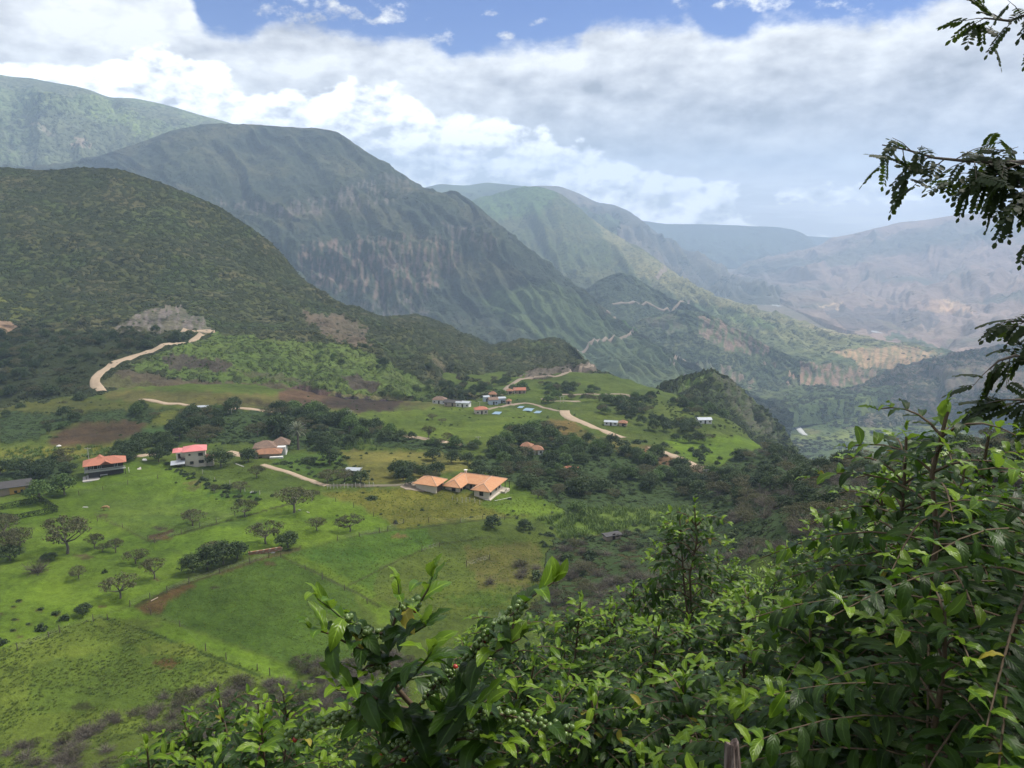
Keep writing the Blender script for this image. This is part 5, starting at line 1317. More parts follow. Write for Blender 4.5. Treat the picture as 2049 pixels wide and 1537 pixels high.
# yellow cabin
h = house_root('cabin', 20, 990, 27, 'small ochre cabin with a dark slab roof at the left edge', dz=-0.2)
part('wall', h, M_ochre, [B(0, 4.2, 0, 3.6, -0.6, 2.6)]); part('side_wall', h, M_adobe, [B(-3, -0.003, 0.3, 3.6, -0.6, 2.2)]); part('side_wall', h, M_adobe, [B(4.203, 5.4, 0.6, 3.6, -0.6, 2.5)]); part('roof', h, M_slate, [hip_np(-3.2, 5.6, -0.4, 4.2, 2.55, 1.5, 0.5, 'x', gable=True)])
window(h, ('y', 0, -1), 1.2, 0.5, 0.8, 0.8, 0, M_wood, M_glass); window(h, ('y', 0, -1), 2.9, 0.6, 0.8, 0.8, 0, M_wood, M_glass); part('slab', h, M_conc, [B(-6, 6.5, -1.4, 5, -1.6, -0.603)]); keep(h, 0, 2, 6.5)
# old tiled farmhouse, three sagging roofs
h = house_root('old_farmhouse', 540, 914, 10, 'old adobe farmhouse with weathered brown tile roofs beside the palm', dz=0)
part('wall', h, M_white, [B(-5.5, 5.5, 2.0, 8.0, -1, 2.9)]); part('front_wall', h, M_adobe, [B(-4.8, 3.5, -3.0, 1.9, -1, 2.0)])
part('roof', h, M_old, [hip_np(-5.8, 2.0, 1.9, 8.0, 2.85, 2.0, 0.5, 'x'), hip_np(0.5, 6.4, 4.5, 10.0, 3.0, 2.4, 0.4, 'y')]); part('front_roof', h, M_rust, [hip_np(-5.2, 4.2, -3.2, 1.9, 1.95, 1.4, 0.4, 'x')])
part('cart_shed', h, M_white, [B(0.5, 5.2, -4.8, -3.6, -0.6, 1.2)]); part('door', h, M_wood, [B(-2.0, -1.0, 1.93, 1.997, 0, 1.9)]); window(h, ('y', -3.0, -1), -3.5, 0.2, 1.1, 0.9, 0, M_wood, M_glass)
keep(h, 0, 0, 6.5); keep(h, 1, 6, 6)

# village and outlying buildings: (px, py, rz, length, depth, wall h, roof h, wall mat, roof mat, label, gable)
VILL = [
 (878, 808, -8, 7.5, 4.5, 2.2, 1.6, M_white, M_old, 'brown-tiled hut at the left end of the village', False),
 (905, 813, -14, 9.5, 4, 2.0, 1.2, M_adobe, M_slate, 'long dark-roofed shed in the village', True),
 (925, 815, -14, 7.5, 4.5, 2.4, 0.7, M_white, M_zinc, 'white-roofed barn at the right end of the long dark shed', True),
 (964, 829, 14, 6.5, 4.5, 2.4, 1.3, M_cream, M_red, 'small house with a bright orange-red roof below the village lane', False),
 (974, 804, 14, 3.2, 4, 2.8, 0.5, M_bwall, M_zinc, 'white-roofed annexe, left one of the blue-walled compound', True),
 (988, 810, 14, 5.2, 4.5, 2.8, 1.2, M_bwall, M_old, 'tan-roofed middle house of the blue-walled compound', True),
 (1004, 807, 14, 4.6, 4, 2.9, 0.5, M_bwall, M_zinc, 'white-roofed annexe, right one of the blue-walled compound', True),
 (1017, 809, -10, 2.6, 3, 1.8, 1.2, M_adobe, M_rust, 'small brown hut right of the blue-walled compound', False),
 (986, 796, 0, 4.5, 4, 2.0, 1.6, M_adobe, M_rust, 'brown hut behind the blue-walled compound', False),
 (1020, 789, 5, 4.0, 3.5, 2.0, 1.2, M_adobe, M_rust, 'small tan-roofed hut at the upper village edge', False),
 (1040, 788, 4, 7.5, 4, 2.2, 1.4, M_adobe, M_red, 'brown-red roofed house at the upper village edge', True),
 (1222, 852, -12, 6.5, 3.5, 1.8, 0.4, M_white, M_zinc, 'white hut beside the dirt road', True),
 (1246, 853, -12, 4.0, 3.5, 1.6, 1.2, M_adobe, M_rust, 'reddish hut beside the white hut at the dirt road', False),
 (1411, 848, 4, 7.0, 5.0, 2.0, 0.8, M_white, M_zinc, 'bluish-white sheet roofed house alone on the right-hand pasture', True),
 (1052, 903, -15, 4.5, 4, 2.0, 1.5, M_adobe, M_rust, 'tiled roof hidden in trees, upper left of two', False),
 (1074, 910, 8, 5.5, 4, 2.0, 1.5, M_white, M_rust, 'tiled roof hidden in trees, lower right of two', False),
 (1142, 950, -5, 5.0, 3, 2.0, 0.9, M_adobe, M_red, 'low orange roof deep in the wood right of the villa', False),
 (705, 952, -8, 4.5, 3, 1.8, 0.4, M_greyw, M_zinc, 'grey sheet hut hidden in trees at the lane bend', True),
 (404, 822, 10, 4.5, 3, 1.6, 0.5, M_greyw, M_zinc, 'small sheet-roofed stall by the upper road', True),
 (1228, 1080, 22, 4.6, 2.2, 1.2, 0.25, M_adobe, M_slate, 'grey open shed in the scrub above the coffee', True),
]
for (a, b, rz, L, d, wh, rh, wm, rm, lab, gab) in VILL:
    h = house_root('hut' if L < 5.5 else 'village_house', a, b, rz, lab)
    part('wall', h, wm, [B(-L/2, L/2, 0, d, -1.2, wh)]); part('roof', h, rm, [hip_np(-L/2, L/2, 0, d, wh-0.03, rh, 0.35, 'x', gable=gab)])
    if gab:
        for s in (-1, 1): part('gable', h, wm, [(np.array([(s*(L/2-0.003), 0.02, wh), (s*(L/2-0.003), d-0.02, wh), (s*(L/2-0.003), d/2, wh+rh*0.85), (s*(L/2-0.12), 0.02, wh), (s*(L/2-0.12), d-0.02, wh), (s*(L/2-0.12), d/2, wh+rh*0.85)]), [(0, 1, 2), (3, 5, 4), (0, 3, 4, 1), (1, 4, 5, 2), (2, 5, 3, 0)])])
    part('door', h, M_wood, [B(-0.4, 0.5, -0.06, -0.003, 0, 1.8)]); window(h, ('y', 0, -1), L/2-1.5, 0.7, 0.9, 0.8, 0, M_wood, M_glass)
    if L > 5.5: window(h, ('y', 0, -1), -L/2+0.7, 0.7, 0.9, 0.8, 0, M_wood, M_glass)
    keep(h, 0, d/2, L/2+0.8)
for a, b, w, lab in ((994, 827, 24, 'blue fish pond nearest the orange-red house'), (1042, 815, 17, 'blue fish pond, uppermost of the three on the right'), (1058, 820, 28, 'largest blue fish pond, middle of the three on the right'), (1076, 825, 20, 'blue fish pond, lowest of the three on the right')):
    o = ground_patch('fish_pond', [(a-w*.45, b+w*.10), (a-w*.15, b-w*.10), (a+w*.45, b-w*.08), (a+w*.2, b+w*.14)], M_blue, 0.25, lab, 'pond', None); p = hit(a, b); KEEP_OUT.append((p.x, p.y, w*.14))
# stacked clay bricks wall by the thicket
h = house_root('brick_wall', 497, 1111, 24, 'low wall of reddish clay blocks ending at the dark round tree', 'wall')
bm_ = None
blk = {}
for i in range(16):
    for j in range(3):
        if j not in blk:
            me = bpy.data.meshes.new('block'); V_, F_ = B(0, 0.49, 0, 0.35, 0, 0.30); me.from_pydata([tuple(q) for q in V_], [], F_); me.materials.append((M_brick, M_rust, M_adobe)[j]); blk[j] = me
        o = bpy.data.objects.new('brick', blk[(i*7+j*2) % 3 if (i*7+j*2) % 3 in blk else 0]); link(o, h); o.location = (i*0.5+(0.25 if j % 2 else 0), random.uniform(-.02, .02), -0.2+j*0.31)
# poles, fences, posts
def pole(a, b, hpx, lab, double=0, group=None, cat='utility pole'):
    p = hit(a, b); k = p.length/FPX; H = hpx*k
    o = bpy.data.objects.new('utility_pole', None); link(o); o.location = p; tag(o, lab, cat, group)
    for s in ([0] if not double else [-double*k/2, double*k/2]):
        V, F = tube([(s, 0, -0.5), (s, 0, H)], [0.14, 0.09], 8); o2 = bpy.data.objects.new('pole', mesh_np('pole', V, F, MATS['pole_concrete'], True)); link(o2, o)
    V, F = B(-1.1-double*k/2, 1.1+double*k/2, -0.06, 0.06, H-0.5, H-0.36); part('crossarm', o, M_greyw, [(V, F)])
    for x in (-.9, 0.0, .9): part('insulator', o, M_white, [tube([(x, 0, H-.36), (x, 0, H-.12)], [.05, .04], 6)])
plain_mat('pole_concrete', (0.50, 0.47, 0.42), 0.9, 0.2, 1.0)
for a in ((460, 827, 16, 'twin concrete power pole in front of the upper wood', 7), (700, 846, 26, 'twin power pole above the hedgerow left of the village', 7), (957, 896, 24, 'single concrete pole standing in the wood above the villa', 0), (960, 818, 16, 'pole beside the orange-red roofed house', 0),
          (1030, 789, 14, 'pole beside the brown-red roofed house', 0), (1124, 806, 14, 'twin power pole right of the village', 6), (178, 922, 24, 'thin pole behind the balcony house', 0), (312, 916, 14, 'short pole left of the pink-roofed house', 0), (1412, 962, 24, 'pole at the lower end of the dirt road', 0)):
    pole(*a)
def post_mesh(h, r=0.07, seed=0):
    V, F = tube([(0, 0, -0.4), (0.02, 0.01, h*0.5), (0.0, 0, h)], [r, r*0.95, r*0.8], 6)
    F = list(map(tuple, F))+[tuple(range(12, 18))]
    me = bpy.data.meshes.new('post'); me.from_pydata([tuple(q) for q in V], [], F); me.materials.append(M_post); return me
PM = [post_mesh(1.5), post_mesh(1.3), post_mesh(1.7)]
M_wire = plain_mat('wire', (0.25, 0.24, 0.23), 0.5, 0.1, 1, 0.4, 0.8)
M_wpost = plain_mat('whitewashed_post', (0.60, 0.57, 0.50), 0.9, 0.3, 3)
def fence(pix, lab, white=False, n_between=0, scale=1.0):
    P = []
    for i, (a, b) in enumerate(pix):
        P.append(hit(a, b))
        if n_between and i < len(pix)-1:
            for k in range(1, n_between+1):
                t = k/(n_between+1); P.append(hit(a+(pix[i+1][0]-a)*t, b+(pix[i+1][1]-b)*t))
    P = [p for p in P if p is not None]
    o = bpy.data.objects.new('fence', None); link(o); o.location = P[0]; tag(o, lab, 'fence')
    wires = []
    for i, p in enumerate(P):
        q = bpy.data.objects.new('post', PM[i % 3]); link(q, o); q.location = p-P[0]; q.scale = (scale*1.3, scale*1.3, scale*1.0); q.rotation_euler = (random.uniform(-.06, .06), random.uniform(-.06, .06), i)
        if white: q.material_slots[0].link = 'OBJECT'; q.material_slots[0].material = M_wpost
        if i:
            for z in (0.5, 0.9, 1.25): wires.append(tube([P[i-1]-P[0]+Vector((0, 0, z*scale)), p-P[0]+Vector((0, 0, z*scale))], [0.006, 0.006], 3))
    part('wire', o, M_wire, wires)
fence([(110, 1010), (144, 1023), (158, 991), (206, 981), (256, 970), (316, 958)][2:], 'sparse post fence across the lawn in front of the balcony house')
fence([(195, 1043), (245, 1056), (297, 1083), (310, 1087), (363, 1068), (400, 1056), (433, 1046), (470, 1032)], 'post fence along the lower edge of the grazed lawn', n_between=0)
fence([(260, 1214), (300, 1197), (335, 1186), (379, 1168), (440, 1148), (500, 1128), (538, 1116), (562, 1116)], 'post fence along the upper edge of the fenced field')
fence([(562, 1116), (611, 1140), (645, 1160), (690, 1182), (735, 1208)], 'post fence down the right side of the fenced field')
fence([(302, 1231), (360, 1254), (412, 1303), (453, 1320), (515, 1341), (540, 1352)], 'post fence along the lower side of the bright green path')
fence([(35, 1302), (98, 1276), (120, 1266), (187, 1243), (216, 1240)], 'post fence above the tall yellowish grass')
fence([(675, 1082), (719, 1074), (760, 1067), (776, 1063), (808, 1047), (858, 1046), (921, 1046), (966, 1039), (1010, 1040)], 'post fence between the bright lawn and the field below the villa')
fence([(640, 992), (672, 1004), (708, 1016), (748, 1034), (790, 1050)], 'post fence along the right edge of the bright lawn')
fence([(844, 1104), (880, 1095), (934, 1134), (980, 1120)], 'few posts in the olive field below the villa')
fence([(655, 978), (668, 977), (682, 977), (696, 977), (712, 976), (730, 975), (748, 974)], 'pale post fence beside the grey track', True, 1)
fence([(405, 948), (430, 962), (460, 972), (490, 984), (520, 990), (560, 992), (600, 990)], 'whitish post fence in the hedge below the pink-roofed house', True)
fence([(905, 1002), (925, 1006), (940, 1003), (960, 1010)], 'short post fence in front of the villa court', True, 1)
# horizontal poles lying about, tarpaulins, feeder
def beam(a, b, c, d, lab, r=0.12, name='beam', m=None, lift=0.15):
    p, q = hit(a, b), hit(c, d); V, F = tube([(0, 0, lift), q-p+Vector((0, 0, lift))], [r, r], 6); o = bpy.data.objects.new(name, mesh_np(name, V, F, m or M_white, True)); link(o); o.location = p; tag(o, lab, name)
beam(598, 1021, 619, 1027, 'white beam lying on the lawn beside the widest umbrella tree'); beam(472, 929, 488, 935, 'white beam lying on the grass right of the pink-roofed house')
beam(990, 1003, 1023, 996, 'white kerb line on the grass right of the villa', 0.07); beam(166, 1016, 176, 1016, 'white plank on the lawn left of the grazing cow', 0.15)
beam(302, 1204, 316, 1197, 'pale log at the upper fence of the fenced field', 0.12, m=M_adobe)
for a, b, lab in ((118, 893, 'white cloth lying at the edge of the ploughed patch'), (289, 921, 'white sack beside the track left of the pink-roofed house'), (507, 986, 'white sack at the lower end of the hedge'), (545, 1105, 'white bundle beside the round dark tree at the wall'), (589, 997, 'white sheet in the crown shade of the widest umbrella tree')):
    p = hit(a, b); r_ = np.random.default_rng(a); V = []; F = []
    for i in range(6):
        for j in range(8):
            th = i/5*math.pi/2; ph = j/8*2*math.pi; rr = 0.75*(1+r_.uniform(-.2, .2)); V.append((rr*math.sin(th)*math.cos(ph)*1.3, rr*math.sin(th)*math.sin(ph), 0.5*math.cos(th)*(1+r_.uniform(-.1, .3))-.05))
    for i in range(5):
        for j in range(8): F.append((i*8+j, i*8+(j+1) % 8, (i+1)*8+(j+1) % 8, (i+1)*8+j))
    o = bpy.data.objects.new('tarp', mesh_np('tarp', V, F, M_white, True)); link(o); o.location = p; tag(o, lab, 'tarp')
# clipped square hedge
M_hedge = foliage_mat('hedge_foliage', (0.020, 0.034, 0.010), (0.035, 0.055, 0.016))
def hedge(a, b, c, d, lab, hgt=1.5, w=1.0):
    p, q = hit(a, b), hit(c, d); L = (q-p).length; r = np.random.default_rng(abs(int(a))+3); n = int(L*hgt*70)
    t = r.uniform(0, 1, n); s = r.uniform(-w/2, w/2, n); z = r.uniform(0.0, hgt, n); f = r.integers(0, 3, n)
    s = np.where(f == 0, np.sign(s)*w/2, s); z = np.where(f == 1, hgt, z)
    dr = np.array((q-p).normalized()); nn = np.array([-dr[1], dr[0], 0]); C = np.outer(t, np.array(q-p))+np.outer(s, nn)+np.outer(z, [0, 0, 1])
    N = unit(r.normal(size=(n, 3))+np.outer(np.where(f == 0, np.sign(s), 0), nn)*1.5+np.outer(f == 1, [0, 0, 1.5]))
    V, F = leaf_cards(C, N, 0.16, r); o = bpy.data.objects.new('hedge', mesh_np('hedge', V, F, M_hedge)); link(o); o.location = p; tag(o, lab, 'hedge', 'clipped hedges of the square garden')
hedge(30, 1041, 115, 1024, 'clipped dark hedge, front side of the square garden'); hedge(80, 1003, 115, 1024, 'clipped dark hedge, right side of the square garden'); hedge(0, 1020, 80, 1003, 'clipped dark hedge, back side of the square garden'); hedge(-20, 1034, 30, 1041, 'clipped dark hedge, left side of the square garden')

# grazing cow: one continuous body grown over a jointed skeleton
def skin_body(name, verts, edges, rad, mat, sub=2):
    me = bpy.data.meshes.new(name); me.from_pydata(verts, edges, []); o = bpy.data.objects.new(name, me); link(o)
    md = o.modifiers.new('skin', 'SKIN'); sv = me.skin_vertices[0].data if me.skin_vertices else None
    if sv is None:
        bpy.context.view_layer.objects.active = o
        o.select_set(True); bpy.ops.mesh.customdata_skin_add(); sv = me.skin_vertices[0].data
    for i, r in enumerate(rad): sv[i].radius = (r, r)
    sv[0].use_root = True
    s = o.modifiers.new('sub', 'SUBSURF'); s.levels = sub; s.render_levels = sub
    me.materials.append(mat); return o
M_cow = plain_mat('tan_hide', (0.42, 0.27, 0.13), 0.8, 0.4, 1.2, 0.2, col2=(0.20, 0.11, 0.05))
cv = [(0, 0, 1.1), (0.45, 0, 1.12), (0.85, 0, 1.15), (1.15, 0, 1.0), (1.4, 0, 0.7), (1.62, 0, 0.35), (-0.4, 0, 1.12), (-0.75, 0, 1.15), (-0.95, 0, 1.05), (-1.02, 0.02, 0.6),
      (0.75, 0.22, 0.8), (0.75, 0.22, 0.42), (0.78, 0.22, 0.03), (0.72, -0.22, 0.8), (0.66, -0.22, 0.42), (0.62, -0.22, 0.03), (-0.72, 0.22, 0.85), (-0.86, 0.22, 0.48), (-0.8, 0.22, 0.03), (-0.68, -0.22, 0.85), (-0.8, -0.22, 0.48), (-0.68, -0.22, 0.03), (1.38, 0.16, 0.78), (1.38, -0.16, 0.78)]
ce = [(0, 1), (1, 2), (2, 3), (3, 4), (4, 5), (0, 6), (6, 7), (7, 8), (8, 9), (2, 10), (10, 11), (11, 12), (2, 13), (13, 14), (14, 15), (7, 16), (16, 17), (17, 18), (7, 19), (19, 20), (20, 21), (4, 22), (4, 23)]
cr = [.36, .35, .30, .2, .15, .09, .36, .29, .08, .03, .12, .07, .06, .12, .07, .06, .15, .075, .06, .15, .075, .06, .04, .04]
cow = skin_body('cow', cv, ce, cr, M_cow); cow.location = hit(213, 1021); cow.rotation_euler = (0, 0, math.radians(190)); tag(cow, 'tan cow grazing with lowered head on the upper left lawn', 'cow')
# wooden stake in the very foreground, bottom edge
# ---- trees one can point to: (base px, base py, crown width px, kind, label, height factor)
TREES = [
 (589, 1026, 84, 'umb', 'broad umbrella tree on the lawn, the widest flat crown left of the villa', 1.0),
 (491, 1034, 50, 'umb', 'pale flat-topped tree on the lawn left of the widest umbrella tree', 1.1),
 (386, 1052, 56, 'umb', 'small umbrella tree in the middle of the grazed lawn', 0.9),
 (532, 1088, 68, 'umb', 'leaning umbrella tree with bright underside just above the brick wall', 1.1),
 (634, 1062, 42, 'umb', 'small umbrella tree on the bright lawn, left of a pair', 1.1),
 (700, 1064, 58, 'umb', 'umbrella tree on the bright lawn, right one of a pair', 1.0),
 (576, 1096, 52, 'rnd', 'dense dark round tree at the right end of the brick wall', 0.9),
 (135, 1108, 92, 'umb', 'big brownish spreading tree below the clipped square hedge', 1.25),
 (232, 1106, 34, 'umb', 'small open tree right of the big brownish tree', 1.3),
 (190, 1098, 36, 'umb', 'small thin tree touching the big brownish tree', 1.3),
 (205, 1104, 26, 'umb', 'lowest of the three small trees beside the big brownish tree', 1.0),
 (158, 1158, 36, 'umb', 'little brown-green tree alone on the lower left lawn', 1.1),
 (241, 1197, 64, 'umb', 'brownish round tree beside the corner of the green path', 1.15),
 (309, 1158, 48, 'umb', 'pale thin tree left of the long dark thicket', 1.4),
 (272, 1128, 46, 'umb', 'round grey-green tree behind the pale thin tree', 1.0),
 (385, 1147, 52, 'rnd', 'dark tree at the left end of the long thicket', 1.0),
 (415, 1140, 60, 'rnd', 'second dark tree of the long thicket', 1.05),
 (447, 1130, 60, 'rnd', 'third dark tree of the long thicket', 1.05),
 (475, 1118, 50, 'rnd', 'dark tree at the right end of the long thicket by the wall', 0.95),
 (430, 1112, 56, 'umb', 'flat-crowned tree in the back row of the long thicket', 0.8),
 (168, 1229, 34, 'rnd', 'rounded brown-green shrub tree below the lower left lawn', 0.85),
 (80, 1003, 52, 'lit', 'soft green tree between the yellow cabin and the balcony house', 1.0),
 (129, 990, 52, 'lit', 'soft green tree in front of the balcony house', 1.0),
 (132, 922, 40, 'umb', 'dark leaning tree in the corn behind the balcony house', 1.0),
 (318, 924, 42, 'rnd', 'dark tree left of the pink-roofed house', 1.0),
 (262, 915, 50, 'rnd', 'dark flat tree at the far side of the corn', 0.85),
 (228, 925, 44, 'rnd', 'dark tree right behind the balcony house roof', 0.7),
 (442, 934, 56, 'rnd', 'dense dark round tree right of the pink-roofed house', 0.9),
 (497, 925, 40, 'rnd', 'dark tree in front of the old tiled farmhouse', 1.0),
 (514, 956, 32, 'umb', 'reddish-brown small tree below the old tiled farmhouse', 1.3),
 (865, 840, 24, 'umb', 'lone small umbrella tree on the village pasture', 0.9),
 (885, 846, 20, 'umb', 'low bushy tree beside the lone umbrella tree on the pasture', 0.8),
 (858, 877, 30, 'umb', 'open pale tree on the slope above the lower lane', 1.5),
 (895, 883, 24, 'umb', 'thin tree beside the open pale tree above the lower lane', 1.3),
 (866, 922, 40, 'rnd', 'dark tree in the row above the tan field, left end', 0.9),
 (905, 926, 40, 'rnd', 'dark tree in the row above the tan field, middle', 0.9),
 (935, 928, 36, 'rnd', 'dark tree in the row above the tan field, right end', 0.9),
 (960, 923, 26, 'rnd', 'small dark bush tree right of the row above the tan field', 0.7),
 (1077, 997, 38, 'umb', 'flat dark tree in the pasture right of the villa', 0.8),
 (1115, 992, 34, 'umb', 'second flat dark tree right of the villa', 1.0),
 (985, 1056, 40, 'rnd', 'dark small tree at the fence below the villa', 0.9),
 (1050, 1062, 34, 'rnd', 'bushy small tree near the fence below the villa, right one', 1.0),
 (1155, 1026, 46, 'lit', 'round bright green tree above the cane field', 0.75),
 (625, 1000, 34, 'umb', 'dark small tree touching the widest umbrella tree', 1.0),
 (655, 966, 44, 'umb', 'grey-green tree in the clump at the lane bend, left', 1.0),
 (690, 964, 50, 'umb', 'grey-green tree in the clump at the lane bend, middle', 0.9),
 (722, 966, 40, 'rnd', 'dark tree in the clump at the lane bend, right', 0.9),
 (660, 930, 56, 'tall', 'tall dark tree right of the palm', 0.75),
 (642, 900, 46, 'tall', 'tall dark tree behind the palm', 0.6),
 (560, 866, 60, 'rnd', 'dark tree behind the roof of the old tiled farmhouse', 0.9),
 (616, 928, 36, 'rnd', 'bush tree under the palm', 0.55),
 (98, 868, 14, 'tall', 'narrow dark cypress-like tree beside the ploughed patch', 1.2),
 (155, 838, 26, 'umb', 'small tree alone on the upper left pasture', 1.2),
 (25, 1112, 66, 'umb', 'brown-green tree at the left edge below the square hedge', 1.2),
 (40, 1092, 50, 'umb', 'tree above the brown-green tree at the left edge', 1.1),
 (10, 1075, 56, 'umb', 'tree cut by the left edge under the square hedge', 1.2),
 (20, 1122, 50, 'rnd', 'dark bush tree at the left edge, lowest', 0.8),
 (98, 1120, 34, 'rnd', 'low dark bush beneath the big brownish tree', 0.5),
 (0, 950, 50, 'rnd', 'dark tree behind the yellow cabin at the left edge', 0.8),
 (45, 948, 48, 'rnd', 'dark tree behind the yellow cabin roof', 0.8),
 (90, 945, 48, 'rnd', 'dark tree between cabin and corn', 0.75),
 (140, 1300-355, 30, 'rnd', 'dark tree at the back corner of the balcony house', 0.8),
 (430, 985, 22, 'umb', 'small grey tree in the hedge below the pink-roofed house', 1.2),
 (482, 985, 40, 'umb', 'grey shrub tree at the lower end of the hedge', 0.9),
 (455, 978, 26, 'bush', 'low shrub in the hedge below the pink-roofed house', 1.0),
 (745, 998, 34, 'bush', 'low spreading bush in the pasture left of the villa', 0.5),
 (792, 1047, 13, 'bush', 'small dark round bush at the fence below the villa', 1.6),
 (822, 972, 30, 'rnd', 'dark tree behind the garage of the villa', 0.9),
]
SMALL = [(82, 1261, 25, 'bush', 1.3), (112, 1229, 18, 'bush', 1.0), (128, 1241, 22, 'bush', 1.2), (82, 1220, 12, 'bush', 1.2), (37, 1203, 13, 'bush', 0.8), (25, 1214, 10, 'bush', 0.6),
         (30, 1240, 12, 'bush', 0.7), (25, 1262, 12, 'bush', 0.8), (57, 1249, 12, 'bush', 0.7), (2, 1290, 24, 'bush', 1.3), (210, 1146, 14, 'bush', 1.3), (790, 1046, 11, 'bush', 1.5), (430, 963, 10, 'bush', 1.0)]
def place_tree(px_, py_, w, kind, label, hf, group=None, **k):
    p = hit(px_, py_)
    if p is None: return None
    r = w/2.0*p.length/FPX
    return add_tree(kind, (p.x, p.y, p.z-0.15), r, label, group, squash=hf, **k)
for a in TREES: place_tree(a[0], a[1], a[2], a[3], a[4], a[5])
for i, (a, b, w, k, h) in enumerate(SMALL):
    place_tree(a, b, w, k, 'small planted shrub in a bare earth ring on the lower left lawn' if a < 140 else 'small lone shrub standing in open pasture', h, 'young planted shrubs' if a < 140 else 'lone pasture shrubs', name='shrub', cat='shrub')
# a grey leafless tree by the left edge
p = hit(75, 1145); add_tree('twig', p, 48/2*p.length/FPX, 'leafless pale grey tree at the lower left, beside the brownish trees', None, name='bare_tree', squash=1.0)
p = hit(212, 1237)
p = hit(980, 1168); add_tree('twig', p, 1.6, 'leafless grey shrub in the olive field below the villa', None, name='bare_tree', squash=1.2)

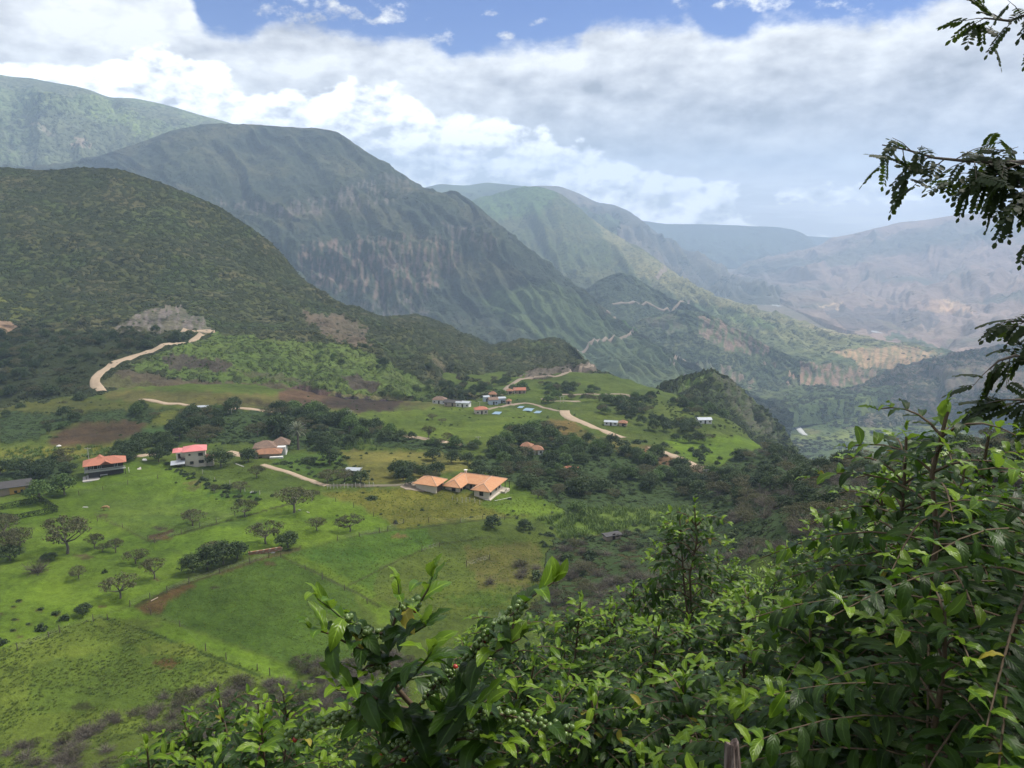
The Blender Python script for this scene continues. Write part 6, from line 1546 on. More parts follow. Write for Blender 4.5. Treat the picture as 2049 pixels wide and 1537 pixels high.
# ---- woods and thickets: the largest become trees of their own, the rest one mass each
ZT = [ # terrain, polygon, density /m2, r range, {kind: weight}, clump, label, group
 ('ground', [(350, 835), (460, 820), (560, 818), (700, 838), (715, 890), (640, 905), (590, 880), (480, 872), (420, 890), (350, 880)], 0.035, (2.6, 5.0), {'rnd': 5, 'umb': 2, 'lit': 1}, 0.5, 'dark tree in the wood behind the pink-roofed house and palm', 'trees of the wood behind the palm'),
 ('ground', [(690, 845), (770, 866), (860, 885), (950, 892), (1010, 880), (1060, 885), (1010, 915), (930, 905), (850, 900), (790, 885), (700, 880)], 0.022, (2.2, 4.2), {'rnd': 4, 'umb': 3, 'lit': 2}, 0.4, 'tree in the hedgerow along the lower lane', 'trees along the lower lane'),
 ('ground', [(1000, 880), (1030, 855), (1130, 862), (1240, 885), (1260, 900), (1420, 952), (1500, 960), (1440, 1005), (1180, 1005), (1110, 990), (1040, 960), (970, 930)], 0.030, (2.2, 4.6), {'rnd': 5, 'umb': 3, 'lit': 3}, 0.6, 'tree in the dark wood right of and behind the villa', 'trees of the wood behind the villa'),
 ('ground', [(790, 950), (860, 945), (960, 935), (1060, 955), (1130, 990), (1060, 985), (1010, 965), (930, 945), (850, 968), (800, 972)], 0.035, (2.4, 4.2), {'rnd': 5, 'umb': 2}, 0.8, 'dark tree in the belt directly behind the villa roof', 'trees of the belt behind the villa'),
 ('ground', [(1400, 960), (1500, 905), (1620, 862), (1780, 830), (2049, 790), (2180, 780), (2180, 1010), (1850, 1010), (1700, 1080), (1500, 1060), (1420, 1000)], 0.024, (2.0, 4.2), {'rnd': 5, 'umb': 4, 'twig': 4}, 0.9, 'scrubby tree on the near right-hand slope', 'trees of the right-hand slope'),
 ('ground', [(1450, 1000), (1560, 980), (1720, 940), (1900, 900), (2100, 900), (2100, 1060), (1700, 1110), (1480, 1120)], 0.05, (1.6, 2.8), {'twig': 7, 'umb': 1}, 0.9, 'leafless grey-brown shrub on the near right-hand slope', 'leafless shrubs of the right-hand slope'),
 ('ground', [(1040, 1130), (1120, 1085), (1300, 1065), (1480, 1070), (1480, 1200), (1240, 1240), (1040, 1230)], 0.05, (1.4, 2.8), {'twig': 6, 'umb': 3, 'bush': 2}, 0.9, 'brown-grey shrub on the bank above the coffee', 'shrubs on the bank above the coffee'),
 ('ground', [(0, 1500), (200, 1450), (330, 1385), (480, 1350), (560, 1335), (650, 1325), (760, 1300), (860, 1340), (760, 1440), (500, 1470), (300, 1520), (0, 1640)], 0.2, (1.2, 2.2), {'twig': 8, 'umb': 1}, 0.9, 'leafless grey-brown shrub along the foot of the meadow', 'leafless shrubs at the meadow foot'),
 ('ground', [(0, 825), (120, 832), (250, 822), (400, 815), (400, 830), (350, 850), (240, 842), (160, 845), (100, 880), (0, 888)], 0.016, (2.2, 4.4), {'rnd': 4, 'umb': 4, 'lit': 2}, 0.2, 'tree in the loose groves around the ploughed patch', 'trees round the ploughed patch'),
 ('ground', [(0, 940), (120, 925), (150, 940), (150, 955), (60, 962), (0, 962)], 0.05, (2, 3.4), {'rnd': 4, 'umb': 1}, 0.9, 'dark tree in the strip behind the yellow cabin', 'trees behind the yellow cabin'),
 ('ground', [(250, 890), (330, 880), (350, 900), (330, 918), (240, 922), (225, 905)], 0.04, (2, 3.6), {'rnd': 4}, 0.9, 'dark tree in the strip between the corn and the pink-roofed house', 'trees beside the corn'),
 ('ground', [(850, 782), (1000, 768), (1180, 778), (1260, 800), (1400, 800), (1500, 830), (1540, 850), (1440, 838), (1300, 822), (1200, 830), (1130, 815), (1040, 795), (900, 790)], 0.034, (2.2, 4.2), {'rnd': 5, 'umb': 3, 'lit': 2}, 0.1, 'tree among the fields right of the village', 'trees round the village fields'),
 ('ground', [(1430, 812), (1500, 822), (1560, 848), (1600, 872), (1590, 892), (1540, 872), (1470, 846)], 0.05, (2.2, 4.0), {'rnd': 5, 'umb': 2}, 0.9, 'dark tree along the far edge of the right-hand pasture', 'trees along the far edge of the pasture'),
 ('ground', [(1240, 820), (1330, 815), (1380, 850), (1440, 880), (1400, 895), (1300, 870), (1250, 850)], 0.03, (2.4, 4.2), {'rnd': 5, 'umb': 2}, 0.3, 'dark tree on the right-hand pasture beyond the road', 'trees on the right-hand pasture'),
 ('ground', [(1240, 880), (1350, 885), (1500, 935), (1430, 945), (1380, 925)], 0.02, (1.6, 2.8), {'rnd': 3, 'bush': 3}, 0.3, 'bush tree along the right side of the dirt road', 'bushes along the dirt road'),
 ('hill', [(-50, 668), (200, 664), (360, 668), (390, 676), (300, 706), (215, 735), (178, 772), (185, 800), (120, 832), (-50, 832)], 0.014, (2.4, 4.6), {'rnd': 6, 'umb': 4, 'hbush': 2}, 0.7, 'dark tree in the scrub wood left of the winding road', 'trees left of the winding road'),
 ('hill', [(400, 790), (760, 800), (860, 800), (1040, 790), (1100, 800), (1000, 812), (700, 815)], 0.006, (2.2, 4.0), {'rnd': 4, 'umb': 3}, 0.2, 'tree at the foot of the scrub hill behind the village', 'trees at the foot of the scrub hill'),
 ('hill', [(560, 680), (700, 700), (800, 740), (900, 790), (860, 800), (800, 790), (700, 740), (600, 720), (480, 700)], 0.004, (2.2, 4.4), {'rnd': 4, 'lit': 1}, 0.1, 'dark tree on the bright green shoulder of the hill', 'trees on the green shoulder'),
 ('hill', [(700, 690), (760, 700), (960, 770), (1010, 795), (900, 795), (820, 750)], 0.010, (2.0, 3.6), {'rnd': 4, 'hbush': 3}, 0.4, 'tree in the gully right of the green shoulder', 'trees of the hill gully'),
]
_p = hit(597, 900); KEEP_OUT += [(_p.x, _p.y, 5.5), (_p.x*0.97, _p.y*0.97, 5.0)]
cand = []
for zi, (tn, poly, dens, (r0, r1), kinds, clump, lab, grp) in enumerate(ZT):
    P = scatter(tn, poly, dens, RNG, clump)
    ks = list(kinds); w = np.array([kinds[k] for k in ks], float); w /= w.sum()
    for p in P:
        r = RNG.uniform(r0, r1)**1.0
        cand.append((p, r, ks[RNG.choice(len(ks), p=w)], zi))
def blocked(p, extra=0.0):
    for (x, y, r) in KEEP_OUT:
        if (p[0]-x)**2+(p[1]-y)**2 < (r+extra)**2: return True
    return False
cand = [c for c in cand if not blocked(c[0], c[1]*0.55)]
def vis_size(c): return c[1]/max(np.linalg.norm(c[0]), 1)
trees = sorted([c for c in cand if c[2] not in ('twig', 'bush', 'hbush')], key=vis_size, reverse=True)
twigs = sorted([c for c in cand if c[2] == 'twig'], key=vis_size, reverse=True)
bushes = [c for c in cand if c[2] in ('bush', 'hbush')]
NT = 295-len(TREES)
# labels: kind of crown, row and place inside the grove, so that most trees have a phrase of their own
KADJ = {'rnd': 'dark round-crowned', 'umb': 'olive flat-crowned', 'lit': 'lighter green', 'tall': 'tall dark', 'twig': 'leafless grey-brown', 'bush': 'low', 'hbush': 'low'}
WHERE = ['in the wood behind the palm', 'in the hedgerow along the lower lane', 'in the wood right of the villa', 'in the belt behind the villa roof', 'on the near right-hand slope', 'on the near right-hand slope',
         'on the bank above the coffee', 'at the foot of the meadow', 'by the ploughed patch', 'behind the yellow cabin', 'between corn and pink-roofed house', 'in the fields right of the village', 'along the far pasture edge', 'on the right-hand pasture', 'along the dirt road',
         'left of the winding road', 'at the scrub hill foot', 'on the green hill shoulder', 'in the hill gully']
def place_words(P, nx, ny):
    P = np.array(P); a, b = proj(P); out = []
    qx = np.argsort(np.argsort(a)); qy = np.argsort(np.argsort(b)); n = len(P)
    H = {1: [''], 3: ['left part', 'middle', 'right part'], 5: ['left end', 'left-centre', 'middle', 'right-centre', 'right end']}[nx]; Vv = {3: ['back row', 'middle row', 'front row'], 4: ['topmost row', 'upper row', 'lower row', 'lowest row']}[ny]
    return ['%s, %s' % (H[min(nx-1, qx[i]*nx//n)], Vv[min(ny-1, qy[i]*ny//n)]) for i in range(n)]
def zone_labels(L):
    out = {}
    for zi in set(c[3] for c in L):
        idx = [i for i, c in enumerate(L) if c[3] == zi]; w = place_words([L[i][0] for i in idx], 5 if len(idx) > 12 else 3, 4 if len(idx) > 12 else 3)
        q3 = np.quantile([L[i][1] for i in idx], [0.33, 0.67]) if len(idx) > 12 else None
        for i, ww in zip(idx, w): out[i] = ('' if q3 is None else ('small ', 'medium ', 'large ')[int(np.searchsorted(q3, L[i][1]))]) + '%s %s %s, %s' % (KADJ[L[i][2]], 'shrub' if L[i][2] == 'twig' else 'tree', WHERE[zi], ww)
    return out
LT = zone_labels(trees[:NT]); LW = zone_labels(twigs[:180])
for ci, c in enumerate(trees[:NT]):
    p, r, k, zi = c
    add_tree(k, (p[0], p[1], p[2]-0.3), r, LT[ci], ZT[zi][7], squash=RNG.uniform(0.75, 1.1))
for ci, c in enumerate(twigs[:180]):
    p, r, k, zi = c
    lab = LW[ci]
    add_tree(k, (p[0], p[1], p[2]-0.2), r, lab, 'leafless shrubs '+{4: 'of the right-hand slope', 5: 'of the right-hand slope', 6: 'on the bank above the coffee', 7: 'at the meadow foot'}[zi], name='bare_shrub', cat='shrub', squash=RNG.uniform(0.7, 1.0))
_donor = {}
for o in list(COL.objects):
    if o.name.split('.')[0] == 'crown' and o.data.name not in _donor: _donor[o.data.name] = o
def donors(kind): return [_donor[m.name] for m, _ in PROTO[kind] if m.name in _donor]
# make sure every kind of bush has one real plant to be copied from
for k, (a, b, w, lab) in {'bush': (705, 985, 12, 'small dark bush left of the villa pasture gate'), 'hbush': (520, 640, 10, 'low scrub bush on the dark hillside above the green shoulder'),
                          'lit': (1180, 985, 20, 'bright bush tree in the wood right of the villa'), 'twig': (1160, 1120, 20, 'leafless bush on the bank above the coffee, left part'), 'tall': (1040, 925, 20, 'slim tall tree in the wood right of the villa')}.items():
    for v in range(len(PROTO[k])):
        if PROTO[k][v][0].name not in _donor:
            p = hit(a+v*22, b)
            o = add_tree(k, (p.x, p.y, p.z-.1), w/2*p.length/FPX, lab+(', the %s one' % ('left', 'middle', 'right', 'far')[v] if len(PROTO[k]) > 1 else ''), None, name='shrub' if k != 'tall' else 'tree', cat='shrub' if k != 'tall' else 'tree', var=v)
            _donor[PROTO[k][v][0].name] = o.children[0]
def mass(name, kind, P, S, squash=(0.8, 1.2), label=None):
    P = np.asarray(P); S = np.asarray(S); d = donors(kind)
    for i, dn in enumerate(d):
        gn_scatter(name, dn, P[i::len(d)], S[i::len(d)], RNG, squash, label)
for kind in ('rnd', 'umb', 'lit', 'tall'):
    rest = [c for c in trees[NT:] if c[2] == kind]
    if rest: mass('woodland', kind, [c[0]-[0, 0, .3] for c in rest], [c[1] for c in rest])
rest = twigs[180:]
if rest: mass('undergrowth', 'twig', [c[0] for c in rest], [c[1] for c in rest], (0.6, 0.9))
if bushes: mass('undergrowth', 'bush', [c[0] for c in bushes], [c[1] for c in bushes])

def road_clear(P, ex=0.0):
    k = np.ones(len(P), bool)
    for (x, y, r) in KEEP_OUT: k &= (P[:, 0]-x)**2+(P[:, 1]-y)**2 > (r+ex)**2
    return P[k]
# scrub on the dome hill
ALLH = [(-60, 300), (1300, 300), (1300, 830), (-60, 830)]
bare = [[(200, 768), (235, 742), (300, 752), (460, 772), (620, 782), (830, 796), (820, 825), (500, 822), (300, 808)], [(250, 640), (290, 620), (335, 612), (370, 618), (405, 638), (425, 662), (260, 662)],
        [(430, 668), (560, 680), (690, 690), (760, 715), (840, 760), (900, 795), (830, 815), (600, 800), (400, 760), (260, 735), (330, 700)]]
P = road_clear(scatter('hill', ALLH, 0.030, RNG, 0.35, 45, bare), 1.0)
mass('hillside_scrub', 'hbush', P, RNG.uniform(0.6, 1.5, len(P))**2, (0.5, 0.9))
P = road_clear(scatter('hill', [(0, 560), (430, 590), (430, 640), (200, 655), (0, 655)], 0.02, RNG, 0.5, 22), 1)
mass('hillside_scrub', 'lit', P, RNG.uniform(0.5, 1.1, len(P)), (0.5, 0.8))
P = road_clear(scatter('hill', bare[2], 0.16, RNG, 0.6, 18), 1.0)
mass('rough_crop', 'lit', P[::2], RNG.uniform(0.35, 0.8, len(P[::2])), (0.5, 0.8))
mass('rough_crop', 'hbush', P[1::3], RNG.uniform(0.35, 0.9, len(P[1::3])), (0.5, 0.8))
P = road_clear(scatter('hill', [(-50, 660), (200, 664), (370, 668), (390, 676), (300, 706), (215, 735), (178, 772), (180, 796), (-50, 800)], 0.05, RNG, 0.9), 1.5)
mass('hillside_scrub', 'hbush', P, RNG.uniform(1.0, 2.6, len(P)), (0.7, 1.0))
# woods on the valley floor
P = scatter('valley_floor', [(1250, 745), (2400, 745), (2400, 960), (1250, 960)], 0.010, RNG, 0.35, 110)
mass('valley_woods', 'hbush', P, RNG.uniform(3.0, 6.5, len(P)), (0.5, 0.9))
for tn_ in ('mountain_green', 'spur_r'):
    P = scatter(tn_, [(1250, 768), (1560, 768), (1700, 774), (1800, 770), (1850, 785), (2100, 790), (2100, 900), (1250, 900)], 0.011, RNG, 0.35, 110)
    mass('valley_woods', 'hbush', P, RNG.uniform(3.0, 6.5, len(P)), (0.5, 0.9))
P = scatter('knob', [(1290, 740), (1600, 740), (1600, 900), (1290, 900)], 0.03, RNG, 0.5, 30)
mass('hillside_scrub', 'hbush', P, RNG.uniform(0.8, 2.0, len(P)), (0.6, 1.0))
P = scatter('mountain_green', [(1150, 640), (1750, 680), (1890, 705), (1830, 770), (1150, 780)], 0.00045, RNG, 0.3, 120)
mass('valley_woods', 'rnd', P, RNG.uniform(3.0, 6.0, len(P)), (0.5, 0.9))
P = scatter('mountain_cliffs', [(1100, 700), (1270, 680), (1540, 800), (1560, 880), (1100, 880)], 0.0016, RNG, 0.3, 120)
mass('valley_woods', 'hbush', P, RNG.uniform(2.0, 4.5, len(P)), (0.5, 0.9))
# low bushes among hedges and rough pasture
HED = [[(330, 925), (420, 965), (470, 990), (520, 998), (530, 1006), (470, 1004), (400, 975), (325, 932)], [(0, 960), (150, 950), (160, 962), (60, 985), (0, 985)], [(230, 905), (330, 900), (340, 925), (240, 920)],
       [(1000, 880), (1260, 890), (1500, 955), (1440, 1010), (1130, 1015), (1020, 965)], [(690, 850), (860, 880), (1000, 895), (900, 905), (700, 880)], [(1180, 800), (1450, 800), (1560, 850), (1560, 880), (1440, 860), (1250, 830)],
       [(1440, 950), (1600, 870), (2100, 780), (2100, 1060), (1480, 1120), (1400, 1010)], [(350, 840), (700, 838), (700, 900), (350, 890)], [(1060, 1060), (1330, 1040), (1480, 1090), (1100, 1110)], [(1130, 790), (1300, 795), (1500, 830), (1250, 815)],
       [(540, 930), (700, 905), (740, 960), (660, 975)], [(460, 985), (640, 985), (640, 992), (520, 1000)]]
for h_, d_ in zip(HED, (0.35, 0.2, 0.15, 0.10, 0.06, 0.05, 0.10, 0.12, 0.10, 0.06, 0.10, 0.06)):
    P = road_clear(scatter('ground', h_, d_, RNG, 0.8, 15), 0.5)
    mass('undergrowth', 'bush', P, RNG.uniform(0.5, 1.5, len(P)), (0.6, 1.0))
P = road_clear(scatter('ground', [(0, 790), (1250, 790), (1590, 880), (1590, 930), (1300, 1060), (1000, 1100), (300, 1000), (0, 900)], 0.010, RNG, 0.3, 30), 1)
mass('undergrowth', 'bush', P, RNG.uniform(0.4, 1.1, len(P)), (0.5, 1.0))

# ---- grass: blades in tufts, and a cane / maize stand
def tuft_np(seed, n, w, lean, seg=2):
    r = np.random.default_rng(seed); A = Acc()
    for i in range(n):
        a = r.uniform(0, 6.28); d = np.array([math.cos(a), math.sin(a), 0])*r.uniform(0.1, lean); L = r.uniform(0.6, 1.0)
        p0 = np.array([r.normal(0, 0.22), r.normal(0, 0.22), 0]); s = np.array([-math.sin(a), math.cos(a), 0])*w
        p1 = p0+(d*0.4+[0, 0, 0.55])*L; p2 = p0+(d*1.2+[0, 0, 0.85])*L
        A.add(np.array([p0-s, p0+s, p1+s*0.9, p1-s*0.9]), [(0, 1, 2, 3)]); A.add(np.array([p1-s*0.9, p1+s*0.9, p2+s*0.15, p2-s*0.15]), [(0, 1, 2, 3)])
    return A
gt = [bpy.data.objects.new('grass_tuft', tuft_np(400+i, 26, 0.045, 0.75).mesh('grass_tuft', F_grass)) for i in range(2)]
ct = bpy.data.objects.new('cane_clump', tuft_np(410, 16, 0.05, 0.5).mesh('cane_clump', F_cane))
for o, (a, b) in zip(gt+[ct], ((330, 1240), (460, 1260), (1200, 1040))):
    p = hit(a, b); link(o); o.location = p; o.scale = (0.6, 0.6, 0.6)
tag(gt[0], 'clump of grass at the left side of the fenced field', 'grass clump', 'grass clumps in the fenced field')
tag(gt[1], 'clump of grass in the middle of the fenced field', 'grass clump', 'grass clumps in the fenced field'); tag(ct, 'cane clump in the light green cane field', 'cane plant'); ct.scale = (1.8, 1.8, 1.8)
def grassy(poly, dens, s0, s1, cl, cs, don, name='tall_grass', sq=(0.6, 1.0), ex=()):
    P = road_clear(scatter('ground', poly, dens, RNG, cl, cs, ex), 0)
    for i, dn in enumerate(don): gn_scatter(name, dn, P[i::len(don)], RNG.uniform(s0, s1, len(P[i::len(don)])), RNG, sq)
grassy([(0, 1300), (200, 1232), (300, 1262), (545, 1352), (480, 1400), (0, 1560)], 2.6, 0.22, 0.55, 0.6, 9, gt)
grassy([(270, 1213), (345, 1175), (560, 1108), (700, 1175), (730, 1240), (720, 1330), (600, 1335), (360, 1250)], 1.2, 0.14, 0.32, 0.0, 9, gt)
grassy([(560, 1112), (700, 1075), (1080, 1075), (1100, 1200), (900, 1240), (740, 1210), (690, 1170)], 1.0, 0.16, 0.40, 0.0, 9, gt)
grassy([(190, 1030), (330, 1085), (420, 1055), (520, 1020), (400, 985), (240, 960)], 0.6, 0.15, 0.36, -0.1, 9, gt)
grassy([(640, 988), (830, 975), (1060, 1000), (1180, 1000), (1110, 1030), (980, 1035), (800, 1058), (720, 1012)], 0.8, 0.2, 0.45, 0.0, 8, gt)
grassy([(1080, 1040), (1180, 1018), (1400, 1015), (1420, 1060), (1250, 1060), (1130, 1080)], 0.5, 1.2, 2.3, 0.9, 8, [ct], 'cane_field', (0.8, 1.2))
grassy([(0, 898), (120, 896), (240, 890), (262, 897), (190, 912), (120, 925), (60, 940), (0, 944)], 0.45, 0.9, 1.6, 0.9, 8, [ct], 'maize_field', (0.8, 1.2))
grassy([(670, 870), (740, 880), (760, 905), (680, 900)], 0.2, 1.2, 2.2, 0.9, 8, [ct], 'cane_field', (0.8, 1.2))

# ---- the tall date-like palm by the old farmhouse
p = hit(597, 900); kk = p.length/FPX
palm = bpy.data.objects.new('palm', None); link(palm); palm.location = p; tag(palm, 'palm with stiff radiating fronds rising from the wood beside the old farmhouse', 'palm')
H_ = 52*kk; V, F = tube([(0, 0, 0), (0.1, 0, H_*0.5), (0, 0, H_*0.75)], [0.5, 0.4, 0.35], 8); link(bpy.data.objects.new('trunk', mesh_np('palm_trunk', V, F, M_bark, True)), palm)
F_palm = foliage_mat('palm_frond', (0.15, 0.17, 0.12), (0.21, 0.225, 0.16))
def frond_np(r, L, el):
    A = Acc(); pts = []
    for i in range(9):
        t = i/8; pts.append(np.array([L*t*math.cos(el-0.5*t*t), 0, L*t*math.sin(el)-L*0.30*t*t]))
    for i in range(8):
        a, b = pts[i], pts[i+1]; w = 0.05
        A.add(np.array([a+[0, -w, 0], a+[0, w, 0], b+[0, w, 0], b+[0, -w, 0]]), [(0, 1, 2, 3)])
        for sg in (-1, 1):
            for q in (0.0, 0.33, 0.66):
                c = a+(b-a)*q; l = L*0.17*(1-(i/8)**2*0.6)
                e = c+np.array([l*0.7, sg*l, l*0.15])
                A.add(np.array([c, c+(b-a)*0.2, e]+[c]), [(0, 1, 2, 3)])
    return A.mesh('frond', F_palm)
fm = [frond_np(RNG, 20*kk, e) for e in (0.1, 0.6, 1.1)]
for i in range(46):
    o = bpy.data.objects.new('frond', fm[i % 3]); link(o, palm); o.location = (0, 0, H_*0.74); o.rotation_euler = (0, [0.35, -0.1, -0.2][i % 3]*1.0+random.uniform(-.3, .3), i*2.39)
# ------------------------------------------------------------------ foreground: coffee plants
def leaf_mat(name, c1, c2, under, trans_c, rough=0.42, trans=0.26):
    m, t, b = new_mat(name)
    oi = t.nodes.new('ShaderNodeObjectInfo'); g = t.nodes.new('ShaderNodeNewGeometry')
    a = t.nodes.new('ShaderNodeAttribute'); a.attribute_name = 'luv'
    sp = t.nodes.new('ShaderNodeSeparateXYZ'); t.links.new(a.outputs['Vector'], sp.inputs[0])
    u, s = E(sp.outputs[0]), E.m('ABSOLUTE', E(sp.outputs[1]))
    rnd = E.m('FRACT', E(oi.outputs['Random']) + E(g.outputs['Random Per Island']))
    pn = noise(g.outputs['Position'], 2.2, 3, 0.6)
    col = mixc(sstep(rnd*0.7 + pn*0.6 - 0.15, 0.1, 0.9), c1, c2)
    blotch = noise(g.outputs['Position'], 60.0, 3, 0.6)
    col = mixc(sstep(blotch, 0.66, 0.78)*0.35, col, (0.16, 0.13, 0.03))
    col = mixc((1.0 - sstep(s, 0.02, 0.11))*0.6, col, tuple(min(1, x*2.2+0.02) for x in c2))
    col = mixc(E(g.outputs['Backfacing'])*0.75, col, under)
    t.links.new(col, b.inputs['Base Color']); b.inputs['Specular IOR Level'].default_value = 0.22
    rr = noise(g.outputs['Position'], 25.0, 2, 0.5)*0.25 + (rough-0.1)
    t.links.new(rr.v, b.inputs['Roughness'])
    vein = E.m('SINE', (u*44.0 - s*13.0))
    bn = t.nodes.new('ShaderNodeBump'); bn.inputs['Strength'].default_value = 0.28; bn.inputs['Distance'].default_value = 0.002
    t.links.new((vein*0.5 + noise(g.outputs['Position'], 90.0, 2, 0.5)).v, bn.inputs['Height']); t.links.new(bn.outputs[0], b.inputs['Normal'])
    tr = t.nodes.new('ShaderNodeBsdfTranslucent'); tr.inputs[0].default_value = (*trans_c, 1)
    mx = t.nodes.new('ShaderNodeMixShader'); mx.inputs[0].default_value = trans
    t.links.new(b.outputs[0], mx.inputs[1]); t.links.new(tr.outputs[0], mx.inputs[2]); t.links.new(mx.outputs[0], t.nodes['Material Output'].inputs[0])
    return m
L_old = leaf_mat('coffee_leaf', (0.009, 0.024, 0.003), (0.030, 0.067, 0.006), (0.05, 0.08, 0.038), (0.10, 0.22, 0.012))
L_new = leaf_mat('young_coffee_leaf', (0.066, 0.135, 0.009), (0.155, 0.245, 0.015), (0.11, 0.17, 0.05), (0.22, 0.36, 0.03), 0.3, 0.32)
L_yel = leaf_mat('yellowed_leaf', (0.32, 0.27, 0.03), (0.20, 0.19, 0.03), (0.25, 0.22, 0.05), (0.35, 0.30, 0.04), 0.45, 0.25)
L_pin = leaf_mat('pinnate_leaf', (0.018, 0.032, 0.010), (0.040, 0.062, 0.014), (0.03, 0.045, 0.02), (0.08, 0.13, 0.015), 0.5, 0.25)
M_twig = plain_mat('coffee_twig', (0.13, 0.095, 0.060), 0.8, 0.4, 30, 0.2); M_gtwig = plain_mat('green_twig', (0.09, 0.12, 0.04), 0.6, 0.3, 30, 0.3)
M_cher = plain_mat('green_cherry', (0.10, 0.165, 0.040), 0.28, 0.3, 60, 0.5, col2=(0.16, 0.21, 0.060)); M_cherr = plain_mat('red_cherry', (0.42, 0.05, 0.03), 0.25, 0.2, 60, 0.5)
M_flow = plain_mat('white_petal', (0.80, 0.80, 0.74), 0.6, 0.05, 5, 0.2)

def leaf_geo(nseg, half, droop, fold, wave, seed, w=0.175):
    r = np.random.default_rng(seed); V = []; UV = []
    ts = np.linspace(0, 1, nseg+1); ph = r.uniform(0, 6.28, 2); tw = r.uniform(-0.25, 0.25); bend = r.uniform(-0.09, 0.09)
    x = zc = 0.0; dt = 1.0/nseg
    for t in ts:
        if t > 0: th = 0.35-droop*1.35*(t-dt*0.5); x += math.cos(th)*dt; zc += math.sin(th)*dt
        wd = w*(math.sin(math.pi*min(1, t*0.98+0.02))**0.62)*(1.05-0.12*t)*(1 if t < 0.84 else 1-0.5*(t-0.84)/0.16)+0.004
        for k in range(-half, half+1):
            s = k/half; e = abs(s)
            z = zc+fold*wd*e*(1-0.45*e)+wave*math.sin(t*19+ph[0 if s < 0 else 1])*e*e*wd + tw*s*wd*t
            V.append((x, s*wd+bend*math.sin(t*3.1), z)); UV.append((t, s, 0))
    n = 2*half+1
    F = [(i*n+k, (i+1)*n+k, (i+1)*n+k+1, i*n+k+1) for i in range(nseg) for k in range(2*half)]
    return np.array(V), np.array(F), np.array(UV)
def luv_attr(me, UV):
    a = me.attributes.new('luv', 'FLOAT_VECTOR', 'POINT'); a.data.foreach_set('vector', np.asarray(UV, np.float32).reshape(-1))
HI = [leaf_geo(8, 2, d, 0.45, 0.22, i) for i, d in enumerate((0.30, 0.55, 0.75, 1.0, 1.3))]
LO = [leaf_geo(5, 1, d, 0.5, 0.3, 20+i) for i, d in enumerate((0.4, 0.7, 1.0, 1.3))]
def mk_leaf(g, mat, nm='leaf'):
    me = mesh_np(nm, g[0], g[1], mat, True); luv_attr(me, g[2]); return me
LM = {k: [mk_leaf(g, m) for g in HI] for k, m in (('old', L_old), ('new', L_new), ('yel', L_yel))}
LML = {k: [mk_leaf(g, m) for g in LO] for k, m in (('old', L_old), ('new', L_new), ('yel', L_yel))}

def frame(d, up, roll):
    d = unit(d); y = unit(np.cross(up, d)); z = np.cross(d, y)
    y2 = y*math.cos(roll)+z*math.sin(roll); z2 = np.cross(d, y2)
    return np.stack([d, y2, z2], 1)       # columns
def leaves_on(path, r, spacing=0.065, size=(0.09, 0.14), start=0.2, young=2, yprob=0.006, frame_up=(0, 0, 1)):
    """opposite pairs along a twig: list of (pos, 3x3, size, kind)"""
    path = np.array(path); seg = np.linalg.norm(np.diff(path, axis=0), axis=1); L = seg.sum(); cum = np.concatenate([[0], np.cumsum(seg)])
    n = max(2, int(L*(1-start)/spacing)); out = []; up = np.array(frame_up, float); cher = []
    for i in range(n+1):
        l = L*start+(L*(1-start))*i/n; j = min(np.searchsorted(cum, l, 'right')-1, len(seg)-1); f = (l-cum[j])/max(seg[j], 1e-6)
        p = path[j]*(1-f)+path[j+1]*f; t = unit(path[j+1]-path[j]); side = unit(np.cross(t, up)+r.normal(0, .05, 3))
        last = n-i
        kind = 'new' if last < young else 'old'
        tipf = [0.62, 0.85, 1.0][min(last, 2)] if young else 1
        cher.append((p, t, last))
        for sg in (-1, 1):
            if r.uniform() < 0.06 and last > 1: continue
            fw = 0.9 if last == 0 else 0.45
            d = t*fw+side*sg*(0.5 if last == 0 else 0.9)+up*(0.6 if last < 2 else r.uniform(-0.45, 0.15))+r.normal(0, 0.13, 3)
            s = r.uniform(*size)*tipf; k = kind if r.uniform() > yprob else 'yel'
            out.append((p, frame(d, up+r.normal(0, .18, 3), r.normal(0, 0.25)), s, k))
    return out, cher
